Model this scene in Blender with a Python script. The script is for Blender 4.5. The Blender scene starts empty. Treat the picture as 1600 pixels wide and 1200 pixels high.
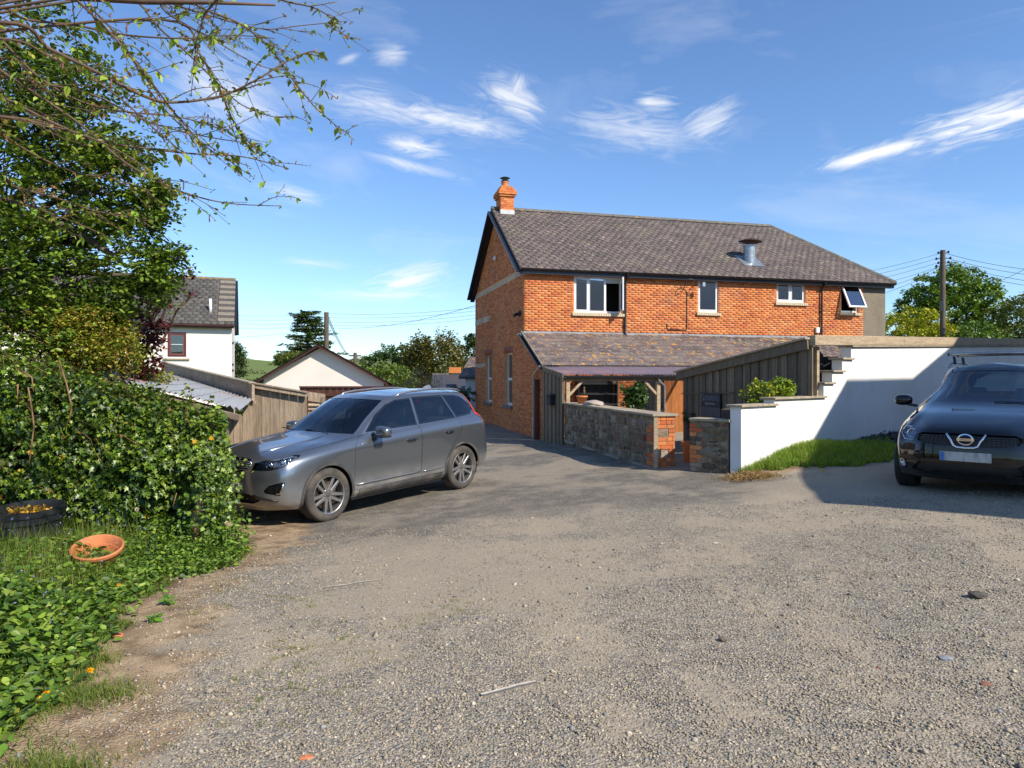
import bpy, bmesh, math, random
import numpy as np
from mathutils import Vector, Matrix

random.seed(7)
RNG = np.random.default_rng(7)
R = math.radians
SC = bpy.context.scene
COL = SC.collection
EYE = 1.6            # eye height above the ground under the camera
F = 1066.67          # focal length in photograph pixels

# ------------------------------------------------------------------ camera
cam_d = bpy.data.cameras.new("camera")
cam = bpy.data.objects.new("camera", cam_d)
COL.objects.link(cam)
cam.location = (0, 0, EYE)
cam.rotation_euler = (R(90), 0, 0)
cam_d.sensor_width = 36.0
cam_d.lens = 24.0
cam_d.shift_y = -10.0 / 1600.0
cam_d.clip_start = 0.05
cam_d.clip_end = 6000
SC.camera = cam

# ------------------------------------------------------------------ sun, sky, exposure
SUN_EL = R(39.0)
SUN_H = Vector((0.749, -0.662, 0)).normalized()
SUN = Vector((SUN_H.x * math.cos(SUN_EL), SUN_H.y * math.cos(SUN_EL), math.sin(SUN_EL)))
sl = bpy.data.lights.new("sun", 'SUN')
sl.energy = 5.0
sl.angle = R(0.53)
sl.color = (1.0, 0.92, 0.80)
so = bpy.data.objects.new("sun", sl)
COL.objects.link(so)
so.rotation_euler = SUN.to_track_quat('Z', 'Y').to_euler()
so.location = (20, -18, 25)

SC.view_settings.view_transform = 'Standard'
SC.view_settings.look = 'None'
SC.view_settings.exposure = 0.36
SC.view_settings.gamma = 1.0
SC.view_settings.use_curve_mapping = False
SC.cycles.max_bounces = 8
SC.cycles.transparent_max_bounces = 24
SC.cycles.caustics_reflective = False
SC.cycles.caustics_refractive = False
SC.cycles.sample_clamp_indirect = 6.0

world = bpy.data.worlds.new("World")
SC.world = world
world.use_nodes = True
wn = world.node_tree
wn.nodes.clear()
def wnode(t, **k):
    n = wn.nodes.new(t)
    for a, b in k.items(): setattr(n, a, b)
    return n
def wm(op, a, b=None, c=None, clamp=False):
    n = wnode('ShaderNodeMath', operation=op, use_clamp=clamp)
    for i, v in enumerate((a, b, c)):
        if v is None: continue
        if isinstance(v, (int, float)): n.inputs[i].default_value = v
        else: wn.links.new(v, n.inputs[i])
    return n.outputs[0]
wout = wnode('ShaderNodeOutputWorld')
wbg = wnode('ShaderNodeBackground'); wbg.inputs[1].default_value = 0.112
wn.links.new(wbg.outputs[0], wout.inputs[0])
sky = wnode('ShaderNodeTexSky', sky_type='NISHITA')
sky.sun_disc = False
sky.sun_elevation = SUN_EL
sky.sun_rotation = math.atan2(SUN_H.x, SUN_H.y)
sky.air_density = 1.0; sky.dust_density = 0.15; sky.ozone_density = 1.6
grade = wnode('ShaderNodeMixRGB', blend_type='MULTIPLY'); grade.inputs[0].default_value = 1.0
wn.links.new(sky.outputs[0], grade.inputs[1]); grade.inputs[2].default_value = (.88, 1.09, 1.36, 1)
tc = wnode('ShaderNodeTexCoord')
sep = wnode('ShaderNodeSeparateXYZ'); wn.links.new(tc.outputs['Generated'], sep.inputs[0])
AZ = wm('ARCTAN2', sep.outputs[0], sep.outputs[1])
EL = wm('ARCSINE', sep.outputs[2])
def p2ae(px, py):
    az = math.atan((px - 800) / F)
    return az, math.atan((590 - py) / F * math.cos(az))
def cloud(p0, p1, hw, strength, seed, grain=1.0, soft=1.0):
    a0, e0 = p2ae(*p0); a1, e1 = p2ae(*p1)
    ca, ce = (a0 + a1) / 2, (e0 + e1) / 2
    L = max(math.hypot(a1 - a0, e1 - e0) / 2, 0.01); th = math.atan2(e1 - e0, a1 - a0)
    W = hw / F * 1.35
    da = wm('SUBTRACT', AZ, ca); de = wm('SUBTRACT', EL, ce)
    u = wm('ADD', wm('MULTIPLY', da, math.cos(th)), wm('MULTIPLY', de, math.sin(th)))
    v = wm('SUBTRACT', wm('MULTIPLY', de, math.cos(th)), wm('MULTIPLY', da, math.sin(th)))
    cmb = wnode('ShaderNodeCombineXYZ')
    wn.links.new(wm('MULTIPLY', u, 13.0 * grain), cmb.inputs[0]); wn.links.new(wm('MULTIPLY', v, 62.0 * grain), cmb.inputs[1])
    cmb.inputs[2].default_value = seed * 3.7
    nz = wnode('ShaderNodeTexNoise'); nz.inputs['Scale'].default_value = 1.0; nz.inputs['Detail'].default_value = 7
    nz.inputs['Roughness'].default_value = 0.62; nz.inputs['Distortion'].default_value = 1.6
    wn.links.new(cmb.outputs[0], nz.inputs['Vector'])
    g = wm('EXPONENT', wm('MULTIPLY', wm('ADD', wm('POWER', wm('ABSOLUTE', wm('DIVIDE', u, L)), 2.6),
                                            wm('POWER', wm('ABSOLUTE', wm('DIVIDE', v, W)), 1.6)), -1.0))
    t = wm('SUBTRACT', wm('ADD', wm('MULTIPLY', g, 0.42), nz.outputs[0]), 0.62)
    t = wm('MULTIPLY', t, 2.7 * soft, clamp=True)
    return wm('MULTIPLY', wm('MULTIPLY', t, g), strength * 1.25)
CL = [((490, 140), (850, 212), 17, .62, 1), ((500, 150), (640, 168), 26, .35, 2), ((745, 128), (860, 180), 22, .62, 3), ((800, 165), (815, 112), 13, .6, 4),
      ((870, 185), (1110, 218), 26, .42, 5), ((990, 158), (1060, 160), 11, .7, 6), ((1060, 215), (1160, 165), 22, .55, 7),
      ((1268, 266), (1480, 208), 9, .95, 8), ((1400, 228), (1700, 140), 20, 1.0, 9), ((600, 222), (700, 238), 13, .7, 10), ((560, 236), (730, 280), 8, .45, 11),
      ((580, 88), (642, 84), 15, .45, 12), ((525, 100), (562, 84), 5, .4, 13), ((560, 455), (720, 418), 20, .75, 14), ((470, 460), (700, 462), 9, .45, 15),
      ((250, 90), (450, 190), 45, .5, 16), ((390, 285), (520, 315), 11, .35, 17), ((430, 405), (560, 418), 6, .3, 18)]
acc = None
for c in CL:
    m = cloud(*c)
    acc = m if acc is None else wm('MAXIMUM', acc, m)
# faint cirrus over the rest of the sky
cm2 = wnode('ShaderNodeCombineXYZ')
wn.links.new(wm('MULTIPLY', AZ, 2.2), cm2.inputs[0]); wn.links.new(wm('MULTIPLY', wm('ADD', EL, wm('MULTIPLY', AZ, 0.12)), 9.0), cm2.inputs[1])
nz2 = wnode('ShaderNodeTexNoise'); nz2.inputs['Scale'].default_value = 1.3; nz2.inputs['Detail'].default_value = 8; nz2.inputs['Roughness'].default_value = .6
nz2.inputs['Distortion'].default_value = .8
wn.links.new(cm2.outputs[0], nz2.inputs['Vector'])
gen = wm('MULTIPLY', wm('MULTIPLY', wm('SUBTRACT', nz2.outputs[0], 0.52), 2.4, clamp=True), 0.35)
acc = wm('MAXIMUM', acc, gen)
cmix = wnode('ShaderNodeMixRGB'); wn.links.new(acc, cmix.inputs[0]); wn.links.new(grade.outputs[0], cmix.inputs[1])
cmix.inputs[2].default_value = (7.4, 7.5, 7.6, 1)
wn.links.new(cmix.outputs[0], wbg.inputs[0])

# ------------------------------------------------------------------ mesh helpers
WM = {}   # world matrices of the roots, by name
def reg(o, m): WM[o.name] = m
def wmat(o): return WM.get(o.name, Matrix.Identity(4))

def thing(name, label, cat, loc=(0, 0, 0), rz=0.0, group=None, rot=None):
    o = bpy.data.objects.new(name, None)
    o.empty_display_size = 0.2
    COL.objects.link(o)
    o.location = loc
    o.rotation_euler = rot if rot else (0, 0, rz)
    o['label'] = label; o['category'] = cat
    if group: o['group'] = group
    reg(o, Matrix.Translation(Vector(loc)) @ (Matrix.Rotation(rz, 4, 'Z') if not rot else o.rotation_euler.to_matrix().to_4x4()))
    return o
def tag(o, label=None, cat=None, group=None, kind=None):
    if label: o['label'] = label
    if cat: o['category'] = cat
    if group: o['group'] = group
    if kind: o['kind'] = kind
    return o
def link(name, me, mats, parent=None, world=False):
    o = bpy.data.objects.new(name, me)
    COL.objects.link(o)
    if mats is not None:
        for m in (mats if isinstance(mats, (list, tuple)) else [mats]): me.materials.append(m)
    if parent is not None:
        o.parent = parent
        if world:
            o.matrix_parent_inverse = wmat(parent).inverted(); reg(o, Matrix.Identity(4))
        else:
            reg(o, wmat(parent).copy())
    return o
def np_mesh(name, V, Fa, col=None, smooth=False):
    V = np.asarray(V, np.float32); Fa = np.asarray(Fa, np.int32)
    me = bpy.data.meshes.new(name)
    n, k = Fa.shape
    me.vertices.add(len(V)); me.vertices.foreach_set('co', V.ravel())
    me.loops.add(n * k); me.loops.foreach_set('vertex_index', Fa.ravel())
    me.polygons.add(n)
    me.polygons.foreach_set('loop_start', np.arange(0, n * k, k, dtype=np.int32))
    me.polygons.foreach_set('loop_total', np.full(n, k, np.int32))
    if smooth: me.polygons.foreach_set('use_smooth', np.ones(n, bool))
    if col is not None:
        ca = me.color_attributes.new('Col', 'FLOAT_COLOR', 'POINT')
        c4 = np.ones((len(V), 4), np.float32); c4[:, :3] = col
        ca.data.foreach_set('color', c4.ravel())
    me.update(calc_edges=True)
    return me

class MB:
    def __init__(s): s.v = []; s.f = []; s.c = []; s.mi = []; s.col = (1, 1, 1); s.m = 0
    def add(s, vs, fs, col=None):
        n = len(s.v); c = col or s.col
        s.v += [tuple(v) for v in vs]; s.c += [c] * len(vs)
        for f in fs: s.f.append(tuple(i + n for i in f)); s.mi.append(s.m)
        return s
    def box(s, x0, x1, y0, y1, z0, z1, col=None):
        return s.add([(x0, y0, z0), (x1, y0, z0), (x1, y1, z0), (x0, y1, z0), (x0, y0, z1), (x1, y0, z1), (x1, y1, z1), (x0, y1, z1)],
                     [(0, 3, 2, 1), (4, 5, 6, 7), (0, 1, 5, 4), (1, 2, 6, 5), (2, 3, 7, 6), (3, 0, 4, 7)], col)
    def obox(s, o, a, b, c, col=None):     # corner o and three edge vectors
        o, a, b, c = Vector(o), Vector(a), Vector(b), Vector(c)
        vs = [o, o + a, o + a + b, o + b, o + c, o + a + c, o + a + b + c, o + b + c]
        fs = [(0, 3, 2, 1), (4, 5, 6, 7), (0, 1, 5, 4), (1, 2, 6, 5), (2, 3, 7, 6), (3, 0, 4, 7)]
        if a.cross(b).dot(c) < 0: fs = [f[::-1] for f in fs]
        return s.add(vs, fs, col)
    def bar(s, p, q, w, h, up=(0, 0, 1), col=None):   # rectangular bar from p to q
        p, q = Vector(p), Vector(q); d = q - p
        side = d.cross(Vector(up)).normalized(); u = side.cross(d).normalized()
        return s.obox(p - side * w / 2 - u * h / 2, d, side * w, u * h, col)
    def prism(s, pts, ext, col=None):
        n = len(pts); pts = [Vector(p) for p in pts]; e = Vector(ext)
        nrm = Vector((0, 0, 0))
        for i in range(n): nrm += pts[i].cross(pts[(i + 1) % n])
        if nrm.dot(e) > 0: pts = pts[::-1]
        return s.add(pts + [p + e for p in pts], [tuple(range(n)), tuple(range(2 * n - 1, n - 1, -1))] +
                     [(i, i + n, (i + 1) % n + n, (i + 1) % n) for i in range(n)], col)
    def tube(s, pts, r, n=8, col=None, caps=True):
        pts = [Vector(p) for p in pts]; rs = r if isinstance(r, (list, tuple)) else [r] * len(pts)
        vs = []; fs = []
        t0 = (pts[1] - pts[0]).normalized()
        ref = t0.orthogonal().normalized()
        for i, p in enumerate(pts):
            t = (pts[min(i + 1, len(pts) - 1)] - pts[max(i - 1, 0)])
            t = t.normalized() if t.length > 1e-9 else t0
            ref = (ref - t * ref.dot(t)); ref = ref.normalized() if ref.length > 1e-6 else t.orthogonal().normalized()
            b = t.cross(ref)
            for k in range(n):
                a = 2 * math.pi * k / n
                vs.append(p + (ref * math.cos(a) + b * math.sin(a)) * rs[i])
        for i in range(len(pts) - 1):
            for k in range(n):
                k2 = (k + 1) % n
                fs.append((i * n + k, i * n + k2, (i + 1) * n + k2, (i + 1) * n + k))
        if caps:
            fs.append(tuple(range(n - 1, -1, -1))); fs.append(tuple((len(pts) - 1) * n + k for k in range(n)))
        return s.add(vs, fs, col)
    def lathe(s, prof, n=24, M=None, col=None, arc=None):    # prof: (r, z), axis z
        M = M or Matrix.Identity(4); vs = []; fs = []
        for r, z in prof:
            for k in range(n):
                a = 2 * math.pi * k / n
                vs.append(M @ Vector((r * math.cos(a), r * math.sin(a), z)))
        for i in range(len(prof) - 1):
            for k in range(n):
                k2 = (k + 1) % n
                fs.append((i * n + k, i * n + k2, (i + 1) * n + k2, (i + 1) * n + k))
        return s.add(vs, fs, col)
    def build(s, name, mat, parent=None, smooth=False, world=False, bevel=0, angle=None):
        me = bpy.data.meshes.new(name)
        me.from_pydata([tuple(v) for v in s.v], [], s.f)
        if any(c != (1, 1, 1) for c in s.c):
            ca = me.color_attributes.new('Col', 'FLOAT_COLOR', 'POINT')
            c4 = np.ones((len(s.v), 4), np.float32); c4[:, :3] = np.array(s.c, np.float32)
            ca.data.foreach_set('color', c4.ravel())
        if s.m or any(s.mi): me.polygons.foreach_set('material_index', s.mi)
        me.update()
        if smooth:
            me.polygons.foreach_set('use_smooth', [True] * len(me.polygons))
            if angle: me.set_sharp_from_angle(angle=R(angle))
        o = link(name, me, mat, parent, world)
        if bevel:
            b = o.modifiers.new('bevel', 'BEVEL'); b.width = bevel; b.segments = 1; b.limit_method = 'ANGLE'
        return o

# ------------------------------------------------------------------ materials
def mat(name, col=(.5, .5, .5), rough=.7, metal=0.0, attr=False, rnd=None, n1=None, n2=None, stains=(), bump=None, coat=0, spec=.5, coords='pos', trans=0, stretch=None, objrnd=0, alpha=None):
    """n1/n2: (scale, amount) brightness noise; stains: list of (scale, lo, hi, colour, strength); bump: (scale, distance)"""
    m = bpy.data.materials.new(name); m.use_nodes = True
    nt = m.node_tree; nd = nt.nodes; ln = nt.links
    b = nd['Principled BSDF']; out = nd['Material Output']
    b.inputs['Roughness'].default_value = rough; b.inputs['Metallic'].default_value = metal
    b.inputs['Specular IOR Level'].default_value = spec
    b.inputs['Coat Weight'].default_value = coat; b.inputs['Coat Roughness'].default_value = .04
    if coords == 'pos':
        g = nd.new('ShaderNodeNewGeometry'); P = g.outputs['Position']
    else:
        g = nd.new('ShaderNodeTexCoord'); P = g.outputs['Object']
    if stretch:
        mp = nd.new('ShaderNodeVectorMath'); mp.operation = 'MULTIPLY'; ln.new(P, mp.inputs[0]); mp.inputs[1].default_value = stretch; P = mp.outputs[0]
    rgb = nd.new('ShaderNodeRGB'); rgb.outputs[0].default_value = (*col, 1); c = rgb.outputs[0]
    def mul(c, fac_socket):
        x = nd.new('ShaderNodeVectorMath'); x.operation = 'SCALE'; ln.new(c, x.inputs[0]); ln.new(fac_socket, x.inputs['Scale']); return x.outputs[0]
    if attr:
        a = nd.new('ShaderNodeAttribute'); a.attribute_name = 'Col'
        x = nd.new('ShaderNodeVectorMath'); x.operation = 'MULTIPLY'; ln.new(c, x.inputs[0]); ln.new(a.outputs['Color'], x.inputs[1]); c = x.outputs[0]
    if rnd:   # palette by object random
        oi = nd.new('ShaderNodeObjectInfo'); r = nd.new('ShaderNodeValToRGB'); r.color_ramp.interpolation = 'CONSTANT'
        for i, pc in enumerate(rnd):
            if i < 2: e = r.color_ramp.elements[i]; e.position = i / len(rnd)
            else: e = r.color_ramp.elements.new(i / len(rnd))
            e.color = (*pc, 1)
        ln.new(oi.outputs['Random'], r.inputs[0]); c = r.outputs[0]
    if objrnd:
        oi = nd.new('ShaderNodeObjectInfo'); mr = nd.new('ShaderNodeMapRange'); ln.new(oi.outputs['Random'], mr.inputs[0])
        mr.inputs[3].default_value = 1 - objrnd; mr.inputs[4].default_value = 1 + objrnd; c = mul(c, mr.outputs[0])
    for nn in (n1, n2):
        if nn:
            z = nd.new('ShaderNodeTexNoise'); z.inputs['Scale'].default_value = nn[0]; z.inputs['Detail'].default_value = 5; ln.new(P, z.inputs['Vector'])
            mr = nd.new('ShaderNodeMapRange'); ln.new(z.outputs[0], mr.inputs[0]); mr.inputs[1].default_value = .25; mr.inputs[2].default_value = .75
            mr.inputs[3].default_value = 1 - nn[1]; mr.inputs[4].default_value = 1 + nn[1]; c = mul(c, mr.outputs[0])
    for i, (sc, lo, hi, sc_col, st) in enumerate(stains):
        z = nd.new('ShaderNodeTexNoise'); z.inputs['Scale'].default_value = sc; z.inputs['Detail'].default_value = 6; z.inputs['Roughness'].default_value = .6
        off = nd.new('ShaderNodeVectorMath'); off.operation = 'ADD'; ln.new(P, off.inputs[0]); off.inputs[1].default_value = (7.3 * i + 3, 1.7 * i, 5.1 * i); ln.new(off.outputs[0], z.inputs['Vector'])
        mr = nd.new('ShaderNodeMapRange'); ln.new(z.outputs[0], mr.inputs[0]); mr.inputs[1].default_value = lo; mr.inputs[2].default_value = hi
        mr.inputs[3].default_value = 0; mr.inputs[4].default_value = st
        x = nd.new('ShaderNodeMixRGB'); ln.new(mr.outputs[0], x.inputs[0]); ln.new(c, x.inputs[1]); x.inputs[2].default_value = (*sc_col, 1); c = x.outputs[0]
    ln.new(c, b.inputs['Base Color'])
    if bump:
        z = nd.new('ShaderNodeTexNoise'); z.inputs['Scale'].default_value = bump[0]; z.inputs['Detail'].default_value = 6; z.inputs['Roughness'].default_value = .6; ln.new(P, z.inputs['Vector'])
        bp = nd.new('ShaderNodeBump'); bp.inputs['Distance'].default_value = bump[1]; bp.inputs['Strength'].default_value = 1.0
        ln.new(z.outputs[0], bp.inputs['Height']); ln.new(bp.outputs[0], b.inputs['Normal'])
    if trans:
        t = nd.new('ShaderNodeBsdfTranslucent'); x = nd.new('ShaderNodeVectorMath'); x.operation = 'MULTIPLY'; ln.new(c, x.inputs[0]); x.inputs[1].default_value = (1.25, 1.35, .6)
        ln.new(x.outputs[0], t.inputs[0]); ms = nd.new('ShaderNodeMixShader'); ms.inputs[0].default_value = trans
        ln.new(b.outputs[0], ms.inputs[1]); ln.new(t.outputs[0], ms.inputs[2]); ln.new(ms.outputs[0], out.inputs[0])
    m.diffuse_color = (*col, 1)
    return m

def glass(name, tint, refl=1.0, rough=.01, base=.02):
    m = bpy.data.materials.new(name); m.use_nodes = True
    nt = m.node_tree; nd = nt.nodes; ln = nt.links; nd.remove(nd['Principled BSDF']); out = nd['Material Output']
    t = nd.new('ShaderNodeBsdfTransparent'); t.inputs[0].default_value = (*tint, 1)
    g = nd.new('ShaderNodeBsdfGlossy'); g.inputs[0].default_value = (.95, .97, 1, 1); g.inputs[1].default_value = rough
    fr = nd.new('ShaderNodeFresnel'); fr.inputs[0].default_value = 1.5
    mu = nd.new('ShaderNodeMath'); mu.operation = 'MULTIPLY_ADD'; mu.use_clamp = True; ln.new(fr.outputs[0], mu.inputs[0]); mu.inputs[1].default_value = 1.5 * refl; mu.inputs[2].default_value = base
    ms = nd.new('ShaderNodeMixShader'); ln.new(mu.outputs[0], ms.inputs[0]); ln.new(t.outputs[0], ms.inputs[1]); ln.new(g.outputs[0], ms.inputs[2]); ln.new(ms.outputs[0], out.inputs[0])
    return m

BRICK_PAL = [(.62, .19, .048), (.56, .155, .042), (.64, .215, .06), (.50, .125, .036), (.66, .25, .08), (.60, .175, .045), (.61, .20, .055), (.46, .12, .04)]
MT = {}
MT['brick'] = mat('brick_clay', (1, 1, 1), .85, attr=True, n1=(1.3, .12), n2=(60, .15), stains=[(1.1, .55, .75, (.26, .13, .08), .5), (.55, .55, .72, (.62, .30, .14), .5), (14, .66, .74, (.55, .42, .3), .5)], bump=(70, .003))
MT['brick1'] = mat('brick_clay_single', rough=.85, rnd=BRICK_PAL, n1=(9, .16), n2=(60, .2), stains=[(1.1, .58, .75, (.20, .12, .08), .45), (14, .66, .74, (.55, .42, .3), .5)], bump=(70, .004))
MT['mortar'] = mat('mortar', (.66, .37, .20), .95, n1=(8, .2), n2=(80, .2), bump=(90, .004))
MT['cream_brick'] = mat('cream_brick', (.42, .36, .27), .85, n1=(12, .25), n2=(60, .2), bump=(70, .004))
MT['render_grey'] = mat('roughcast', (.22, .185, .135), .95, n1=(3, .15), n2=(45, .35), bump=(50, .012))
SL = (1, 1, 1)
MT['slate'] = mat('slate', SL, .75, attr=True, n1=(1.6, .3), n2=(40, .2), stains=[(1.3, .50, .66, (.055, .045, .04), .7), (1.1, .52, .70, (.15, .13, .085), .45), (9, .57, .66, (.34, .31, .20), .6), (22, .62, .68, (.55, .5, .36), .7), (5, .66, .70, (.40, .24, .06), .6)], bump=(60, .003))
MT['slate_lichen'] = mat('slate_lichened', SL, .8, attr=True, n1=(7, .22), n2=(40, .2), stains=[(2.2, .5, .7, (.20, .17, .13), .7), (9, .58, .66, (.38, .34, .25), .6), (5.3, .58, .64, (.50, .25, .04), .85), (24, .64, .7, (.5, .45, .33), .6)], bump=(60, .003))
MT['slate1'] = mat('slate_single', rough=.8, rnd=[(.11, .085, .08), (.135, .105, .095), (.09, .07, .07), (.15, .12, .11), (.12, .09, .09)], n1=(7, .22), n2=(40, .2), stains=[(2.2, .5, .7, (.20, .17, .13), .7), (9, .58, .66, (.38, .34, .25), .6), (5.3, .58, .64, (.50, .25, .04), .85), (24, .64, .7, (.5, .45, .33), .6)], bump=(60, .003))
MT['ridge'] = mat('ridge_tile', (.13, .12, .10), .85, n1=(6, .3), stains=[(5, .58, .66, (.45, .25, .05), .6)], bump=(40, .006))
MT['barge'] = mat('bargeboard_paint', (.012, .018, .028), .35, n1=(5, .2))
MT['black_plastic'] = mat('black_gutter', (.010, .010, .012), .35, n1=(6, .3))
MT['upvc'] = mat('white_frame', (.78, .78, .77), .3, n1=(4, .05))
MT['pane'] = glass('window_glass', (.55, .6, .62), 1.3)
MT['pane_sky'] = glass('window_glass_clear', (.62, .68, .72), 1.4, base=.16)
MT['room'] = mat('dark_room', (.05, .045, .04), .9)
MT['curtain'] = mat('curtain', (.55, .53, .48), .9, n1=(20, .15), trans=.2)
MT['blind'] = mat('roller_blind', (.72, .78, .82), .9, trans=.3)
MT['blind'].node_tree.nodes['Principled BSDF'].inputs['Base Color'].default_value = (.5, .56, .6, 1)
MT['sill'] = mat('sill_brick', (.55, .47, .32), .8, n1=(25, .3), bump=(50, .004))
MT['lead'] = mat('lead_flashing', (.30, .31, .32), .5, metal=.3, n1=(9, .2), bump=(20, .006))
MT['galv'] = mat('galvanised_steel', (.36, .40, .42), .4, metal=.7, n1=(12, .3), n2=(40, .15))
MT['rust'] = mat('rusty_steel', (.09, .045, .03), .7, metal=.3, n1=(15, .4))
MT['beige_pipe'] = mat('beige_pipe', (.42, .36, .27), .5, n1=(5, .15))
MT['terracotta'] = mat('terracotta', (.52, .17, .06), .75, n1=(14, .18), n2=(60, .1), stains=[(12, .58, .7, (.6, .4, .28), .4)], bump=(60, .003), coords='obj')
WOODV = (9, 9, .8)
MT['wood_dark'] = mat('weathered_boards_dark', (.18, .135, .088), .85, n1=(3, .35), n2=(14, .3), stretch=WOODV, objrnd=.35, stains=[(1.2, .5, .75, (.06, .055, .035), .6)], bump=(10, .006))
MT['wood_grey'] = mat('weathered_boards_pale', (.36, .275, .19), .85, n1=(2.5, .3), n2=(12, .3), stretch=WOODV, objrnd=.22, stains=[(1.0, .52, .72, (.15, .10, .07), .6)], bump=(10, .006))
MT['wood_beam'] = mat('weathered_timber_beam', (.40, .31, .20), .85, n1=(2, .2), n2=(10, .35), stretch=(1.2, 1.2, 12), stains=[(1.6, .5, .7, (.2, .16, .1), .6)], bump=(8, .006))
MT['wood_brown'] = mat('brown_stained_boards', (.085, .028, .014), .6, n1=(3, .35), n2=(12, .3), stretch=WOODV, objrnd=.25, bump=(10, .005))
MT['wood_orange'] = mat('varnished_timber', (.36, .125, .028), .5, n1=(2, .35), n2=(9, .3), stretch=WOODV, objrnd=.2, bump=(10, .003))
MT['coping'] = mat('stone_coping', (.34, .285, .20), .9, n1=(6, .25), n2=(40, .2), objrnd=.12, stains=[(9, .56, .68, (.16, .14, .10), .7)], bump=(40, .006))
MT['stone'] = mat('rubble_stone', rough=.9, rnd=[(.16, .11, .07), (.22, .16, .10), (.11, .08, .055), (.27, .20, .13), (.20, .11, .07), (.20, .165, .12), (.17, .13, .07), (.32, .25, .18)], n1=(7, .35), n2=(40, .3), stains=[(11, .6, .68, (.42, .40, .35), .8), (2.2, .56, .66, (.045, .045, .025), .7), (5, .66, .72, (.22, .16, .04), .6)], bump=(26, .02))
MT['stone_mortar'] = mat('rubble_mortar', (.26, .20, .13), .95, n1=(6, .4), n2=(40, .3), stains=[(8, .6, .7, (.35, .32, .27), .6)], bump=(30, .015))
MT['white_wall'] = mat('white_render', (.80, .79, .77), .85, n1=(1.2, .035), n2=(25, .03), bump=(30, .004), stains=[(.9, .48, .75, (.62, .60, .53), .65), (3.1, .60, .72, (.50, .50, .42), .4), (.35, .5, .7, (.70, .66, .58), .5)])
MT['cream_wall'] = mat('cream_render', (.78, .72, .64), .9, n1=(1, .05), bump=(25, .004))
MT['grey_tile'] = mat('grey_concrete_tile', (1, 1, 1), .85, attr=True, n1=(3, .2), n2=(30, .25), stains=[(4, .62, .7, (.32, .26, .17), .6), (16, .66, .72, (.5, .44, .32), .6)], bump=(40, .005))
MT['tile_orange'] = mat('lichened_ridge', (.17, .13, .07), .85, n1=(6, .3), stains=[(4, .5, .58, (.45, .2, .03), .8)], bump=(40, .008))
MT['maroon'] = mat('maroon_trim', (.085, .022, .018), .45, n1=(4, .2))
MT['metal_sheet'] = mat('corrugated_sheet', (.34, .345, .34), .6, metal=.1, n1=(2, .15), n2=(18, .15), stains=[(1.4, .60, .68, (.42, .14, .09), .8)])
MT['black_matt'] = mat('black_matt', (.010, .011, .014), .7)
MT['shelf_grey'] = mat('painted_shelf', (.045, .05, .058), .6, objrnd=.2)
MT['paving'] = mat('paving_slab', (.36, .30, .24), .85, n1=(4, .15), n2=(30, .12), objrnd=.1, bump=(30, .004))
MT['pole'] = mat('creosoted_pole', (.11, .085, .06), .85, n1=(3, .3), stretch=(6, 6, .7), bump=(10, .01))
MT['wire'] = mat('wire', (.02, .02, .022), .6)
MT['bark'] = mat('bark', (.10, .085, .06), .9, n1=(6, .35), n2=(30, .25), bump=(18, .02))
MT['twig'] = mat('twig', (.105, .062, .038), .75, n1=(12, .35), stains=[(6, .5, .7, (.10, .08, .05), .6)])
def leafmat(name, tr=.22, rough=.45, spec=.4): return mat(name, (1.12, .98, .8), rough, attr=True, trans=tr, spec=spec)
MT['leaf'] = leafmat('leaf')
MT['ivy'] = leafmat('ivy_leaf', .12, .38, .45)
MT['grassblade'] = leafmat('grass_blade', .35, .5, .3)
MT['petal'] = leafmat('petal', .3, .6, .2)
# ------------------------------------------------------------------ ground heights
GP = np.array([(0, 0, 1.6), (3, 3, 1.56), (-3, 3, 1.62), (0, 6, 1.66), (5.3, 8.5, 1.42), (8.5, 9, 1.40), (8, 5, 1.42), (3.2, 9.5, 1.55), (3.9, 11.1, 1.56), (5.3, 12.2, 1.42), (7.4, 13.9, 1.29), (11, 16.8, 1.22),
               (3, 8, 1.58), (-2.45, 9.2, 1.935), (-.8, 11.45, 1.86), (2.5, 12.2, 1.63), (1.36, 18.1, 1.79), (.9, 19.9, 1.83), (-1.5, 27, 1.84), (-3.15, 7.8, 1.93), (-5, 7.5, 1.82),
               (-3, 5.2, 1.73), (-5, 5, 1.66), (-8, 8, 1.7), (-4, 12, 2.0), (-5, 20, 2.15), (-8, 28, 2.4), (-13, 34, 2.6), (-3, 40, 2.5), (8, 40, 1.5), (-20, 20, 1.9), (-12, 0, 1.5), (12, 0, 1.4),
               (0, -8, 1.5), (14, 12, 1.2), (20, 30, 1.0), (4, 20, 1.7), (10, 22, 1.5), (-30, 40, 3.0), (30, 10, 1.0), (1, 15, 1.75), (0, 10, 1.78)], float)
def _tps(r): 
    r2 = np.maximum(r * r, 1e-12); return r2 * np.log(r2) * .5
def _fit():
    X = GP[:, :2]; n = len(X)
    K = _tps(np.linalg.norm(X[:, None] - X[None], axis=2)) + np.eye(n) * 1.5
    Pm = np.c_[np.ones(n), X]
    A = np.block([[K, Pm], [Pm.T, np.zeros((3, 3))]])
    return np.linalg.solve(A, np.r_[EYE - GP[:, 2], 0, 0, 0])
_W = _fit()
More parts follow.
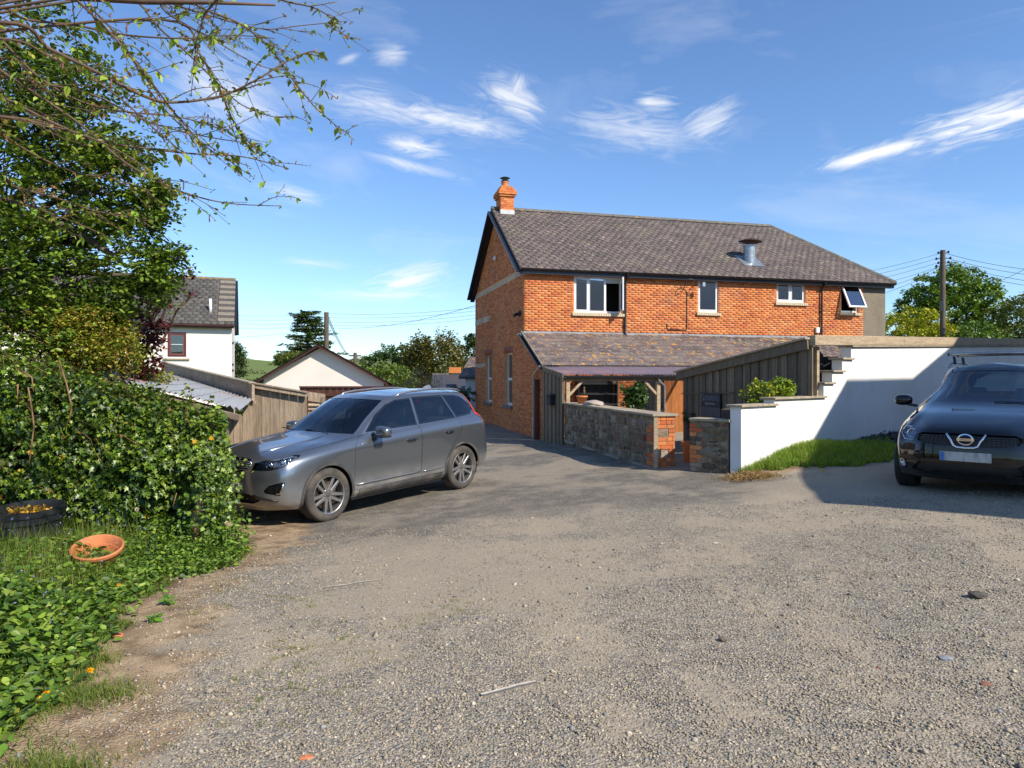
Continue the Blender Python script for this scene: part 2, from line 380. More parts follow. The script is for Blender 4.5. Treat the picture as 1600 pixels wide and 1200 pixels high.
def hgt(x, y):
    x = np.atleast_1d(np.asarray(x, float)); y = np.atleast_1d(np.asarray(y, float))
    out = np.empty(x.shape)
    xf, yf = x.ravel(), y.ravel(); res = np.empty(xf.shape)
    for i in range(0, len(xf), 20000):
        q = np.c_[xf[i:i + 20000], yf[i:i + 20000]]
        d = np.linalg.norm(q[:, None] - GP[None, :, :2], axis=2)
        res[i:i + 20000] = _tps(d) @ _W[:-3] + _W[-3] + q @ _W[-2:]
    r = np.hypot(xf, yf - 10)
    far = np.clip((r - 30) / 40, 0, 1); far = far * far * (3 - 2 * far)
    valley = -4.5 * np.clip((r - 30) / 90, 0, 1)
    t = np.clip((r - 150) / 520, 0, 1); t = t * t * (3 - 2 * t)
    hill = (27 + 5.0 * np.sin(np.arctan2(xf, yf) * 9 + .8) + 3 * np.sin(np.arctan2(xf, yf) * 23)) * t
    hill = hill * np.where(r > 700, np.clip(1 - (r - 700) / 1500, .2, 1), 1)
    res = res * (1 - far) + (valley + hill - 1.0) * far
    a_ = (xf - 5.15) * .78 + (yf - 11.9) * .626; b_ = (xf - 5.15) * .626 - (yf - 11.9) * .78
    res = res + .20 * np.exp(-(a_ / 1.25) ** 2 - (b_ / .62) ** 2)
    return res.reshape(x.shape)
def H(x, y): return float(hgt(x, y)[0])
def vnoise(x, y, s, seed=0):      # smooth value noise
    x = np.asarray(x) * s + seed * 17.3; y = np.asarray(y) * s - seed * 9.1
    xi = np.floor(x).astype(int); yi = np.floor(y).astype(int); fx = x - xi; fy = y - yi
    fx = fx * fx * (3 - 2 * fx); fy = fy * fy * (3 - 2 * fy)
    def h(a, b):
        v = np.sin(a * 127.1 + b * 311.7 + seed) * 43758.5453; return v - np.floor(v)
    return (h(xi, yi) * (1 - fx) + h(xi + 1, yi) * fx) * (1 - fy) + (h(xi, yi + 1) * (1 - fx) + h(xi + 1, yi + 1) * fx) * fy
def fbm(x, y, s, seed=0): return (vnoise(x, y, s, seed) * .55 + vnoise(x, y, s * 2.3, seed + 1) * .28 + vnoise(x, y, s * 5.1, seed + 2) * .17)

def axis(lo, hi, st, far):
    a = list(np.arange(lo, hi + 1e-6, st)); s = st; v = hi
    while v < far: s *= 1.22; v += s; a.append(v)
    s = st; v = lo; b = []
    while v > -far: s *= 1.22; v -= s; b.append(v)
    return np.array(b[::-1] + a)
gx = axis(-8, 12, .14, 2500); gy = axis(1.5, 22, .14, 2500)
GX, GY = np.meshgrid(gx, gy)
GZ = hgt(GX, GY)
near = np.exp(-np.maximum(np.hypot(GX, GY - 8) - 14, 0) / 8)
GZ = GZ + (fbm(GX, GY, .9, 3) - .5) * .05 * near + (fbm(GX, GY, 4, 5) - .5) * .022 * near
# masks: R tarmac, G soil/verge, B meadow
def sst(a, b, x): t = np.clip((x - a) / (b - a), 0, 1); return t * t * (3 - 2 * t)
nn = fbm(GX, GY, .8, 11); n3 = fbm(GX, GY, 2.6, 21)
edge = 9.5 - .30 * np.abs(GX - 1.5) + (nn - .5) * 2.8
tar = sst(edge - .7, edge + .9, GY) * (1 - sst(3.2, 4.6, GX + (nn - .5)))
tar = np.where((GX < -1) & (GY > 6.8 + (nn - .5)), np.maximum(tar, sst(6.8, 8.0, GY + (nn - .5) * 1.5)), tar)
vedge = np.interp(GY, [0, 2.5, 3.2, 4.2, 5.2, 6.2, 7.2, 8.2, 12], [-2.7, -2.25, -2.3, -2.6, -3.05, -3.2, -2.95, -3.2, -4.2])
soil = sst(1.25, .25, GX - vedge + (n3 - .5) * 1.3)
bank = np.exp(-(((GX - 4.9) / 1.6) ** 2 + ((GY - 11.6 - (GX - 4.9) * .45) / .9) ** 2))
soil = np.maximum(soil, sst(.35, .7, bank + (n3 - .5) * .3))
rr = np.hypot(GX, GY - 10)
mead = sst(34, 42, rr)
mead = np.maximum(mead, sst(-7.5, -10, GX) * sst(14, 18, GY))
dust = sst(.42, .72, fbm(GX, GY, .55, 31) * .7 + fbm(GX, GY, 1.9, 37) * .4)
xc_ = np.interp(GY, [2, 6, 10, 16], [1.5, .8, .1, -.3])
for o_ in (-.78, .78): dust = dust + .30 * np.exp(-((GX - xc_ - o_ + (nn - .5) * .35) / .20) ** 2) * (GY < 15)
for o_ in (-.75, .75): dust = dust + .25 * np.exp(-((GX - np.interp(GY, [2, 5, 8, 10], [2.2, 3.0, 4.6, 6.2]) - o_ + (n3 - .5) * .3) / .20) ** 2) * (GY < 11)
dust = np.clip(dust, 0, 1)
cols = np.stack([tar, soil, mead], -1).reshape(-1, 3)
ny, nx = GX.shape
idx = np.arange(ny * nx).reshape(ny, nx)
FA = np.stack([idx[:-1, :-1], idx[:-1, 1:], idx[1:, 1:], idx[1:, :-1]], -1).reshape(-1, 4)
gme = np_mesh('ground', np.stack([GX, GY, GZ], -1).reshape(-1, 3), FA, cols, True)
ca = gme.color_attributes.new('Dust', 'FLOAT_COLOR', 'POINT')
d4 = np.ones((ny * nx, 4), np.float32); d4[:, 0] = dust.ravel(); ca.data.foreach_set('color', d4.ravel())

def ground_material():
    m = bpy.data.materials.new('yard_ground'); m.use_nodes = True
    nt = m.node_tree; nd = nt.nodes; ln = nt.links; b = nd['Principled BSDF']; b.inputs['Roughness'].default_value = .92; b.inputs['Specular IOR Level'].default_value = .25
    P = nd.new('ShaderNodeNewGeometry').outputs['Position']
    def noise(s, det=5, rough=.6):
        z = nd.new('ShaderNodeTexNoise'); z.inputs['Scale'].default_value = s; z.inputs['Detail'].default_value = det; z.inputs['Roughness'].default_value = rough; ln.new(P, z.inputs['Vector']); return z.outputs[0]
    def ramp(f, stops, mode='LINEAR'):
        r = nd.new('ShaderNodeValToRGB'); ln.new(f, r.inputs[0]); r.color_ramp.interpolation = mode
        for i, (p, c) in enumerate(stops):
            e = r.color_ramp.elements[i] if i < 2 else r.color_ramp.elements.new(p)
            e.position = p; e.color = (*c, 1)
        return r.outputs[0]
    def mix(f, a, c2):
        x = nd.new('ShaderNodeMixRGB')
        for s, v in zip(x.inputs, (f, a, c2)):
            if isinstance(v, (int, float)): s.default_value = v
            elif isinstance(v, tuple): s.default_value = (*v, 1)
            else: ln.new(v, s)
        return x.outputs[0]
    def mth(op, a, b_, clamp=False):
        x = nd.new('ShaderNodeMath'); x.operation = op; x.use_clamp = clamp
        for s, v in zip(x.inputs, (a, b_)):
            if isinstance(v, (int, float)): s.default_value = v
            else: ln.new(v, s)
        return x.outputs[0]
    vo = nd.new('ShaderNodeTexVoronoi'); vo.inputs['Scale'].default_value = 70; ln.new(P, vo.inputs['Vector'])
    vs = nd.new('ShaderNodeSeparateXYZ'); ln.new(vo.outputs['Color'], vs.inputs[0])
    chips = ramp(vs.outputs[0], [(0, (.15, .135, .115)), (.3, (.27, .235, .175)), (.55, (.34, .29, .215)), (.8, (.24, .225, .20)), (.95, (.44, .38, .29))], 'CONSTANT')
    vo2 = nd.new('ShaderNodeTexVoronoi'); vo2.inputs['Scale'].default_value = 150; ln.new(P, vo2.inputs['Vector'])
    vs2 = nd.new('ShaderNodeSeparateXYZ'); ln.new(vo2.outputs['Color'], vs2.inputs[0])
    fines = ramp(vs2.outputs[1], [(0, (.26, .215, .155)), (.4, (.33, .275, .20)), (.75, (.38, .315, .23))], 'CONSTANT')
    big = noise(.9, 4); mid = noise(4.5, 6)
    at = nd.new('ShaderNodeAttribute'); at.attribute_name = 'Col'; sp = nd.new('ShaderNodeSeparateXYZ'); ln.new(at.outputs['Vector'], sp.inputs[0])
    du = nd.new('ShaderNodeAttribute'); du.attribute_name = 'Dust'; sd = nd.new('ShaderNodeSeparateXYZ'); ln.new(du.outputs['Vector'], sd.inputs[0])
    f = mth('MULTIPLY', mth('SUBTRACT', mth('ADD', mth('MULTIPLY', sd.outputs[0], .55), mid), .55), 4.0, True)
    grav = mix(mth('MULTIPLY', f, .72), chips, fines)
    grav = mix(mth('MULTIPLY', mth('SUBTRACT', big, .45), 1.4, True), grav, mix(.55, grav, (.40, .32, .22)))
    tarc = mix(mth('MULTIPLY', mth('SUBTRACT', mid, .42), 2.2, True), mix(.38, (.07, .066, .06), chips), mix(.5, (.27, .225, .165), chips))
    tarc = mix(mth('MULTIPLY', mth('SUBTRACT', vs2.outputs[2], .93), 9, True), tarc, (.4, .36, .3))
    tmask = mth('MULTIPLY', sp.outputs[0], mth('ADD', .45, mth('MULTIPLY', mth('SUBTRACT', 1.0, sd.outputs[0]), .8)), True)
    c = mix(tmask, grav, tarc)
    soilc = ramp(mid, [(.3, (.11, .07, .042)), (.5, (.27, .19, .115)), (.7, (.40, .30, .19))])
    sm = mth('MULTIPLY', mth('SUBTRACT', mth('ADD', sp.outputs[1], mth('MULTIPLY', mth('SUBTRACT', mid, .5), .8)), .25), 2.2, True)
    c = mix(sm, c, soilc)
    field = nd.new('ShaderNodeTexVoronoi'); field.inputs['Scale'].default_value = .0085; ln.new(P, field.inputs['Vector'])
    fs = nd.new('ShaderNodeSeparateXYZ'); ln.new(field.outputs['Color'], fs.inputs[0])
    fc = ramp(fs.outputs[0], [(0, (.13, .17, .04)), (.35, (.19, .24, .05)), (.6, (.12, .14, .045)), (.8, (.21, .23, .07))], 'CONSTANT')
    fc = mix(mth('MULTIPLY', noise(.12, 5), .5), fc, (.09, .12, .03))
    c = mix(sp.outputs[2], c, fc)
    c = mix(1.0, c, c); x_ = nd.new('ShaderNodeVectorMath'); x_.operation = 'MULTIPLY'; ln.new(c, x_.inputs[0]); x_.inputs[1].default_value = (1.08, 1.07, 1.05); c = x_.outputs[0]
    ln.new(c, b.inputs['Base Color'])
    bp = nd.new('ShaderNodeBump'); bp.inputs['Distance'].default_value = .012; bp.inputs['Strength'].default_value = .9
    hh = mth('ADD', mth('MULTIPLY', mth('SUBTRACT', 1.0, mth('MULTIPLY', vo.outputs['Distance'], 1.0)), mth('SUBTRACT', 1.0, mth('MULTIPLY', f, .7))), mth('MULTIPLY', noise(45, 4), .9))
    ln.new(hh, bp.inputs['Height']); ln.new(bp.outputs[0], b.inputs['Normal'])
    return m
ground = link('ground', gme, ground_material())
tag(ground, 'grey gravel and worn tarmac yard running on into green fields', 'ground', kind='structure')

# ------------------------------------------------------------------ loose stones on the yard (geometry: crushed gravel)
def pebbles(n, dens_fn, smin, smax, name, cols, ymin=2.3, ymax=8.5):
    y = ymin + (ymax - ymin) * RNG.random(n * 3) ** 1.25
    x = (RNG.random(n * 3) * 2 - 1) * (y * .78 + .3)
    keep = RNG.random(n * 3) < dens_fn(x, y)
    x, y = x[keep][:n], y[keep][:n]; n = len(x)
    base = np.array([(1, 0, 0), (-1, 0, 0), (0, 1, 0), (0, -1, 0), (0, 0, 1), (0, 0, -1)], float)
    fc = np.array([(0, 2, 4), (2, 1, 4), (1, 3, 4), (3, 0, 4), (2, 0, 5), (1, 2, 5), (3, 1, 5), (0, 3, 5)])
    V = base[None] * (1 + (RNG.random((n, 6, 3)) - .5) * .5) + (RNG.random((n, 6, 3)) - .5) * .6
    sz = (smin + (smax - smin) * RNG.random(n) ** 2.2)[:, None, None]
    V = V * sz * np.array([1, .75, .55])[None, None]
    a = RNG.random(n) * 6.283; t = (RNG.random(n) - .5) * 1.2
    ca_, sa = np.cos(a), np.sin(a); ct, st = np.cos(t), np.sin(t)
    X, Y, Z = V[..., 0], V[..., 1], V[..., 2]
    Y, Z = Y * ct[:, None] - Z * st[:, None], Y * st[:, None] + Z * ct[:, None]
    X, Y = X * ca_[:, None] - Y * sa[:, None], X * sa[:, None] + Y * ca_[:, None]
    z = hgt(x, y) + (fbm(x, y, .9, 3) - .5) * .05 + (fbm(x, y, 4, 5) - .5) * .022
    W = np.stack([X + x[:, None], Y + y[:, None], Z + z[:, None] + sz[:, 0] * .15], -1).reshape(-1, 3)
    FF = (fc[None] + (np.arange(n) * 6)[:, None, None]).reshape(-1, 3)
    pal = np.array(cols); c = pal[RNG.integers(0, len(pal), n)] * (0.75 + .5 * RNG.random((n, 1)))
    me = np_mesh(name, W, FF, np.repeat(c, 6, 0))
    return me
def gdens(x, y):
    d = fbm(x, y, .55, 31) * .7 + fbm(x, y, 1.9, 37) * .4
    v = np.interp(y, [0, 2.5, 3.2, 4.2, 5.2, 6.2, 7.2, 8.2, 12], [-2.7, -2.25, -2.3, -2.6, -3.05, -3.2, -2.95, -3.2, -4.2])
    return (1 - .72 * sst(.45, .68, d)) * sst(.0, .9, x - v)
GCOL = [(.30, .255, .19), (.22, .20, .17), (.35, .295, .21), (.18, .17, .155), (.27, .225, .16), (.42, .36, .27), (.22, .215, .20), (.33, .27, .19), (.28, .245, .20)]
MT['gravel'] = mat('gravel_stone', (1.08, 1.07, 1.04), .85, attr=True, n1=(90, .25), bump=(200, .001), spec=.3)
g2 = link('gravel', pebbles(1500, lambda x, y: (fbm(x, y, .8, 61) > .45) * .8, .011, .026, 'gravel', GCOL + [(.12, .11, .10)]), MT['gravel']); tag(g2, 'scattered larger stones among the fine yard gravel', 'gravel', kind='stuff')
g1 = link('gravel', pebbles(115000, gdens, .003, .0115, 'gravel', GCOL), MT['gravel'])
tag(g1, 'loose grey and buff crushed gravel strewn over the yard', 'gravel', kind='stuff')
def singles_stone(px, py, s, col, nm, label):
    b = bmesh.new(); bmesh.ops.create_icosphere(b, subdivisions=1, radius=s)
    for v in b.verts: v.co = Vector((v.co.x * random.uniform(.8, 1.5), v.co.y * random.uniform(.7, 1.1), v.co.z * random.uniform(.35, .6)))
    me = bpy.data.meshes.new(nm); b.to_mesh(me); b.free()
    d = 1.6
    for _ in range(20):
        d = (EYE - H((px - 800) / F * d, d)) * F / (py - 590)
    x = (px - 800) / F * d
    o = link(nm, me, mat(nm + '_m', col, .9, n1=(40, .3), bump=(60, .004), coords='obj')); o.location = (x, d, H(x, d) + s * .25)
    tag(o, label, 'stone'); return o
singles_stone(1130, 1000, .035, (.16, .13, .10), 'loose_stone', 'dark brown flinty stone lying alone in the middle gravel')
singles_stone(1527, 932, .055, (.07, .06, .05), 'loose_stone', 'flat black slaty stone on the gravel in front of the dark car')
singles_stone(1478, 1032, .04, (.24, .25, .27), 'loose_stone', 'smooth pale blue grey pebble on the right gravel')
singles_stone(1372, 1046, .022, (.20, .08, .05), 'loose_stone', 'small reddish brown stone left of the pale blue grey pebble')
singles_stone(1540, 1072, .03, (.22, .10, .06), 'loose_stone', 'elongated rust brown stone near the right frame edge')
singles_stone(478, 1187, .028, (.5, .17, .07), 'loose_stone', 'orange brick chip in the gravel at the bottom of the yard')
singles_stone(182, 995, .04, (.42, .14, .06), 'loose_stone', 'flat terracotta shard on bare soil beside the nettles')
singles_stone(1118, 850, .03, (.5, .45, .36), 'loose_stone', 'pale cream stone on the gravel below the stone gateway')

def patch_z(x, y): return hgt(x, y) + (fbm(x, y, .9, 3) - .5) * .05 + (fbm(x, y, 4, 5) - .5) * .022
def strip(p, q, w, name, label):
    def gp(px, py):
        d = 4.0
        for _ in range(30): d = (EYE - H((px - 800) / F * d, d)) * F / (py - 590)
        return Vector(((px - 800) / F * d, d))
    a, b_ = gp(*p), gp(*q); n = 14; V = []
    t = (b_ - a); s = Vector((-t.y, t.x)).normalized()
    for i in range(n + 1):
        c = a + t * i / n
        for k in (-1, 1):
            w2 = w * (.6 + .4 * random.random()) * (.5 if i in (0, n) else 1)
            v = c + s * k * w2; V.append((v.x, v.y, float(patch_z(v.x, v.y)[0]) + .012))
    Fc = [(2 * i, 2 * i + 1, 2 * i + 3, 2 * i + 2) for i in range(n)]
    V2 = [(x, y, z - .03) for x, y, z in V]; N = len(V)
    Fc += [(a1 + N, b1 + N, b1, a1) for a1, b1 in [(2 * i, 2 * i + 2) for i in range(n)]] + [(b1 + N, a1 + N, a1, b1) for a1, b1 in [(2 * i + 1, 2 * i + 3) for i in range(n)]]
    o = link(name, np_mesh(name, V + V2, np.array(Fc)), mat(name + '_m', (.42, .37, .30), .9, n1=(30, .2)))
    tag(o, label, 'marking strip')
strip((752, 1092), (838, 1073), .018, 'wooden_lath', 'pale wooden lath pressed flat in the gravel, the nearer of two')
strip((508, 919), (592, 908), .02, 'wooden_lath', 'thin pale wooden lath in the gravel below the grey car')
# ------------------------------------------------------------------ brick house (local frame: x along the front, y to the back)
HW = math.atan2(.254, .967)
HO = Vector((.392, 22.0, 0))
house = thing('brick_house', 'long two-storey orange brick house with slate roof and lean-to', 'house', HO, HW)
HM = wmat(house)
LEN, DEP = 14.05, 7.77       # length of the front, depth of the gable
UB = 13.05                   # where brick gives way to roughcast
ZE, ZR = 5.15, 7.86          # eaves, ridge
ZB = -.9
LT, LTZ0, LTZ1 = 2.15, 3.0, 1.95    # lean-to depth, top and eave height

def campos_local(): return HM.inverted() @ Vector((0, 0, EYE))
CAML = campos_local()

BR = []      # all bricks: (corner o, du, dn, dz, colour)
def lay(o, du, dn, spans, z0, z1, proud=.003, bl=.225, bh=.075, j=.008, pal=None, deep=.03, out=BR):
    """lay brick courses on the plane through o; spans(z) gives the free intervals of a course"""
    o, du, dn = Vector(o), Vector(du), Vector(dn)
    nrow = int(math.floor((z1 - z0) / bh)); odd = 0
    for r in range(nrow):
        z = z0 + r * bh
        for (a, b) in spans(z + bh / 2):
            u = a - (bl / 2 if r % 2 else 0)
            while u < b - .02:
                s, e = max(u, a), min(u + bl, b)
                if e - s > .035:
                    pr = proud + random.uniform(-.002, .003)
                    c0 = o + du * (s + j / 2) - dn * deep + Vector((0, 0, z + j / 2 + random.uniform(-.001, .001)))
                    out.append((c0, du * (e - s - j), dn * (deep + pr), Vector((0, 0, bh - j)), pal))
                u += bl
def sub(spans, a, b):
    r = []
    for s, e in spans:
        if b <= s or a >= e: r.append((s, e)); continue
        if a > s: r.append((s, a))
        if b < e: r.append((b, e))
    return r
def core(parent, name, o, du, dn, u0, u1, z0, z1, holes, thick, m, topfn=None, world=False):
    """wall slab with rectangular openings, split in cells"""
    o, du, dn = Vector(o), Vector(du), Vector(dn)
    us = sorted({u0, u1, *[h[0] for h in holes], *[h[1] for h in holes]})
    zs = sorted({z0, z1, *[h[2] for h in holes], *[h[3] for h in holes]})
    mb = MB()
    for i in range(len(us) - 1):
        for k in range(len(zs) - 1):
            uc, zc = (us[i] + us[i + 1]) / 2, (zs[k] + zs[k + 1]) / 2
            if any(h[0] < uc < h[1] and h[2] < zc < h[3] for h in holes): continue
            mb.obox(o + du * us[i] + Vector((0, 0, zs[k])) - dn * thick, du * (us[i + 1] - us[i]), dn * thick, (0, 0, zs[k + 1] - zs[k]))
    return mb.build(name, m, parent, world=world)

# openings -----------------------------------------------------------
def fu(px):   # photograph column on the front plane -> u
    k = (px - 800) / F; return (22 * k - .392) / (.967 - .254 * k)
FO = [(fu(897), fu(972), 3.745, 4.955), (fu(1091), fu(1122.5), 3.86, 5.02), (fu(1213.5), fu(1258), 4.30, 5.02), (fu(1314), fu(1341), 4.0, 5.04)]
def fspans(z):
    s = [(0, UB)]
    for a, b, c, d in FO:
        if c - .10 < z < d: s = sub(s, a, b)
    return s
lay((0, 0, 0), (1, 0, 0), (0, -1, 0), fspans, LTZ0 - .05, ZE - .12)
# dark dentil course below the eaves
for i in range(int(UB / .112)):
    BR.append((Vector((i * .112 + .004, .03, ZE - .115)), Vector((.104, 0, 0)), Vector((0, -.045, 0)), Vector((0, 0, .10)), 'dark'))
# flat soldier arches over windows
front_core = core(house, 'front_wall', (0, 0, 0), (1, 0, 0), (0, -1, 0), 0, UB, ZB, ZE, FO, .28, MT['mortar'])
core(house, 'roughcast_wall', (0, 0, 0), (1, 0, 0), (0, -1, 0), UB, LEN, ZB, ZE, [], .28, MT['render_grey'])
mb = MB(); mb.box(LEN - .28, LEN, .28, DEP, ZB, ZE); mb.box(0.28, LEN - .28, DEP - .28, DEP, ZB, ZE); mb.build('rear_wall', MT['render_grey'], house)
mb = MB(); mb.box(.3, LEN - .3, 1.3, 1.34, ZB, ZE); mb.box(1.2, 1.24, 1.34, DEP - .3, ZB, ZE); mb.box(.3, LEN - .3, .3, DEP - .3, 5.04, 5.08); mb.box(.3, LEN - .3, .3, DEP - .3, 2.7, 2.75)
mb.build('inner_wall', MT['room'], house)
# gable (x = 0, runs along +y)
GH = [(4.64, 5.78, .62, 2.50), (1.50, 2.60, .62, 2.47)]       # (y0, y1, z0, z1)
def gtop(y): return ZE + (ZR - ZE) * (1 - abs(y - DEP / 2) / (DEP / 2))
def gspans(z):
    if z <= ZE: s = [(0, DEP)]
    else:
        w = (1 - (z - ZE) / (ZR - ZE)) * DEP / 2; s = [(DEP / 2 - w, DEP / 2 + w)]
    for a, b, c, d in GH:
        if c - .10 < z < d: s = sub(s, a, b)
    return s
def band(z):
    if 4.93 < z < 5.15: return [(0, DEP)]
    if 3.83 < z < 4.05: return [(4.95, DEP)]
    if 2.0 < z < 2.2: return [(5.86, DEP)]
    return []
def gs2(z):
    s = gspans(z)
    for a, b in band(z): s = sub(s, a, b)
    return s
def gs3(z):
    r = []
    for a, b in band(z):
        for s, e in gspans(z):
            if min(b, e) > max(a, s): r.append((max(a, s), min(b, e)))
    return r
lay((0, 0, 0), (0, 1, 0), (-1, 0, 0), gs2, -.375, ZR)
lay((0, 0, 0), (0, 1, 0), (-1, 0, 0), gs3, -.375, ZE + .01, proud=.012, pal='cream')
BR.append((Vector((0.004, .03, ZE - .22)), Vector((.21, 0, 0)), Vector((0, -.042, 0)), Vector((0, 0, .065)), 'cream'))
BR.append((Vector((0.004, .03, ZE - .142)), Vector((.10, 0, 0)), Vector((0, -.046, 0)), Vector((0, 0, .02)), 'cream'))
gc = core(house, 'gable_wall', (0, 0, 0), (0, 1, 0), (-1, 0, 0), .28, DEP, ZB, ZE, GH, .28, MT['mortar'])
mb = MB(); mb.prism([(0, 0, ZE), (0, DEP, ZE), (0, DEP / 2, ZR)], (.28, 0, 0)); mb.build('gable_wall', MT['mortar'], house)
# soldier arches of the gable windows
for a, b, c, d in GH:
    n = int((b - a + .2) / .078)
    for i in range(n):
        BR.append((Vector((0.03, a - .1 + i * .078 + .004, d + .003)), Vector((0, .070, 0)), Vector((-.041, 0, 0)), Vector((0, 0, .215)), 'arch'))
# lean-to: gable side and front
def lspans(z):
    t = LT if z < LTZ1 else LT * (1 - (z - LTZ1) / (LTZ0 - LTZ1))
    return [(0, t - .005)]
lay((0, 0, 0), (0, -1, 0), (-1, 0, 0), lspans, -.375, LTZ0 - .04)
mb = MB(); mb.prism([(0, 0, ZB), (0, -LT, ZB), (0, -LT, LTZ1), (0, 0, LTZ0)], (.25, 0, 0)); mb.build('lean_to_side_wall', MT['mortar'], house)
LOP = [(3.0, 3.9, -.1, 1.75), (3.95, 5.4, -.1, 1.8)]
def lf(z):
    s = [(0, 9.0)]
    for a, b, c, d in LOP:
        if c < z < d: s = sub(s, a, b)
    return s
lay((0, -LT, 0), (1, 0, 0), (0, -1, 0), lf, -.3, LTZ1 - .06)
core(house, 'lean_to_front_wall', (0, -LT, 0), (1, 0, 0), (0, -1, 0), .25, LEN, ZB, LTZ1 - .02, LOP, .25, MT['mortar'])
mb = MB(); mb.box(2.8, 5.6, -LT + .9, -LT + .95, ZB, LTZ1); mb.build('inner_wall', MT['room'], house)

# build the bricks: the 300 that show largest singly, the rest joined
def area_seen(br, cam):
    c0, du, dn, dz, pal = br
    n = dn.normalized(); c = c0 + dn + du / 2 + dz / 2; v = cam - c; d = v.length
    return max(0, n.dot(v / d)) * du.length * dz.length / d ** 2
def brick_mesh(lst, name, pals, jit=0):
    N = len(lst); V = np.empty((N, 8, 3), np.float32)
    for i, (c0, du, dn, dz, pal) in enumerate(lst):
        a = c0 + dn; V[i, 0] = a; V[i, 1] = a + du; V[i, 2] = a + du + dz; V[i, 3] = a + dz
        V[i, 4] = c0; V[i, 5] = c0 + du; V[i, 6] = c0 + du + dz; V[i, 7] = c0 + dz
    fc = np.array([(0, 1, 2, 3), (4, 5, 1, 0), (3, 2, 6, 7), (1, 5, 6, 2), (4, 0, 3, 7)])
    FF = (fc[None] + (np.arange(N) * 8)[:, None, None]).reshape(-1, 4)
    C = np.array([pals(p) for (_, _, _, _, p) in lst], np.float32)
    me = np_mesh(name, V.reshape(-1, 3), FF, np.repeat(C, 8, 0))
    return me
def bpal(p):
    if p == 'cream': c = (.62, .50, .36)
    elif p == 'dark': c = random.choice([(.34, .09, .035), (.27, .07, .03)])
    elif p == 'arch': c = random.choice([(.36, .10, .04), (.30, .08, .035)])
    else: c = random.choice(BRICK_PAL)
    k = random.uniform(.86, 1.14); return (c[0] * k, c[1] * k, c[2] * k)
UNIT = MB().obox((0, 0, 0), (1, 0, 0), (0, 1, 0), (0, 0, 1))
unit_mesh = {}
def unit(m):
    if m.name not in unit_mesh:
        me = bpy.data.meshes.new('brick'); me.from_pydata(UNIT.v, [], UNIT.f); me.materials.append(m); unit_mesh[m.name] = me
    return unit_mesh[m.name]
def single(name, c0, du, dn, dz, m, parent, me=None):
    o = bpy.data.objects.new(name, me or unit(m)); COL.objects.link(o); o.parent = parent
    # local axes x=du y=dn z=dz (unit vectors) and scale
    rot = Matrix((du.normalized(), dn.normalized(), dz.normalized())).transposed()
    if rot.determinant() < 0:      # keep right-handed: start from the other end
        c0 = c0 + du; du = -du; rot = Matrix((du.normalized(), dn.normalized(), dz.normalized())).transposed()
    o.location = c0; o.rotation_euler = rot.to_euler(); o.scale = (du.length, dn.length, dz.length)
    return o
BR.sort(key=lambda b: -area_seen(b, CAML))
nb = 0; rest = []
for b in BR:
    full = b[4] is None and b[1].length > .2
    if nb < 296 and full: single('brick', b[0], b[1], b[2], b[3], MT['brick1'], house); nb += 1
    else: rest.append(b)
bw = link('brickwork', brick_mesh(rest, 'brickwork', bpal), MT['brick'], house); bw['kind'] = 'stuff'

# ------------------------------------------------------------------ slates
def slates(o, du, ds, dn, rows, gauge, w, spans, pals, out, lift=.012, thick=.007):
    o, du, ds, dn = Vector(o), Vector(du), Vector(ds), Vector(dn)
    for r in range(rows):
        s = r * gauge
        for a, b in spans(s + gauge / 2):
            u = a - (w / 2 if r % 2 else 0)
            while u < b - .01:
                x0, x1 = max(u, a), min(u + w, b)
                if x1 - x0 > .02:
                    g2 = gauge * 1.12
                    sl_ = .6 * random.random() * .006
                    c0 = o + du * (x0 + .0025) + ds * (s + random.uniform(-.004, .004)) + dn * (lift + sl_)
                    t = ds * g2 - dn * (lift * .9)
                    out.append((c0, du * (x1 - x0 - .005), dn * thick, t, None))
                u += w
def spal(_):
    c = random.choice([(.092, .066, .064), (.108, .078, .074), (.082, .06, .058), (.115, .086, .08), (.098, .072, .068)]); k = random.uniform(.9, 1.1)
    return (c[0] * k, c[1] * k, c[2] * k)
OV = .22                                      # verge/eaves overhang
slope = math.hypot(DEP / 2, ZR - ZE)
ds = Vector((0, DEP / 2, ZR - ZE)).normalized(); dn = Vector((0, -(ZR - ZE), DEP / 2)).normalized()
HIPX = 11.85
ROFF = .10
eo = Vector((0, -OV * 1.0, ZE - OV * (ZR - ZE) / (DEP / 2) + ROFF))
SLN = slope + OV / math.cos(math.atan2(ZR - ZE, DEP / 2))
def rsp(s):
    t = s / SLN
    return [(-.2, (LEN + .25) + (HIPX - LEN - .25) * t)]
SLT = []
rows = int(SLN / .18)
slates(eo, (1, 0, 0), ds, dn, rows, SLN / rows, .27, rsp, None, SLT, lift=.008, thick=.005)
roof = MB()
pk = (ZR + ROFF)
e1, e2 = eo.y, DEP + OV
ez = eo.z
A = (-.2, e1, ez); B = (LEN + .25, e1, ez); C = (HIPX, DEP / 2, pk); D = (-.2, DEP / 2, pk); E = (-.2, e2, ez); G = (LEN + .25, e2, ez)
roof.add([A, B, C, D, E, G], [(0, 1, 2, 3), (1, 5, 2), (5, 4, 3, 2)])
th = .07
roof.add([(x, y, z - th) for x, y, z in (A, B, C, D, E, G)], [(3, 2, 1, 0), (2, 5, 1), (2, 3, 4, 5)])
roof.add([A, B, G, E, D] + [(x, y, z - th) for x, y, z in (A, B, G, E, D)], [(0, 5, 6, 1), (1, 6, 7, 2), (2, 7, 8, 3), (3, 8, 9, 4), (4, 9, 5, 0)])
roof_o = roof.build('roof', mat('roof_underlay', (.10, .085, .08), .85, n1=(7, .3)), house)
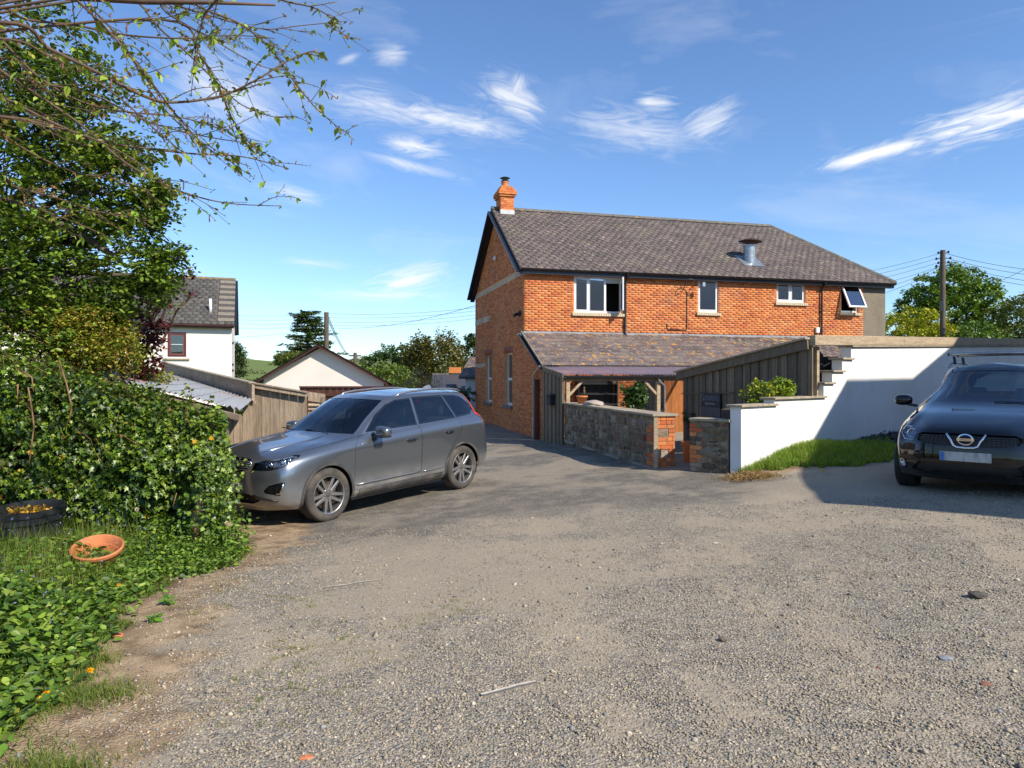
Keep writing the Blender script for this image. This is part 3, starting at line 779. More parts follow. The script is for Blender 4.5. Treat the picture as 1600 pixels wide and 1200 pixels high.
hipn = Vector((pk - ez, 0, LEN + .25 - HIPX)).normalized(); hips = Vector((HIPX - LEN - .25, 0, pk - ez)).normalized()
hipl = math.hypot(HIPX - LEN - .25, pk - ez)
def hsp(s):
    t = s / hipl; c = DEP / 2; w = (DEP / 2 + OV) * (1 - t); return [(c - w, c + w)]
slates(Vector((LEN + .25, 0, ez)), (0, 1, 0), hips, hipn, int(hipl / .205), hipl / int(hipl / .205), .3, hsp, None, SLT)
# lean-to slates
lsl = math.hypot(LT + .12, (LTZ0 - LTZ1) * (LT + .12) / LT)
lds = Vector((0, LT, LTZ0 - LTZ1)).normalized(); ldn = Vector((0, -(LTZ0 - LTZ1), LT)).normalized()
leo = Vector((0, -(LT + .12), LTZ1 - .12 * (LTZ0 - LTZ1) / LT + .06))
LSL = []
slates(leo, (1, 0, 0), lds, ldn, 10, lsl / 10, .29, lambda s: [(-.09, LEN)], None, LSL)
lr = MB(); lr.obox(leo + Vector((-.09, 0, 0)) - ldn * .05, (LEN + .09, 0, 0), lds * lsl, ldn * .05)
lroof = lr.build('lean_to_roof', bpy.data.materials['roof_underlay'], house)
LSL.sort(key=lambda b: -area_seen((b[0], b[1], b[3].cross(b[1]).normalized() * -.001, b[3], None), CAML))
LSL.sort(key=lambda b: -(b[1].length > .2) / (CAML - b[0]).length_squared)
for b in LSL[:290]: single('slate', b[0], b[1], b[2], b[3], MT['slate1'], lroof)
def slate_mesh(lst, name):
    N = len(lst); V = np.empty((N, 8, 3), np.float32)
    for i, (c0, du, dn_, t, _) in enumerate(lst):
        V[i, 0] = c0; V[i, 1] = c0 + du; V[i, 2] = c0 + du + t; V[i, 3] = c0 + t
        for k in range(4): V[i, 4 + k] = V[i, k] + np.array(dn_)
    fc = np.array([(4, 5, 6, 7), (0, 1, 5, 4), (1, 2, 6, 5), (3, 0, 4, 7)])
    FF = (fc[None] + (np.arange(N) * 8)[:, None, None]).reshape(-1, 4)
    C = np.array([spal(0) for _ in lst], np.float32)
    return np_mesh(name, V.reshape(-1, 3), FF, np.repeat(C, 8, 0))
x = link('slating', slate_mesh(LSL[290:], 'slating'), MT['slate_lichen'], lroof); x['kind'] = 'stuff'
x = link('slating', slate_mesh(SLT, 'slating'), MT['slate'], roof_o); x['kind'] = 'stuff'
# back slope stays hidden: ridge and hip tiles
def ridge(p, q, parent, m, n, name='ridge_tile', r=.11, up=(0, 0, 1)):
    p, q = Vector(p), Vector(q); L = (q - p).length; d = (q - p).normalized()
    s = d.cross(Vector(up)).normalized(); u = s.cross(d).normalized()
    for i in range(n):
        a = p + d * (L * i / n + .004); b = p + d * (L * (i + 1) / n - .004); mb = MB()
        pr = [(-r, -.07), (-r * .55, .0), (0, .045), (r * .55, .0), (r, -.07), (r * .8, -.09), (0, .015), (-r * .8, -.09)]
        pts = [a + s * x + u * (y + random.uniform(-.002, .002)) for x, y in pr]
        mb.prism(pts, b - a); mb.build(name, m, parent)
ridge((-.2, DEP / 2, pk + .05), (HIPX, DEP / 2, pk + .05), roof_o, MT['ridge'], 27)
ridge((LEN + .27, e1 - .02, ez + .05), (HIPX, DEP / 2, pk + .05), roof_o, MT['ridge'], 11)
# barge boards of the gable, fascia and gutter
for yy, s_ in ((e1, 1), (e2, -1)):
    p = Vector((-.21, yy, ez - .12)); q = Vector((-.21, DEP / 2, pk - .12))
    MB().bar(p, q, .04, .24, up=(1, 0, 0)).build('bargeboard', MT['barge'], roof_o)
    # visible soffit strip under the verge
    MB().prism([p + Vector((.02, 0, -.08)), q + Vector((.02, 0, -.08)), q + Vector((.21, 0, -.08)), p + Vector((.21, 0, -.08))], (0, 0, -.02)).build('soffit', MT['barge'], roof_o)
MB().box(-.2, LEN + .22, e1 + .03, e1 + .055, ez - .17, ez + .01).build('fascia', MT['black_plastic'], house)
MB().box(-.2, LEN + .22, e1 + .056, -.04, ez - .165, ez - .14).build('soffit', MT['black_plastic'], house)
def gutter(p, q, parent, r=.058, m=None):
    p, q = Vector(p), Vector(q); d = (q - p); s = Vector((-d.y, d.x, 0)).normalized(); pr = []
    for k in range(9):
        a = math.pi + math.pi * k / 8; pr.append((math.cos(a) * r, math.sin(a) * r))
    pr += [(x * .9, y * .9) for x, y in pr[::-1]]
    MB().prism([p + s * x + Vector((0, 0, y)) for x, y in pr], d).build('gutter', m or MT['black_plastic'], parent, smooth=False)
gutter((-.2, e1 - .03, ez - .0), (LEN + .24, e1 - .03, ez - .0), house)
for ux, zb in ((3.50, LTZ0 + .02), (fu(1282), LTZ0 - .02)):
    mb = MB(); mb.tube([(ux, e1 - .03, ez - .06), (ux, e1 - .03, ez - .14), (ux, -.07, ez - .30), (ux, -.07, zb + .1), (ux, -.12, zb)], .034, 10)
    dp = mb.build('downpipe', MT['black_plastic'], house, smooth=True, angle=40)
    for zz in (4.75, 4.0, 3.3): MB().box(ux - .05, ux + .05, -.075, -.005, zz, zz + .03).build('pipe_bracket', MT['black_plastic'], dp)
# flashing over the lean-to
mb = MB(); mb.obox((-.03, -.012, LTZ0 - .0), (LEN, 0, 0), (0, -.16, -.078), (0, .01, .075)); mb.box(-.03, LEN, -.02, -.010, LTZ0 + .0, LTZ0 + .1)
mb.build('lead_flashing', MT['lead'], lroof)
# lean-to verge
MB().bar((-.10, -LT - .13, LTZ1 - .10), (-.10, .02, LTZ0 - .03), .035, .17, up=(1, 0, 0)).build('bargeboard', MT['barge'], lroof)
MB().bar((-.10, -LT - .13, LTZ1 + .02), (-.10, .02, LTZ0 + .085), .06, .025, up=(1, 0, 0)).build('verge_strip', MT['coping'], lroof)
MB().tube([(-.10, .45, LTZ0 + .02), (-.10, .05, LTZ0 + .03), (-.13, -.10, LTZ0 - .10), (-.13, -.3, LTZ0 - .25)], .022, 8).build('overflow_pipe', MT['upvc'], house, smooth=True)
mb = MB(); mb.tube([(-.14, -LT - .05, LTZ1 - .02), (-.14, -1.75, LTZ1 - .18), (-.09, -1.32, LTZ1 - .30), (-.07, -1.3, 1.45), (-.07, -1.3, -.30), (-.14, -1.33, -.37)], .034, 10)
mb.build('downpipe', MT['beige_pipe'], house, smooth=True, angle=40)
MB().box(-.16, -.005, -1.72, -1.58, -.6, 1.55).build('corner_post', MT['wood_brown'], house)
gutter((0, -LT - .16, LTZ1 + .0), (.4, -LT - .16, LTZ1 + .0), house, .05)
# chimney
ch = thing_ch = None
cb = MB(); CX, CY = .34, DEP / 2
cb.box(CX - .25, CX + .25, CY - .36, CY + .36, ZR - .6, ZR + .60); chim = cb.build('chimney', MT['mortar'], roof_o)
CB = []
def shell(x0, x1, y0, y1, z0, z1, pr=.008):
    lay((x0, y0, 0), (1, 0, 0), (0, -1, 0), lambda z: [(0, x1 - x0)], z0, z1 + .001, pr, out=CB)
    lay((x1, y1, 0), (-1, 0, 0), (0, 1, 0), lambda z: [(0, x1 - x0)], z0, z1 + .001, pr, out=CB)
    lay((x0, y0, 0), (0, 1, 0), (-1, 0, 0), lambda z: [(0, y1 - y0)], z0, z1 + .001, pr, out=CB)
    lay((x1, y1, 0), (0, -1, 0), (1, 0, 0), lambda z: [(0, y1 - y0)], z0, z1 + .001, pr, out=CB)
zc = ZR - .02
shell(CX - .25, CX + .25, CY - .36, CY + .36, zc, zc + .525)
shell(CX - .30, CX + .30, CY - .41, CY + .41, zc + .525, zc + .60)
shell(CX - .34, CX + .34, CY - .45, CY + .45, zc + .60, zc + .75)
shell(CX - .29, CX + .29, CY - .40, CY + .40, zc + .75, zc + .825)
shell(CX - .24, CX + .24, CY - .35, CY + .35, zc + .825, zc + .90)
for c in CB: single('brick', c[0], c[1], c[2], c[3], MT['brick1'], chim)
mb = MB(); mb.box(CX - .295, CX + .295, CY - .405, CY + .405, zc + .525, zc + .597); mb.box(CX - .335, CX + .335, CY - .445, CY + .445, zc + .6, zc + .747)
mb.box(CX - .285, CX + .285, CY - .395, CY + .395, zc + .75, zc + .822); mb.box(CX - .235, CX + .235, CY - .345, CY + .345, zc + .825, zc + .895)
mb.prism([(CX - .22, CY - .3, zc + .895), (CX + .22, CY - .3, zc + .895), (CX + .22, CY + .3, zc + .895), (CX - .22, CY + .3, zc + .895)], (0, 0, .05))
mb.build('chimney_cap', mat('flaunching', (.40, .22, .08), .9, n1=(10, .3), stains=[(6, .5, .6, (.5, .25, .05), .6)]), chim)
MB().box(CX - .27, CX + .27, CY - .39, CY + .39, ZR - .3, zc + .02).build('lead_flashing', mat('pale_lead', (.52, .52, .50), .6, n1=(8, .2)), chim)
T = Matrix.Translation
PM_ = T((CX, CY, zc + .93)) @ Matrix.Diagonal((.9, .9, .72, 1))
pot = MB(); pot.lathe([(.0, .36), (.13, .36), (.15, .30), (.165, .30), (.165, .26), (.15, .24), (.17, 0)][::-1], 18, PM_); pot.build('chimney_pot', MT['terracotta'], chim, smooth=True, angle=35)
cw = MB(); cw.lathe([(.15, .34), (.16, .36), (.16, .39), (.13, .40)], 16, PM_)
for a in range(4):
    an = a * math.pi / 2 + .5; cw.tube([PM_ @ Vector((.11 * math.cos(an), .11 * math.sin(an), .38)), PM_ @ Vector((.11 * math.cos(an), .11 * math.sin(an), .52))], .01, 5)
cw.lathe([(.0, .60), (.1, .58), (.21, .525), (.21, .515), (.0, .53)], 18, PM_); cw.build('chimney_cowl', MT['black_plastic'], chim, smooth=True, angle=35)
# flue with rusty rain cap
fx, ft = 8.85, .27
fy = eo.y + (DEP / 2 - eo.y) * ft; fz = ez + (pk - ez) * ft
fl = MB(); fl.lathe([(.21, -.1), (.21, .60), (.19, .60), (.19, .2)], 20, T((fx, fy, fz))); flo = fl.build('flue', MT['galv'], roof_o, smooth=True, angle=40)
mb = MB(); mb.lathe([(.0, .86), (.12, .85), (.42, .735), (.42, .725), (.0, .80)], 24, T((fx, fy, fz)) @ Matrix.Rotation(R(3), 4, 'Y')); mb.build('rain_cap', MT['rust'], flo, smooth=True, angle=30)
mb = MB()
for a in range(3):
    an = a * 2.09 + .3; mb.bar((fx + .2 * math.cos(an), fy + .2 * math.sin(an), fz + .5), (fx + .2 * math.cos(an), fy + .2 * math.sin(an), fz + .78), .03, .006)
mb.build('cap_strut', MT['galv'], flo)
MB().obox(Vector((fx - .42, fy, fz)) - ds * .42 + dn * .022, (.84, 0, 0), ds * .85, dn * .01).build('flue_flashing', MT['galv'], flo)
MB().bar(Vector((fx - .25, fy - .1, fz + .62)), Vector((fx - .55, fy + .1, fz + .74)), .015, .015).build('stay_rod', MT['galv'], flo)

# ------------------------------------------------------------------ windows of the front
def win_front(a, b, c, d, kind):
    yo = .05; fr = MB(); w = .055; dpt = .06
    def fbox(x0, x1, z0, z1, y0=yo, dp=dpt): fr.box(x0, x1, y0, y0 + dp, z0, z1)
    fbox(a + .004, b - .004, c, c + w + .01); fbox(a + .004, b - .004, d - w, d); fbox(a + .004, a + w, c + w + .01, d - w); fbox(b - w, b - .004, c + w + .01, d - w)
    bars = []
    if kind == 'three': bars = [a + (b - a) * .31, a + (b - a) * .655]
    if kind == 'two': bars = [(a + b) / 2]
    for x in bars: fbox(x - .035, x + .035, c + w + .01, d - w)
    win = fr.build('window', MT['upvc'], house, bevel=.006)
    xs = [a + w] + bars + [b - w]
    for i in range(len(xs) - 1):
        x0, x1 = xs[i] + (.035 if i else 0), xs[i + 1] - (.035 if i < len(xs) - 2 else 0)
        if kind == 'hung' or (kind == 'three' and i == 2): continue
        s = MB(); z0, z1 = c + w + .01, d - w; q = .035 if kind != 'three' or i == 0 else .012
        for bx in ((x0, x1, z0, z0 + q), (x0, x1, z1 - q, z1), (x0, x0 + q, z0 + q, z1 - q), (x1 - q, x1, z0 + q, z1 - q)): s.box(bx[0], bx[1], yo - .012, yo + .04, bx[2], bx[3])
        s.build('sash', MT['upvc'], win, bevel=.005)
        MB().box(x0 + q, x1 - q, yo + .015, yo + .02, z0 + q, z1 - q).build('pane', MT['pane_sky'], win)
    # brick sill: headers on edge
    n = max(4, int((b - a + .16) / .082)); wd = (b - a + .16) / n
    for i in range(n):
        o_ = a - .08 + i * wd
        MB().obox((o_ + .005, -.075, c - .11), (wd - .01, 0, 0), (0, .15, .02), (0, 0, .09)).build('sill_brick', MT['sill'], win)
    return win, yo, w
w1, yo, w_ = win_front(*FO[0], 'three')
a, b, c, d = FO[0]
# open casement of the first window, hinged right
x1 = b - .055; hw = x1 - (a + (b - a) * .655 + .035); ang = R(76)
dv = Vector((-math.cos(ang), -math.sin(ang), 0)) * hw; nv = Vector((-dv.y, dv.x, 0)).normalized() * .045
cs = MB(); H0 = Vector((x1 - .01, yo - .02, c + .065)); hh = d - .055 - c - .065
cs.obox(H0, dv, nv, (0, 0, .05)); cs.obox(H0 + Vector((0, 0, hh - .05)), dv, nv, (0, 0, .05)); cs.obox(H0 + Vector((0, 0, .05)), dv.normalized() * .05, nv, (0, 0, hh - .1)); cs.obox(H0 + dv - dv.normalized() * .05 + Vector((0, 0, .05)), dv.normalized() * .05, nv, (0, 0, hh - .1))
cso = cs.build('open_sash', MT['upvc'], w1)
MB().obox(H0 + nv * .4 + dv.normalized() * .05 + Vector((0, 0, .05)), dv - dv.normalized() * .1, nv * .12, (0, 0, hh - .1)).build('pane', MT['pane_sky'], cso)
# leaning dark slope and cable seen inside the first window: loft bed frame
MB().box(a + .02, b - .02, .12, .13, d - .2, d - .02).build('blind', MT['blind'], w1)
win_front(*FO[1], 'one'); a, b, c, d = FO[1]
MB().box(a + .03, b - .03, .13, .14, c + .02, d - .02).build('blind', MT['blind'], house)
win_front(*FO[2], 'two'); a, b, c, d = FO[2]
MB().box(a + .03, b - .03, .2, .21, d - .22, d - .02).build('blind', MT['curtain'], house)
for q in (.12, .62): MB().box(a + (b - a) * q, a + (b - a) * (q + .2), .25, .26, c + .05, d - .1).build('curtain', MT['curtain'], house)
w4, yo, w_ = win_front(*FO[3], 'hung'); a, b, c, d = FO[3]
ang = R(26); L = d - c - .1; dv = Vector((0, -math.sin(ang), -math.cos(ang))) * L; nv = Vector((0, -math.cos(ang), math.sin(ang))) * .05
H0 = Vector((a - .0, yo - .04, d - .06)); W4 = b - a + .0; cs = MB()
cs.obox(H0, (W4, 0, 0), nv, dv.normalized() * .06); cs.obox(H0 + dv * (1 - .06 / L), (W4, 0, 0), nv, dv.normalized() * .06)
cs.obox(H0 + dv.normalized() * .06, (.06, 0, 0), nv, dv * (1 - .12 / L)); cs.obox(H0 + Vector((W4 - .06, 0, 0)) + dv.normalized() * .06, (.06, 0, 0), nv, dv * (1 - .12 / L))
cso = cs.build('open_sash', MT['upvc'], w4)
MB().obox(H0 + Vector((.06, 0, 0)) + nv * .4 + dv.normalized() * .06, (W4 - .12, 0, 0), nv * .12, dv * (1 - .12 / L)).build('pane', MT['pane_sky'], cso)
MB().bar((b - .12, yo, c + .05), (b - .12, yo - .40, c + .10), .02, .01).build('window_stay', MT['galv'], w4)
# gable windows
for (a, b, c, d) in GH:
    xo = .12; fr = MB(); w = .06
    def gb(y0, y1, z0, z1, x0=xo, dp=.06): fr.box(x0, x0 + dp, y0, y1, z0, z1)
    gb(a, b, c, c + .09); gb(a, b, d - w, d); gb(a, a + w, c + .09, d - w); gb(b - w, b, c + .09, d - w); zm = (c + d) / 2; gb(a + w, b - w, zm - .045, zm + .045)
    # segmental head infill
    n = 8; pts = [(xo - .01, a + (b - a) * i / n, d - .10 * (abs(i / n - .5) * 2) ** 2) for i in range(n + 1)] + [(xo - .01, b, d + .001), (xo - .01, a, d + .001)]
    win = fr.build('window', MT['upvc'], house, bevel=.006)
    for z0, z1 in ((c + .09, zm - .045), (zm + .045, d - w)): MB().box(xo + .02, xo + .025, a + w, b - w, z0, z1).build('pane', MT['pane'], win)
    MB().box(-.075, .12, a - .06, b + .06, c - .10, c - .002).build('sill', mat('slate_sill', (.11, .11, .12), .6, n1=(9, .3)) if 'slate_sill' not in bpy.data.materials else bpy.data.materials['slate_sill'], win, bevel=.006)
    for y0, y1 in ((a + .05, a + .28), (b - .3, b - .05)): MB().box(.35, .36, y0, y1, c, d - .1).build('curtain', MT['curtain'], house)
# small fittings
mb = MB(); mb.lathe([(.09, 0), (.10, .05), (.05, .09), (0, .1)], 14, T((-.02, 3.9, 6.1)) @ Matrix.Rotation(R(-90), 4, 'Y')); mb.build('alarm_lamp', MT['upvc'], house, smooth=True)
mb = MB(); mb.box(-.10, -.005, .38, .55, 3.62, 3.78); mb.tube([(-.09, .46, 3.70), (-.25, .40, 3.62)], .05, 8); mb.build('security_camera', MT['black_plastic'], house)
ax, az = fu(1074), 4.90
mb = MB(); pts = [(ax - .25, -.03, az - .40)] + [(ax - .05 + .21 * math.cos(t), -.30, az - .17 + .22 * math.sin(t)) for t in np.linspace(3.3, .2, 9)] + [(ax + .19, -.26, az - .17)]
mb.tube([tuple(map(float, p)) for p in pts], .014, 6); mb.tube([(ax + .17, -.02, az - .16), (ax + .19, -.3, az - .17)], .014, 6)
dish = mb.build('aerial_bracket', MT['black_plastic'], house, smooth=True)
mb = MB(); mb.tube([(ax + .20, -.3, az - .17), (ax + .42, -.36, az - .14)], .012, 6); mb.box(ax + .36, ax + .46, -.39, -.33, az - .20, az - .06); mb.build('aerial_head', MT['galv'], dish)
MB().tube([(ax - .03, -.025, az - .35), (ax - .03, -.025, az - 1.62), (ax - .06, -.025, az - 1.67), (ax - .72, -.025, az - 1.66), (ax - .78, -.025, az - 1.60), (ax - .78, -.025, az - 1.45)], .013, 6).build('cable', MT['wire'], house, smooth=True)
MB().box(fu(1273), fu(1278.5), -.09, -.008, 3.22, 3.42).build('junction_box', MT['upvc'], house, bevel=.01)

# ------------------------------------------------------------------ canopy in front of the lean-to
canopy = thing('timber_canopy', 'timber porch canopy with purple corrugated roof below the lean-to', 'canopy', HM @ Vector((0, -LT, 0)), HW)
def HL(u, v, z): return Vector((u, -(v - LT), z))      # v measured out from the main front
CV0, CV1, CZ0, CZ1 = LT + .17, 4.10, LTZ1 - .06, 1.665
n = 13; sw = 4.55 / n * 1.0
poly = bpy.data.materials.new('purple_corrugated_plastic'); poly.use_nodes = True
_n = poly.node_tree; _b = _n.nodes['Principled BSDF']; _b.inputs['Base Color'].default_value = (.44, .39, .47, 1); _b.inputs['Roughness'].default_value = .28
_t = _n.nodes.new('ShaderNodeBsdfTransparent'); _t.inputs[0].default_value = (.90, .88, .86, 1); _m = _n.nodes.new('ShaderNodeMixShader'); _m.inputs[0].default_value = .52
_n.links.new(_t.outputs[0], _m.inputs[1]); _n.links.new(_b.outputs[0], _m.inputs[2]); _n.links.new(_m.outputs[0], _n.nodes['Material Output'].inputs[0])
for i in range(n):
    u0 = -.06 + i * sw; K = 40; V = []; Fs = []
    for k in range(K + 1):
        u = u0 + (sw + .03) * k / K; zz = .019 * math.cos(2 * math.pi * u / .095)
        for j_, (v, z) in enumerate(((CV0, CZ0), (CV1, CZ1))): V.append(HL(u, v, z + zz + .02 + (.004 if i % 2 else 0)))
    for k in range(K): Fs.append((2 * k, 2 * k + 1, 2 * k + 3, 2 * k + 2))
    link('roof_sheet', np_mesh('roof_sheet', [tuple(v) for v in V], np.array(Fs), smooth=True), poly, canopy)
for u in (0, 1.1, 2.2, 3.3, 4.4): MB().bar(HL(u + .03, CV0 - .1, CZ0 - .04), HL(u + .03, CV1 - .12, CZ1 - .05), .05, .09).build('rafter', MT['wood_beam'], canopy)
MB().bar(HL(-.06, CV1 - .08, CZ1 - .09), HL(4.55, CV1 - .08, CZ1 - .09), .09, .13).build('front_beam', MT['wood_dark'], canopy)
MB().bar(HL(-.06, CV1 - .0, CZ1 - .035), HL(4.55, CV1 - .0, CZ1 - .035), .03, .05).build('fascia_strip', MT['black_plastic'], canopy)
for u in (.07, 2.70):
    MB().bar(HL(u, CV1 - .09, -.4), HL(u, CV1 - .09, CZ1 - .16), .10, .10, up=(0, 1, 0)).build('post', MT['wood_beam'], canopy)
    sg = 1 if u < 1 else -1
    MB().bar(HL(u + sg * .05, CV1 - .09, CZ1 - .52), HL(u + sg * .40, CV1 - .09, CZ1 - .17), .06, .07, up=(0, 1, 0)).build('brace', MT['wood_beam'], canopy)
MB().tube([HL(2.66, CV1 + .02, CZ1 - .08), HL(2.68, CV1 + .03, CZ1 - .14), HL(2.86, CV1 - .03, CZ1 - .28), HL(2.88, CV1 - .05, CZ1 - .42), HL(2.88, CV1 - .05, -.1)], .026, 8).build('downpipe', MT['galv'], canopy, smooth=True, angle=40)
gutter(HL(-.05, CV1 + .05, CZ1 - .05), HL(4.5, CV1 + .05, CZ1 - .05), canopy, .04)
# boarded left side
nb_ = 11
for i in range(nb_):
    v0 = LT + .06 + (CV1 - LT - .12) * i / nb_; v1 = LT + .06 + (CV1 - LT - .12) * (i + 1) / nb_; zt = CZ0 + (CZ1 - CZ0) * ((v0 - CV0) / (CV1 - CV0)) - .06
    x0 = -.055 if i % 2 else -.075
    MB().obox(HL(x0, v0 + (0 if i % 2 else -.0), -.65), (.022, 0, 0), (0, -(v1 - v0) + (.012 if i % 2 else .004), 0), (0, 0, zt + .65)).build('board', MT['wood_dark'], canopy)
MB().bar(HL(-.09, LT + .05, CZ0 - .02), HL(-.09, CV1, CZ1 - .02), .03, .12).build('side_board', MT['wood_dark'], canopy)
MB().bar(HL(-.08, CV1 - .04, -.6), HL(-.08, CV1 - .04, CZ1 - .1), .06, .05, up=(0, 1, 0)).build('corner_board', MT['wood_dark'], canopy)
lbx = MB(); lbx.obox(HL(-.21, 3.02, .84), (.13, 0, 0), (0, -.36, 0), (0, 0, .24)); lbx.prism([HL(-.23, 3.0, 1.08), HL(-.23, 3.40, 1.08), HL(-.08, 3.40, 1.14), HL(-.08, 3.0, 1.14)], (0, 0, .012))
tag(lbx.build('letterbox', MT['black_matt'], None), 'black metal letterbox hung on the dark vertical boards', 'letterbox')
bpy.data.objects['letterbox'].matrix_world = wmat(canopy)
CMW = wmat(canopy)
def at_canopy(o): o.matrix_world = CMW @ o.matrix_world; reg(o, CMW.copy()); return o
# timber doors and dark recess boarding
door = thing('timber_door', 'orange varnished ledged timber door standing open under the canopy', 'door', CMW @ HL(4.22, LT + .05, -.1), HW)
for i in range(10): MB().box(-.42 + i * .125, -.42 + (i + 1) * .125 - .006, -.04, -.01, 0, 1.78).build('board', MT['wood_orange'], door)
for z in (.15, .5, .85, 1.2, 1.55): MB().box(.86, 1.38, -.075, -.041, z, z + .10).build('ledge', MT['wood_orange'], door)
MB().box(.80, .86, -.08, 0.0, 0, 1.82).build('door_frame', MT['wood_orange'], door)
for i in range(4): MB().box(.86 + i * .13, .86 + (i + 1) * .13 - .006, -.04, -.01, 0, 1.78).build('board', MT['wood_orange'], door)
rec = thing('dark_boarded_screen', 'black vertical board screen behind the plant under the canopy', 'screen', CMW @ HL(2.95, LT + .03, -.1), HW)
for i in range(7): MB().box(i * .12, i * .12 + .112, -.03, 0, 0, 1.80).build('board', mat('black_board', (.012, .014, .018), .5) if 'black_board' not in bpy.data.materials else bpy.data.materials['black_board'], rec)
# dresser shelf
dr = thing('dresser_shelf', 'dark grey dresser shelf unit against the porch brick wall', 'shelf', CMW @ HL(.95, LT + .30, 0), HW)
dr_m = MT['shelf_grey']
MB().box(0, .035, -.0, .26, -.1, 1.62).build('side_panel', dr_m, dr); MB().box(1.22, 1.255, 0, .26, -.1, 1.62).build('side_panel', dr_m, dr)
for z in (1.40, 1.10, .80): MB().box(.036, 1.219, .0, .25, z, z + .03).build('shelf', dr_m, dr)
for i in range(14): MB().box(.037 + i * .0843, .037 + (i + 1) * .0843 - .004, .251, .265, -.1, 1.6).build('back_board', mat('back_board', (.022, .026, .032), .6) if 'back_board' not in bpy.data.materials else bpy.data.materials['back_board'], dr)
vs = MB(); vs.lathe([(.0, 0), (.05, 0), (.075, .06), (.06, .12), (.035, .15), (.045, .17)], 14, T(CMW @ HL(2.02, LT + .42, 1.43))); tag(vs.build('vase', mat('cream_pottery', (.6, .45, .33), .5), smooth=True), 'cream pottery vase on the top shelf of the dresser', 'vase')
vs = MB(); M_ = T(CMW @ HL(1.08, LT + .42, 1.13)); vs.lathe([(.0, 0), (.04, 0), (.03, .05), (.04, .09), (.02, .13), (0, .15)], 10, M_); vs.lathe([(.0, .13), (.035, .15), (.03, .19), (0, .21)], 10, M_); tag(vs.build('figurine', mat('brown_pottery', (.30, .2, .1), .6), smooth=True), 'small brown figurine on the middle shelf of the dresser', 'figurine')
# paving inside the gateway
pv = MB()
PAVZ = -.03
k_ = 0
pave = thing('patio_paving', 'buff stone paving slabs inside the gateway', 'paving', (4, 16, PAVZ - .02))
for i in range(9):
    for j_ in range(12):
        sx = .75; u0 = i * sx + (.3 if j_ % 2 else 0); c = Vector((2.35, 11.55, 0)) + Vector((.98, .2, 0)) * u0 + Vector((-.2, .98, 0)) * (j_ * .8)
        q = c + Vector((.3, .3, 0))
        # keep left edge inside the stone wall line
        lx = 1.4 + (18.15 - q.y) * .2027
        if q.x < lx + .1 or q.x > 5.6 + (12.5 - q.y) * .25 or q.y > 20.6: continue
        MB().obox(Vector((c.x, c.y, PAVZ - .04 + random.uniform(-.003, .003))), Vector((.98, .2, 0)) * (sx - .012), Vector((-.2, .98, 0)) * .788, (0, 0, .04)).build('slab', MT['paving'], pave, world=True)
MB().prism([(2.55, 11.6, -.12), (4.2, 11.0, -.12), (5.7, 12.6, -.12), (4.0, 20.6, -.12), (1.2, 20.0, -.12), (1.5, 18.0, -.12)], (0, 0, .05)).build('bedding', MT['stone_mortar'], pave, world=True)
# ------------------------------------------------------------------ rubble stone walls of the gateway
ROCKS = []
for k in range(14):
    mb = MB()
    vs = []
    for x in (0, .33, .67, 1):
        for z in (0, .5, 1):
            e = (x in (0, 1)) + (z in (0, 1))
            vs.append((x + random.uniform(-.05, .05) + (.06 if x == 0 and z != .5 else 0) - (.06 if x == 1 and z != .5 else 0), 1 - (.35 if e == 2 else .15 if e else 0) * random.uniform(.6, 1.3), z + random.uniform(-.06, .06)))
    fs = []
    for i in range(3):
        for j in range(2):
            a = i * 3 + j; fs.append((a, a + 1, a + 4, a + 3))
    base = [(0.02, 0, 0.02), (.98, 0, 0.02), (.98, 0, .98), (0.02, 0, .98)]
    n = len(vs); vs += base
    fs += [(n, 0, 3), (n, 3, 6), (n, 6, 9), (n, 9, n + 1), (n + 1, 9, 10), (n + 1, 10, 11), (n + 1, 11, n + 2), (n + 2, 11, 8), (n + 2, 8, 5), (n + 2, 5, 2), (n + 2, 2, n + 3), (n + 3, 2, 1), (n + 3, 1, 0), (n + 3, 0, n)]
    me = bpy.data.meshes.new('stone'); me.from_pydata(vs, [], fs); me.materials.append(MT['stone'])
    b_ = bmesh.new(); b_.from_mesh(me); bmesh.ops.recalc_face_normals(b_, faces=b_.faces); b_.to_mesh(me); b_.free(); ROCKS.append(me)
def rock(parent, c0, du, dn, dz):
    o = bpy.data.objects.new('stone', random.choice(ROCKS)); COL.objects.link(o); o.parent = parent
    rot = Matrix((du.normalized(), dn.normalized(), dz.normalized())).transposed(); sx = 1
    if rot.determinant() < 0: c0 = c0 + du; du = -du; rot = Matrix((du.normalized(), dn.normalized(), dz.normalized())).transposed()
    m = Matrix.Translation(c0) @ rot.to_4x4() @ Matrix.Diagonal((du.length, dn.length, dz.length, 1))
    o.matrix_parent_inverse = wmat(parent).inverted(); o.matrix_basis = m
    return o
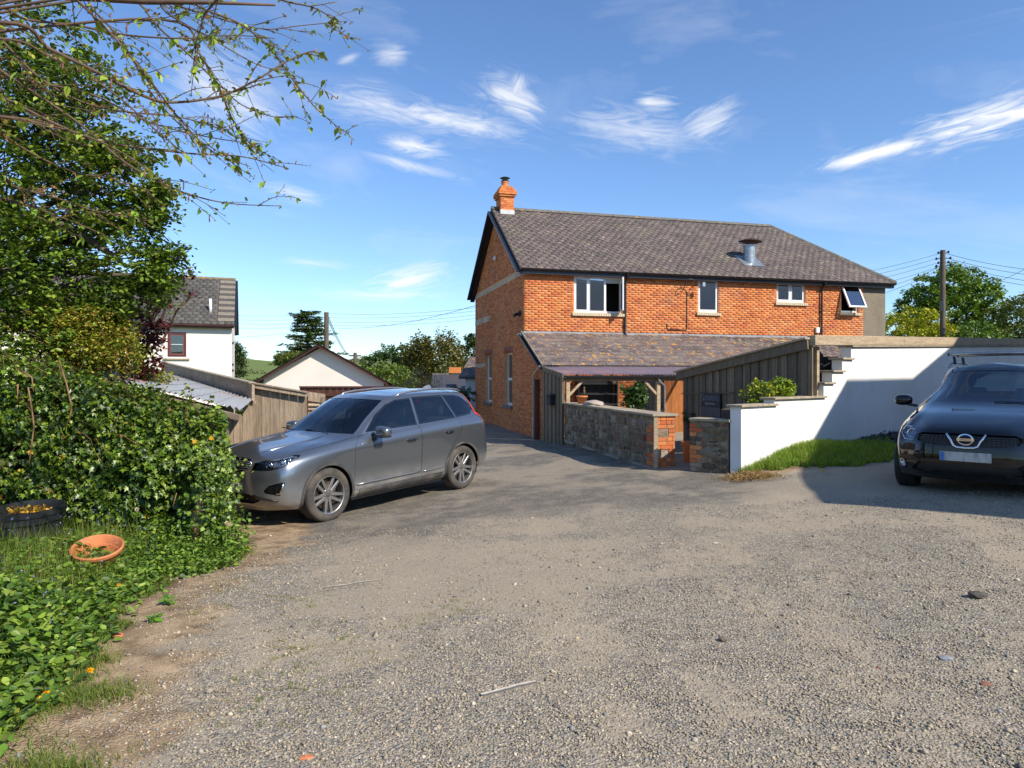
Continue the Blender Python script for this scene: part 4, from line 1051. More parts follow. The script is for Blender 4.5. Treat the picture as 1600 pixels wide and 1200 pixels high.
def rubble(parent, o, du, dn, u0, u1, z0fn, z1, hmin=.07, hmax=.17, zlo=0):
    z = zlo
    while z < z1 - .03:
        h = min(random.uniform(hmin, hmax), z1 - z)
        if z1 - z - h < .05: h = z1 - z
        u = u0
        while u < u1 - .03:
            w = random.uniform(.12, .38) * (1.0 if h > .1 else .8)
            if u1 - u - w < .08: w = u1 - u
            if z + h > z0fn(u + w / 2):
                j = .010
                if h > .12 and random.random() < .3:
                    hh = h * random.uniform(.4, .6)
                    for a, b in ((0, hh), (hh, h - hh)):
                        rock(parent, o + du * (u + j) + Vector((0, 0, z + a + j)) - dn * .03, du * (w - 2 * j), dn * (.03 + random.uniform(.004, .028)), Vector((0, 0, b - 2 * j)))
                else:
                    rock(parent, o + du * (u + j) + Vector((0, 0, z + j + random.uniform(-.006, .006))) - dn * .03, du * (w - 2 * j), dn * (.03 + random.uniform(.004, .034)), Vector((0, 0, h - 2 * j)))
            u += w
        z += h
def faces(name, label, P, Q, thick, ztop, zb, loc, far=False):
    """low stone wall whose outer left face runs from P (far) to Q (near); it is thick towards the right"""
    t = thing(name, label, 'wall', loc)
    P, Q = Vector((*P, 0)), Vector((*Q, 0)); d = (Q - P); L = d.length; d = d / L; nL = Vector((d.y, -d.x, 0))
    if nL.x > 0: nL = -nL
    MB().obox(P - nL * thick + Vector((0, 0, zb)), d * L, nL * thick, (0, 0, ztop - zb)).build('wall_core', MT['stone_mortar'], t, world=True)
    rubble(t, P, d, nL, .2 if far else 0, L if far else L - .36, lambda u: H(*(P + d * u)[:2]) - .12, ztop - .005, zlo=zb)
    # near end: brick quoins mixed with stone, on the side face and on the end
    z = zb; k = 0; SB = []
    while z < ztop - .06:
        if far:
            w = .225 if k % 2 else .12
            if z > H(*Q[:2]) - .1 and k % 6 < 4: single_w(t, P + Vector((0, 0, z + .005)) - nL * .03, d * w, nL * .042, Vector((0, 0, .066)))
            elif z > H(*Q[:2]) - .1: rock(t, P + Vector((0, 0, z + .004)) - nL * .03, d * w, nL * .05, Vector((0, 0, .07)))
        elif z > H(*Q[:2]) - .1:
            w = .225 if k % 2 else .34
            if k % 7 in (2, 3): rock(t, Q - d * (w) + Vector((0, 0, z + .004)) - nL * .03, d * w, nL * .04, Vector((0, 0, .07)))
            else:
                single_w(t, Q - d * w + Vector((0, 0, z + .005)) - nL * .03, d * (w if w < .3 else .225) if w < .3 else d * .225, nL * .042, Vector((0, 0, .066)))
                if w > .3: single_w(t, Q - d * .105 + Vector((0, 0, z + .005)) - nL * .03, d * .105, nL * .042, Vector((0, 0, .066)))
            # end face
            if k % 5 in (3,): rock(t, Q + nL * -.06 + Vector((0, 0, z + .004)) - d * .03, -nL * .2, d * .045, Vector((0, 0, .13)))
            elif not (k % 5 == 4):
                u = .02
                while u < thick - .05:
                    ww = min(random.choice([.105, .225]), thick - u - .005); single_w(t, Q - nL * u + Vector((0, 0, z + .005)) - d * .03, -nL * (ww - .01), d * .042, Vector((0, 0, .066))); u += ww
            if k % 5 in (3, 4):
                single_w(t, Q - nL * .28 + Vector((0, 0, z + .005)) - d * .03, -nL * (thick - .29), d * .042, Vector((0, 0, .066)))
        z += .075; k += 1
    # coping slabs
    n = max(1, round(L / .62)); cl = L / n
    for i in range(n):
        a = P + d * (cl * i + .004) + nL * .05 + Vector((0, 0, ztop + random.uniform(0, .006)))
        MB().obox(a, d * (cl - .008 + (.05 if i == n - 1 else 0)), -nL * (thick + .10), (0, 0, .045)).build('coping_slab', MT['coping'], t, world=True, bevel=.006)
    return t
def single_w(parent, c0, du, dn, dz):
    o = bpy.data.objects.new('brick', unit(MT['brick1'])); COL.objects.link(o); o.parent = parent
    rot = Matrix((du.normalized(), dn.normalized(), dz.normalized())).transposed()
    if rot.determinant() < 0: c0 = c0 + du; du = -du; rot = Matrix((du.normalized(), dn.normalized(), dz.normalized())).transposed()
    o.matrix_parent_inverse = wmat(parent).inverted(); o.matrix_basis = Matrix.Translation(c0) @ rot.to_4x4() @ Matrix.Diagonal((du.length, dn.length, dz.length, 1)); return o
SWP, SWQ = (1.39, 18.05), (2.57, 12.33)
sw = faces('stone_wall', 'long low rubble stone wall with brick end and flat coping before the porch', SWP, SWQ, .40, .895, -.45, (2.0, 15, -.1))
sw2 = faces('stone_pier', 'short dark rubble stone pier joined to the white wall end', (3.04, 11.66), (3.54, 11.18), .24, .865, -.3, (3.3, 11.3, 0), True)
# timber stop post on the corner of the long wall
tag(MB().bar((2.575, 12.24, -.15), (2.575, 12.24, .88), .07, .06, up=(0, 1, 0)).build('gate_post', MT['wood_beam'], None), 'narrow pale timber gate post on the near end of the stone wall', 'post')
pt = MB(); M_ = T((1.75, 17.1, .945)); pt.lathe([(0, 0), (.10, 0), (.135, .16), (.15, .16), (.15, .20), (.13, .20), (.115, .05), (0, .05)], 20, M_)
tag(pt.build('plant_pot', MT['terracotta'], None, smooth=True), 'terracotta pot standing on the stone wall coping', 'pot')
b = bmesh.new(); bmesh.ops.create_icosphere(b, subdivisions=3, radius=1)
for v in b.verts: v.co = Vector((v.co.x * .24, v.co.y * .42, max(v.co.z, -.5) * .085)) * (1 + .15 * math.sin(v.co.x * 5 + v.co.y * 7) * math.cos(v.co.z * 6))
me = bpy.data.meshes.new('grey_sack'); b.to_mesh(me); b.free()
for p in me.polygons: p.use_smooth = True
o = link('boulder', me, mat('pale_stone', (.40, .33, .27), .9, n1=(8, .25), bump=(30, .01))); o.location = (1.95, 16.35, .97); tag(o, 'low rounded grey stone lying on the coping beside the terracotta pot', 'stone')

# ------------------------------------------------------------------ white rendered wall with stepped end
WA = Vector((3.692, 11.0, 0)); WD = Vector((.78, .626, 0)).normalized(); WN = Vector((WD.y, -WD.x, 0)); WT = .20
ww = thing('white_wall', 'white rendered garden wall stepping down to the gateway', 'wall', (8, 14.4, .3), math.atan2(WD.y, WD.x))
segs = [(0, .994, 1.120), (.994, 2.69, 1.222), (2.69, 3.02, 1.475), (3.02, 3.41, 1.70), (3.41, 3.78, 1.945), (3.78, 17.5, 2.20)]
mb = MB(); zb = -.6
prof = []
for a, b_, z in segs[:-1]: prof += [(a, z), (b_, z)]
prof += [(3.78, 2.19), (17.5, 2.19 + 13.72 * .0302)]
pts = [(0, zb)] + prof + [(17.5, zb)]
# split in vertical slices so faces stay convex
us = [0, .994, 2.69, 3.02, 3.41, 3.78]
for i, (a, b_, z) in enumerate(segs[:-1]): mb.obox(WA + WD * a + Vector((0, 0, zb)), WD * (b_ - a), -WN * WT, (0, 0, z - zb))
mb.prism([WA + WD * 3.78 + Vector((0, 0, zb)), WA + WD * 17.5 + Vector((0, 0, zb)), WA + WD * 17.5 + Vector((0, 0, 2.19 + 13.72 * .0302)), WA + WD * 3.78 + Vector((0, 0, 2.19))], -WN * WT)
bmw = mb.build('render', MT['white_wall'], ww, world=True)
def slab(u0, u1, z, th=.038, ov=.05, name='coping_slab'):
    MB().obox(WA + WD * u0 + WN * ov + Vector((0, 0, z)), WD * (u1 - u0), -WN * (WT + 2 * ov), (0, 0, th)).build(name, MT['coping'], ww, world=True, bevel=.005)
slab(-.05, .54, 1.122); slab(.546, 1.05, 1.122); slab(.90, 1.80, 1.224) if 0 else slab(.94, 1.78, 1.224); slab(1.786, 2.74, 1.224)
slab(2.64, 3.07, 1.477); slab(2.97, 3.46, 1.702); slab(3.36, 3.83, 1.947)
n = 24
for i in range(n):
    u0 = 3.76 + 13.7 * i / n; u1 = 3.76 + 13.7 * (i + 1) / n - .006; z = 2.195 + (u0 - 3.78) * .0302
    MB().obox(WA + WD * u0 + WN * .05 + Vector((0, 0, z)), WD * (u1 - u0) + Vector((0, 0, (u1 - u0) * .0302)), -WN * (WT + .1), (0, 0, .034)).build('coping_slab', MT['coping'], ww, world=True, bevel=.004)
bt = thing('timber_rail', 'long weathered timber beam laid along the white wall top', 'beam', (9, 15, 2.4), math.atan2(WD.y, WD.x))
us = [2.33, 6.2, 9.8, 13.4, 17.5]
for i in range(4):
    u0, u1 = us[i], us[i + 1] - .008; z = 2.235 + (u0 - 3.78) * .0302
    MB().obox(WA + WD * u0 + WN * .03 + Vector((0, 0, z)), WD * (u1 - u0) + Vector((0, 0, (u1 - u0) * .0302)), -WN * .16, (0, 0, .185)).build('sleeper', MT['wood_beam'], bt, world=True, bevel=.006)
MB().obox(WA + WD * 2.62 - WN * .09 + Vector((0, 0, 1.0)), WD * .09, -WN * .09, (0, 0, 1.18)).build('post', MT['wood_beam'], bt, world=True)
# garden soil behind the low part
MB().prism([WA - WN * .22 + WD * .1 + Vector((0, 0, -.3)), WA - WN * .22 + WD * 2.5 + Vector((0, 0, -.3)), Vector((5.35, 12.9, -.3)), Vector((4.1, 12.2, -.3))], (0, 0, 1.32))
soil = MB(); soil.prism([WA - WN * .21 + WD * .02 + Vector((0, 0, -.3)), WA - WN * .21 + WD * 2.5 + Vector((0, 0, -.3)), Vector((5.42, 12.75, -.3)), Vector((4.35, 13.3, -.3)), Vector((3.55, 11.6, -.3))], (0, 0, 1.36))
tag(soil.build('planter_bed', mat('dark_soil', (.05, .035, .025), .95, n1=(20, .4), bump=(30, .02)), None), 'raised soil bed behind the low part of the white wall', 'planter')
# dark clutter seen in the stepped gap
mb = MB(); mb.lathe([(0, 0), (.11, 0), (.12, .5), (.05, .58), (0, .6)], 10, T((6.05, 13.55, 1.55))); mb.box(6.15, 6.5, 13.6, 13.9, 1.3, 2.02)
tag(mb.build('covered_barbecue', MT['black_matt'], None), 'black covered object in the gap under the timber beam', 'barbecue')

# ------------------------------------------------------------------ boarded fence beside the door
FP1, FP2 = Vector((4.30, 17.0, 0)), Vector((5.50, 12.52, 0)); FD = FP2 - FP1; FL = FD.length; FD = FD / FL; FN = Vector((FD.y, -FD.x, 0))
if FN.x > 0: FN = -FN
def fz(u): return 1.735 + (2.275 - 1.735) * u / FL
fence = thing('board_fence', 'tall weathered vertical board fence with sloping cap above the shrubs', 'fence', (4.9, 14.8, 0), math.atan2(FD.y, FD.x))
u = 0.0; k = 0
while u < FL - .02:
    w = random.uniform(.15, .17) if k % 2 == 0 else random.uniform(.12, .14)
    w = min(w, FL - u); of = .040 if k % 2 == 0 else .019
    a = FP1 + FD * u + FN * of + Vector((0, 0, -.1 if u < 2.6 else .3))
    zt = fz(u) - .05
    MB().obox(a, FD * (w + (.03 if k % 2 else 0)), -FN * .022, (0, 0, zt - a.z)).build('board', MT['wood_dark'], fence, world=True)
    u += w; k += 1
MB().bar(FP1 - FD * .25 + FN * .085 + Vector((0, 0, fz(-.25) - .07)), FP2 + FN * .085 + Vector((0, 0, fz(FL) - .07)), .03, .17).build('top_board', MT['wood_dark'], fence, world=True)
MB().bar(FP1 - FD * .32 + FN * .07 + Vector((0, 0, fz(-.32) + .045)), FP2 + FN * .07 + Vector((0, 0, fz(FL) + .045)), .15, .035).build('cap_rail', MT['wood_beam'], fence, world=True)
MB().bar(FP1 + FN * .075 + Vector((0, 0, 1.20)), FP1 + FD * 2.2 + FN * .075 + Vector((0, 0, 1.27)), .02, .03).build('rail', MT['wood_dark'], fence, world=True)
sg = thing('hanging_sign', 'dark slate sign with pale lettering and a left arrow on the board fence', 'sign', (4.75, 15.3, 1))
so_ = FP1 + FD * .95 + FN * .10
MB().obox(so_ + Vector((0, 0, .93)), FD * .80, -FN * .015, (0, 0, .32)).build('sign_board', mat('sign_slate', (.02, .02, .026), .6), sg, world=True)
MB().obox(so_ + Vector((0, 0, .45)), FD * .80, -FN * .015, (0, 0, .475)).build('lower_panel', mat('sign_panel', (.055, .065, .075), .5, n1=(6, .1)), sg, world=True)
MT['sign_ink'] = mat('sign_lettering', (.22, .21, .25), .7)
MT['sign_ink2'] = mat('sign_arrow', (.28, .28, .28), .7)
ink = MB()     # lettering too soft to read in the photograph: a capital and a row of small strokes
def stroke(x0, z0, x1, z1, w): 
    a = so_ + FD * x0 + FN * .004 + Vector((0, 0, .93 + z0)); b_ = so_ + FD * x1 + FN * .004 + Vector((0, 0, .93 + z1)); ink.bar(a, b_, .004, w, up=(0, 0, 1) if abs(x1 - x0) > .001 else tuple(FD))
for seg in ((.03, .27, .13, .285), (.03, .27, .035, .225), (.035, .22, .12, .19), (.12, .19, .12, .15), (.12, .15, .03, .14)): stroke(*seg, .016)
for i in range(7):
    x = .17 + i * .085
    stroke(x, .15, x, .245 if i % 3 else .26, .012); stroke(x + .045, .15, x + .045, .24, .012); stroke(x, .242 if i % 2 else .15, x + .045, .242 if i % 2 else .15, .012)
ink.build('lettering', MT['sign_ink'], sg, world=True)
ink = MB(); stroke(.26, .07, .60, .07, .022); stroke(.17, .07, .26, .115, .014); stroke(.17, .07, .26, .025, .014); stroke(.26, .115, .26, .025, .010)
ink.build('arrow', MT['sign_ink2'], sg, world=True)

# ------------------------------------------------------------------ building behind the camera's right that shades the white wall and the dark car
SP = Vector((.662, .749, 0)).normalized(); SS = SUN_H
def sh(u, s, q): 
    P = SP * u + SS * s; return Vector((P.x, P.y, EYE + q + math.tan(SUN_EL) * s))
nb2 = thing('neighbour_house', 'rendered neighbouring house outside the frame casting shade on the yard', 'house', SP * 14 + SS * 5)
S0 = 3.2
sil = [(9.45, -6), (9.45, .96), (10, 1.19), (12.94, 2.2), (14.25, 3.12), (17.3, 2.72), (19.6, 3.2), (24, 5.5), (30, 5.5), (30, -6)]
mb = MB()
for i in range(1, len(sil) - 2):
    (ua, qa), (ub, qb) = sil[i], sil[i + 1]
    mb.prism([sh(ua, S0, -8), sh(ub, S0, -8), sh(ub, S0, qb), sh(ua, S0, qa)], SS * 6)
mb.build('wall', MT['cream_wall'], nb2, world=True)
MB().prism([sh(9.445, S0, -.8), sh(9.445, S0, .955), sh(8.72, S0, .65)], SS * 6).build('eaves', MT['cream_wall'], nb2, world=True)

# ------------------------------------------------------------------ left side: shed, plank wall, fence, garage, house
shed = thing('lean_to_shed', 'low shed under a grey corrugated roof swallowed by ivy', 'shed', (-4.5, 9.5, -.1))
def PX(px, py, D): return Vector(((px - 800) / F * D, D, EYE - (py - 590) / F * D))
r0, r1 = PX(60, 563, 9.3), PX(378, 640, 8.5); r2, r3 = PX(396, 624, 12.0), PX(250, 580, 17.5)
NS = 9
for i in range(NS):
    t0, t1 = i / NS, (i + 1) / NS; V = []; K = 16
    for k in range(K + 1):
        t = t0 + (t1 - t0) * k / K * 1.03
        a = r0.lerp(r1, t); c = r3.lerp(r2, t); zz = .02 * math.cos(2 * math.pi * k / K * 4)
        V += [tuple(a + Vector((0, 0, zz))), tuple(c + Vector((0, 0, zz)))]
    Fs = [(2 * k, 2 * k + 2, 2 * k + 3, 2 * k + 1) for k in range(K)]
    link('roof_sheet', np_mesh('roof_sheet', V, np.array(Fs), smooth=True), MT['metal_sheet'], shed, world=True)
MB().bar(r0 + Vector((0, -.05, -.1)), r1 + Vector((0, -.05, -.1)), .04, .07).build('fascia', mat('faded_fascia', (.30, .22, .16), .7, n1=(5, .3)), shed, world=True)
r1b = r0.lerp(r1, .92)
MB().prism([r0 + Vector((0, .1, -.06)), r1b + Vector((-.02, .1, -.06)), Vector((r1b.x - .02, r1b.y + .1, -.6)), Vector((r0.x, r0.y + .1, -.6))], (0, .1, 0)).build('front_wall', MT['wood_dark'], shed, world=True)
# long tapering fascia behind the roof
f0, f1 = PX(252, 565, 17.8), PX(394, 598, 12.0)
g0, g1 = PX(252, 580, 17.8), PX(394, 626, 12.0)
FWM = mat('silvered_board', (.33, .26, .19), .85, n1=(1.2, .25), n2=(9, .25), stretch=(1, 1, 3), stains=[(2.5, .55, .7, (.17, .12, .09), .6)], bump=(10, .006))
for i in range(3):
    a, b_, c, d = f0.lerp(f1, i / 3), f0.lerp(f1, (i + 1) / 3 - .002), g0.lerp(g1, (i + 1) / 3 - .002), g0.lerp(g1, i / 3)
    MB().prism([a, b_, c, d], (.03, .05, 0)).build('long_board', FWM, shed, world=True)
MB().bar(f0 + Vector((0, 0, .0)), f1, .12, .02).build('capping', MT['coping'], shed, world=True)
MB().bar(g0 + Vector((0, -.02, -.03)), g1 + Vector((.05, -.02, -.03)), .05, .05).build('batten', MT['wood_grey'], shed, world=True)
pw = thing('plank_wall', 'pale weathered vertical plank wall behind the grey car', 'fence', (-4.2, 12.2, -.4))
xs = [337, 351, 365, 379, 394, 408, 422, 437, 451, 465, 479]
for i in range(10):
    D = 12.3 + (0 if i > 3 else -.9); k = (xs[i] - 800) / F * D + .004; k2 = (xs[i + 1] - 800) / F * D - .006
    if i < 4: k += .0; zt = EYE - ((648 if i == 2 else 632) - 590) / F * D
    else: zt = EYE - (603 + (xs[i] - 394) * .16 - 590) / F * D
    yy = D + random.uniform(0, .012)
    MB().prism([(k, yy, -.75), (k2, yy, -.75), (k2, yy, zt - .03), (k, yy, zt)], (0, .025, 0)).build('plank', MT['wood_grey'], pw, world=True)
a, b_ = PX(393, 598, 12.25), PX(481, 613, 12.25)
MB().bar(a, b_, .12, .02).build('capping', MT['wood_grey'], pw, world=True); MB().bar(a + Vector((0, -.02, -.05)), b_ + Vector((0, -.02, -.05)), .03, .07).build('fascia', MT['wood_grey'], pw, world=True)
lv = thing('louvred_screen', 'small slatted timber vent screen beside the plank wall', 'screen', (-3.6, 12.5, -.4))
D = 12.55; xa, xb = (482 - 800) / F * D, (503 - 800) / F * D
MB().bar((xb + .03, D, -.7), (xb + .03, D, EYE - 30 / F * D), .06, .07, up=(0, 1, 0)).build('post', MT['wood_grey'], lv, world=True)
MB().prism([(xa, D - .02, EYE - 36 / F * D), (xb + .06, D - .02, EYE - 40 / F * D), (xb + .06, D - .02, EYE - 26 / F * D), (xa, D - .02, EYE - 22 / F * D)], (0, .03, 0)).build('head_board', MT['wood_grey'], lv, world=True)
for i in range(13):
    z = EYE - 42 / F * D - i * .075
    MB().obox((xa, D + .02, z), (xb - xa, 0, 0), (0, -.045, -.03), (0, 0, .022)).build('slat', MT['wood_grey'], lv, world=True)
MB().box(xa, xb, D + .09, D + .1, -.7, EYE - 40 / F * D).build('backing', MT['black_matt'], lv, world=True)
bb = MB(); bb.box(-3.62, -3.30, 13.4, 13.8, -.45, .78); bb.box(-3.65, -3.27, 13.36, 13.84, .78, .90)
tag(bb.build('recycling_bin', mat('blue_plastic', (.10, .20, .45), .4), None, bevel=.03), 'blue lidded bin seen over the grey car bonnet', 'bin')
# brown gate fence
bf = thing('brown_fence', 'dark brown stained board fence and gate in front of the garage', 'fence', (-5.3, 22, -.5))
D = 21.5; X0, X1 = (468 - 800) / F * D, (613 - 800) / F * D
n = 30
for i in range(n):
    a = X0 + (X1 - X0) * i / n; bq = X0 + (X1 - X0) * (i + 1) / n
    MB().box(a + .003, bq - .003, D + (.0 if i % 2 else .012), D + .03, -1.0, 1.28 - .0 * i).build('board', MT['wood_brown'], bf, world=True)
MB().box(X0, X1, D - .05, D + .05, 1.28, 1.33).build('cap_rail', MT['wood_brown'], bf, world=True)
MB().box(X0 + .1, X0 + .55, D - .045, D - .003, 1.02, 1.12).build('rail', MT['wood_brown'], bf, world=True)
gxa = X0 + .68
MB().box(gxa + .1, X1 - 1.2, D - .045, D - .003, 1.02, 1.12).build('rail', MT['wood_brown'], bf, world=True)
MB().box(gxa, gxa + .1, D - .05, D - .003, -1.0, 1.12).build('stile', MT['wood_brown'], bf, world=True)
MB().box(gxa - .12, gxa - .04, D - .04, D - .003, -1.0, 1.1).build('gate_gap', MT['black_matt'], bf, world=True)
# garage
gar = thing('garage', 'cream gabled garage with maroon bargeboards', 'garage', (-8, 28, -.8))
D = 28.0; ap = PX(500, 541, D); el_ = PX(398, 599, D); er = PX(614, 602, D)
lx_, rx_ = PX(412, 600, D).x, PX(600, 600, D).x
MB().prism([(lx_, D, -1.5), (rx_, D, -1.5), (rx_, D, er.z + .22), (ap.x, D, ap.z - .08), (lx_, D, el_.z + .22)], (0, .2, 0)).build('gable_wall', MT['cream_wall'], gar, world=True)
MB().box(lx_, lx_ + .2, D + .2, D + .3, -1.5, el_.z + .2).build('side_wall', MT['cream_wall'], gar, world=True); MB().box(rx_ - .2, rx_, D + .2, D + .3, -1.5, er.z + .2).build('side_wall', MT['cream_wall'], gar, world=True)
for e in (el_, er):
    q = ap + Vector((0, 0, .04)); mb = MB(); mb.prism([e + Vector((0, -.25, 0)), q + Vector((0, -.25, 0)), q + Vector((0, -.25, .06)), e + Vector((0, -.25, .06))], (-1.85, 6.5, 0)); mb.build('roof_slope', MT['grey_tile'], gar, world=True)
    MB().bar(e + Vector((0, -.27, -.05)), q + Vector((0, -.27, -.05)), .03, .16, up=(0, 1, 0)).build('bargeboard', MT['maroon'], gar, world=True)
    MB().prism([e + Vector((0, -.25, -.02)), q + Vector((0, -.25, -.02)), q + Vector((0, -.25, -.03)), e + Vector((0, -.25, -.03))], (0, .25, 0)).build('soffit', MT['maroon'], gar, world=True)
# white cottage on the left
ang = math.atan2(.358, .934)
wc = thing('white_cottage', 'cream rendered cottage with lichened grey tiled roof and maroon window', 'house', (-13.96, 34, 0), ang)
WMt = wmat(wc)      # local x along the front (negative = left), y to the back
CLN, CD, CE, CR = 13.0, 7.0, 4.32, 6.87
win = (-2.86, -2.05, 2.62, 3.80)
core(wc, 'front_wall', (-CLN, 0, 0), (1, 0, 0), (0, -1, 0), 0, CLN, -2, CE, [(CLN + win[0], CLN + win[1], win[2], win[3])], .25, MT['cream_wall'])
MB().prism([(-.25, .25, -2), (-.25, CD, -2), (-.25, CD, CE), (-.25, CD / 2, CR), (-.25, .25, CE + .15)], (.25, 0, 0)).build('gable_wall', MT['cream_wall'], wc)
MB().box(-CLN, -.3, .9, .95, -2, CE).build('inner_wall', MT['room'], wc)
fr = MB(); a, b_, c, d = win
for bx in ((a, b_, c, c + .09), (a, b_, d - .09, d), (a, a + .09, c + .09, d - .09), (b_ - .09, b_, c + .09, d - .09)): fr.box(bx[0], bx[1], -.02, .06, bx[2], bx[3])
cwn = fr.build('window', MT['maroon'], wc); fr = MB()
for bx in ((a + .09, b_ - .09, c + .09, c + .15), (a + .09, b_ - .09, d - .15, d - .09), (a + .09, a + .15, c + .15, d - .15), (b_ - .15, b_ - .09, c + .15, d - .15)): fr.box(bx[0], bx[1], 0, .05, bx[2], bx[3])
fr.build('sash', mat('maroon_sash', (.15, .05, .04), .5), cwn); MB().box(a + .15, b_ - .15, .02, .025, c + .15, d - .15).build('pane', MT['pane'], cwn)
MB().box(a + .15, b_ - .15, .01, .03, (c + d) / 2 - .01, (c + d) / 2 + .012).build('glazing_bar', MT['upvc'], cwn)
MB().box(a - .2, b_ + .15, -.09, .02, c - .16, c - .09).build('sill', MT['coping'], cwn)
CT = []
cds = Vector((0, CD / 2, CR - CE)).normalized(); cdn = Vector((0, -(CR - CE), CD / 2)).normalized(); csl = math.hypot(CD / 2 + .3, (CR - CE) * (CD / 2 + .3) / (CD / 2))
ceo = Vector((0, -.3, CE - .3 * (CR - CE) / (CD / 2) + .1))
slates(ceo, (1, 0, 0), cds, cdn, 17, csl / 17, .33, lambda s: [(-CLN - .2, -.66 if int(s / (csl / 17)) else .12)], None, CT, lift=.02, thick=.012)
me = slate_mesh(CT, 'tiling'); 
ca = me.color_attributes['Col']; arr = np.ones((len(CT) * 8, 4), np.float32); g_ = RNG.uniform(.75, 1.2, len(CT)); arr[:, :3] = np.repeat(np.stack([g_ * .085, g_ * .078, g_ * .070], 1), 8, 0); ca.data.foreach_set('color', arr.ravel())
crf = MB(); crf.prism([(-CLN - .2, -.3, ceo.z - .02), (-CLN - .2, CD / 2, CR + .08), (-CLN - .2, CD + .3, ceo.z - .02), (-CLN - .2, CD + .3, ceo.z - .09), (-CLN - .2, CD / 2, CR), (-CLN - .2, -.3, ceo.z - .09)], (CLN + .32, 0, 0))
cro = crf.build('roof', bpy.data.materials['roof_underlay'], wc); x = link('tiling', me, MT['grey_tile'], cro); x['kind'] = 'stuff'
for r in range(1, 17):      # stepped verge tiles, light and dark in turn
    s = csl / 17 * r
    MB().obox(ceo + Vector((-.64, 0, 0)) + cds * s + cdn * (.03 if r % 2 else .018), (.76, 0, 0), cds * (csl / 17 * 1.05), cdn * .015).build('verge_tile', mat('verge_light', (.20, .17, .13), .85, n1=(9, .2)) if (r % 2 and 'verge_light' not in bpy.data.materials) else bpy.data.materials['verge_light'] if r % 2 else (bpy.data.materials['verge_dark'] if 'verge_dark' in bpy.data.materials else mat('verge_dark', (.07, .062, .055), .85, n1=(9, .3))), cro)
ridge((-CLN - .2, CD / 2, CR + .12), (.12, CD / 2, CR + .12), cro, MT['tile_orange'], 30, r=.13)
MB().bar((.13, -.3, ceo.z - .06), (.13, CD / 2, CR + .02), .03, .2, up=(1, 0, 0)).build('bargeboard', MT['barge'], cro); MB().bar((.13, CD + .3, ceo.z - .06), (.13, CD / 2, CR + .02), .03, .2, up=(1, 0, 0)).build('bargeboard', MT['barge'], cro)
gutter((-CLN, -.36, ceo.z - .03), (.14, -.36, ceo.z - .03), wc, .07, MT['maroon']); MB().box(-CLN, .12, -.29, -.26, ceo.z - .16, ceo.z + .02).build('fascia', MT['maroon'], wc); MB().box(-CLN, .12, -.26, -.0, ceo.z - .15, ceo.z - .13).build('soffit', MT['maroon'], wc)
vp = MB(); vp.tube([(-1.0, .62, ceo.z + .55), (-1.0, .62, ceo.z + 1.35)], .07, 10); vp.build('vent_pipe', MT['upvc'], cro, smooth=True)
for x_, z_ in ((.02, 2.2), (.02, 3.3), (.02, 1.9)): MB().box(0, .08, x_ * 10 + .6, x_ * 10 + .72, z_, z_ + .12).build('wall_vent', MT['black_plastic'], wc)
# slate-roofed outbuilding and white wall beyond the drive
ob = thing('slate_outbuilding', 'low dark slate-roofed outbuilding with small brick chimney beyond the drive', 'building', (-4, 36, -1))
D = 34
p0, p1 = PX(672, 614, D), PX(727, 614, D); q0, q1 = PX(676, 588, D + 3), PX(727, 588, D + 3)
MB().prism([p0, p1, Vector((p1.x, p1.y, -3)), Vector((p0.x, p0.y, -3))], (0, .3, 0)).build('wall', MT['render_grey'], ob, world=True)
obr = MB().prism([p0, p1, q1, q0], (0, 0, .12)).build('roof', mat('dark_slate', (.055, .055, .062), .6, n1=(4, .2), n2=(20, .2)), ob, world=True)
MB().bar(q0 + Vector((0, 0, .12)), q1 + Vector((0, 0, .12)), .2, .12).build('ridge', MT['ridge'], obr, world=True)
cc = PX(711, 586, D + 3.2); MB().box(cc.x - .3, cc.x + .3, cc.y - .3, cc.y + .3, cc.z - .5, cc.z + .42).build('chimney', MT['brick1'], obr, world=True)
wo = thing('white_outhouse', 'white painted outhouse beside the corner of the brick house', 'building', (-2, 33, -1))
D = 32; a, b_ = PX(727, 592, D), PX(745, 592, D)
MB().prism([Vector((a.x, D, -3)), Vector((b_.x, D, -3)), b_, a], (0, 2.5, 0)).build('wall', MT['white_wall'], wo, world=True)
MB().prism([a + Vector((-.3, -.2, .0)), b_ + Vector((0, -.2, 0)), b_ + Vector((0, 2, 1.0)), a + Vector((.1, 2, 1.0))], (0, 0, .1)).build('roof', MT['slate1'], wo, world=True)
# dark hipped verge at the far corner (neighbour's black bargeboard)


# ------------------------------------------------------------------ poles and wires
def pole(px, top, base, D, r, label):
    t = PX(px, top, D); o = thing('telegraph_pole', label, 'pole', (t.x, D, H(t.x, D)), group='telegraph poles')
    zb = H(t.x, D) - .5
    MB().tube([(t.x, D, zb), (t.x, D, (zb + t.z) / 2), tuple(t)], [r * 1.25, r * 1.1, r], 12).build('shaft', MT['pole'], o, world=True, smooth=True, angle=50)
    return o, t
pR, tR = pole(1473, 391, 526, 34, .12, 'tall dark telegraph pole with insulators behind the white wall')
pL, tL = pole(510, 488, 545, 46, .15, 'telegraph pole rising behind the garage apex')
pm, tm = pole(555, 551, 570, 140, .35, 'distant telegraph pole with cross-piece above the garage roof')
mb = MB(); mb.bar(tm + Vector((-1.2, 0, -.6)), tm + Vector((1.2, 0, -.6)), .3, .25); mb.bar(tm + Vector((-.7, 0, -1.3)), tm + Vector((.7, 0, -1.3)), .3, .25); mb.build('cross_arm', MT['pole'], pm, world=True)
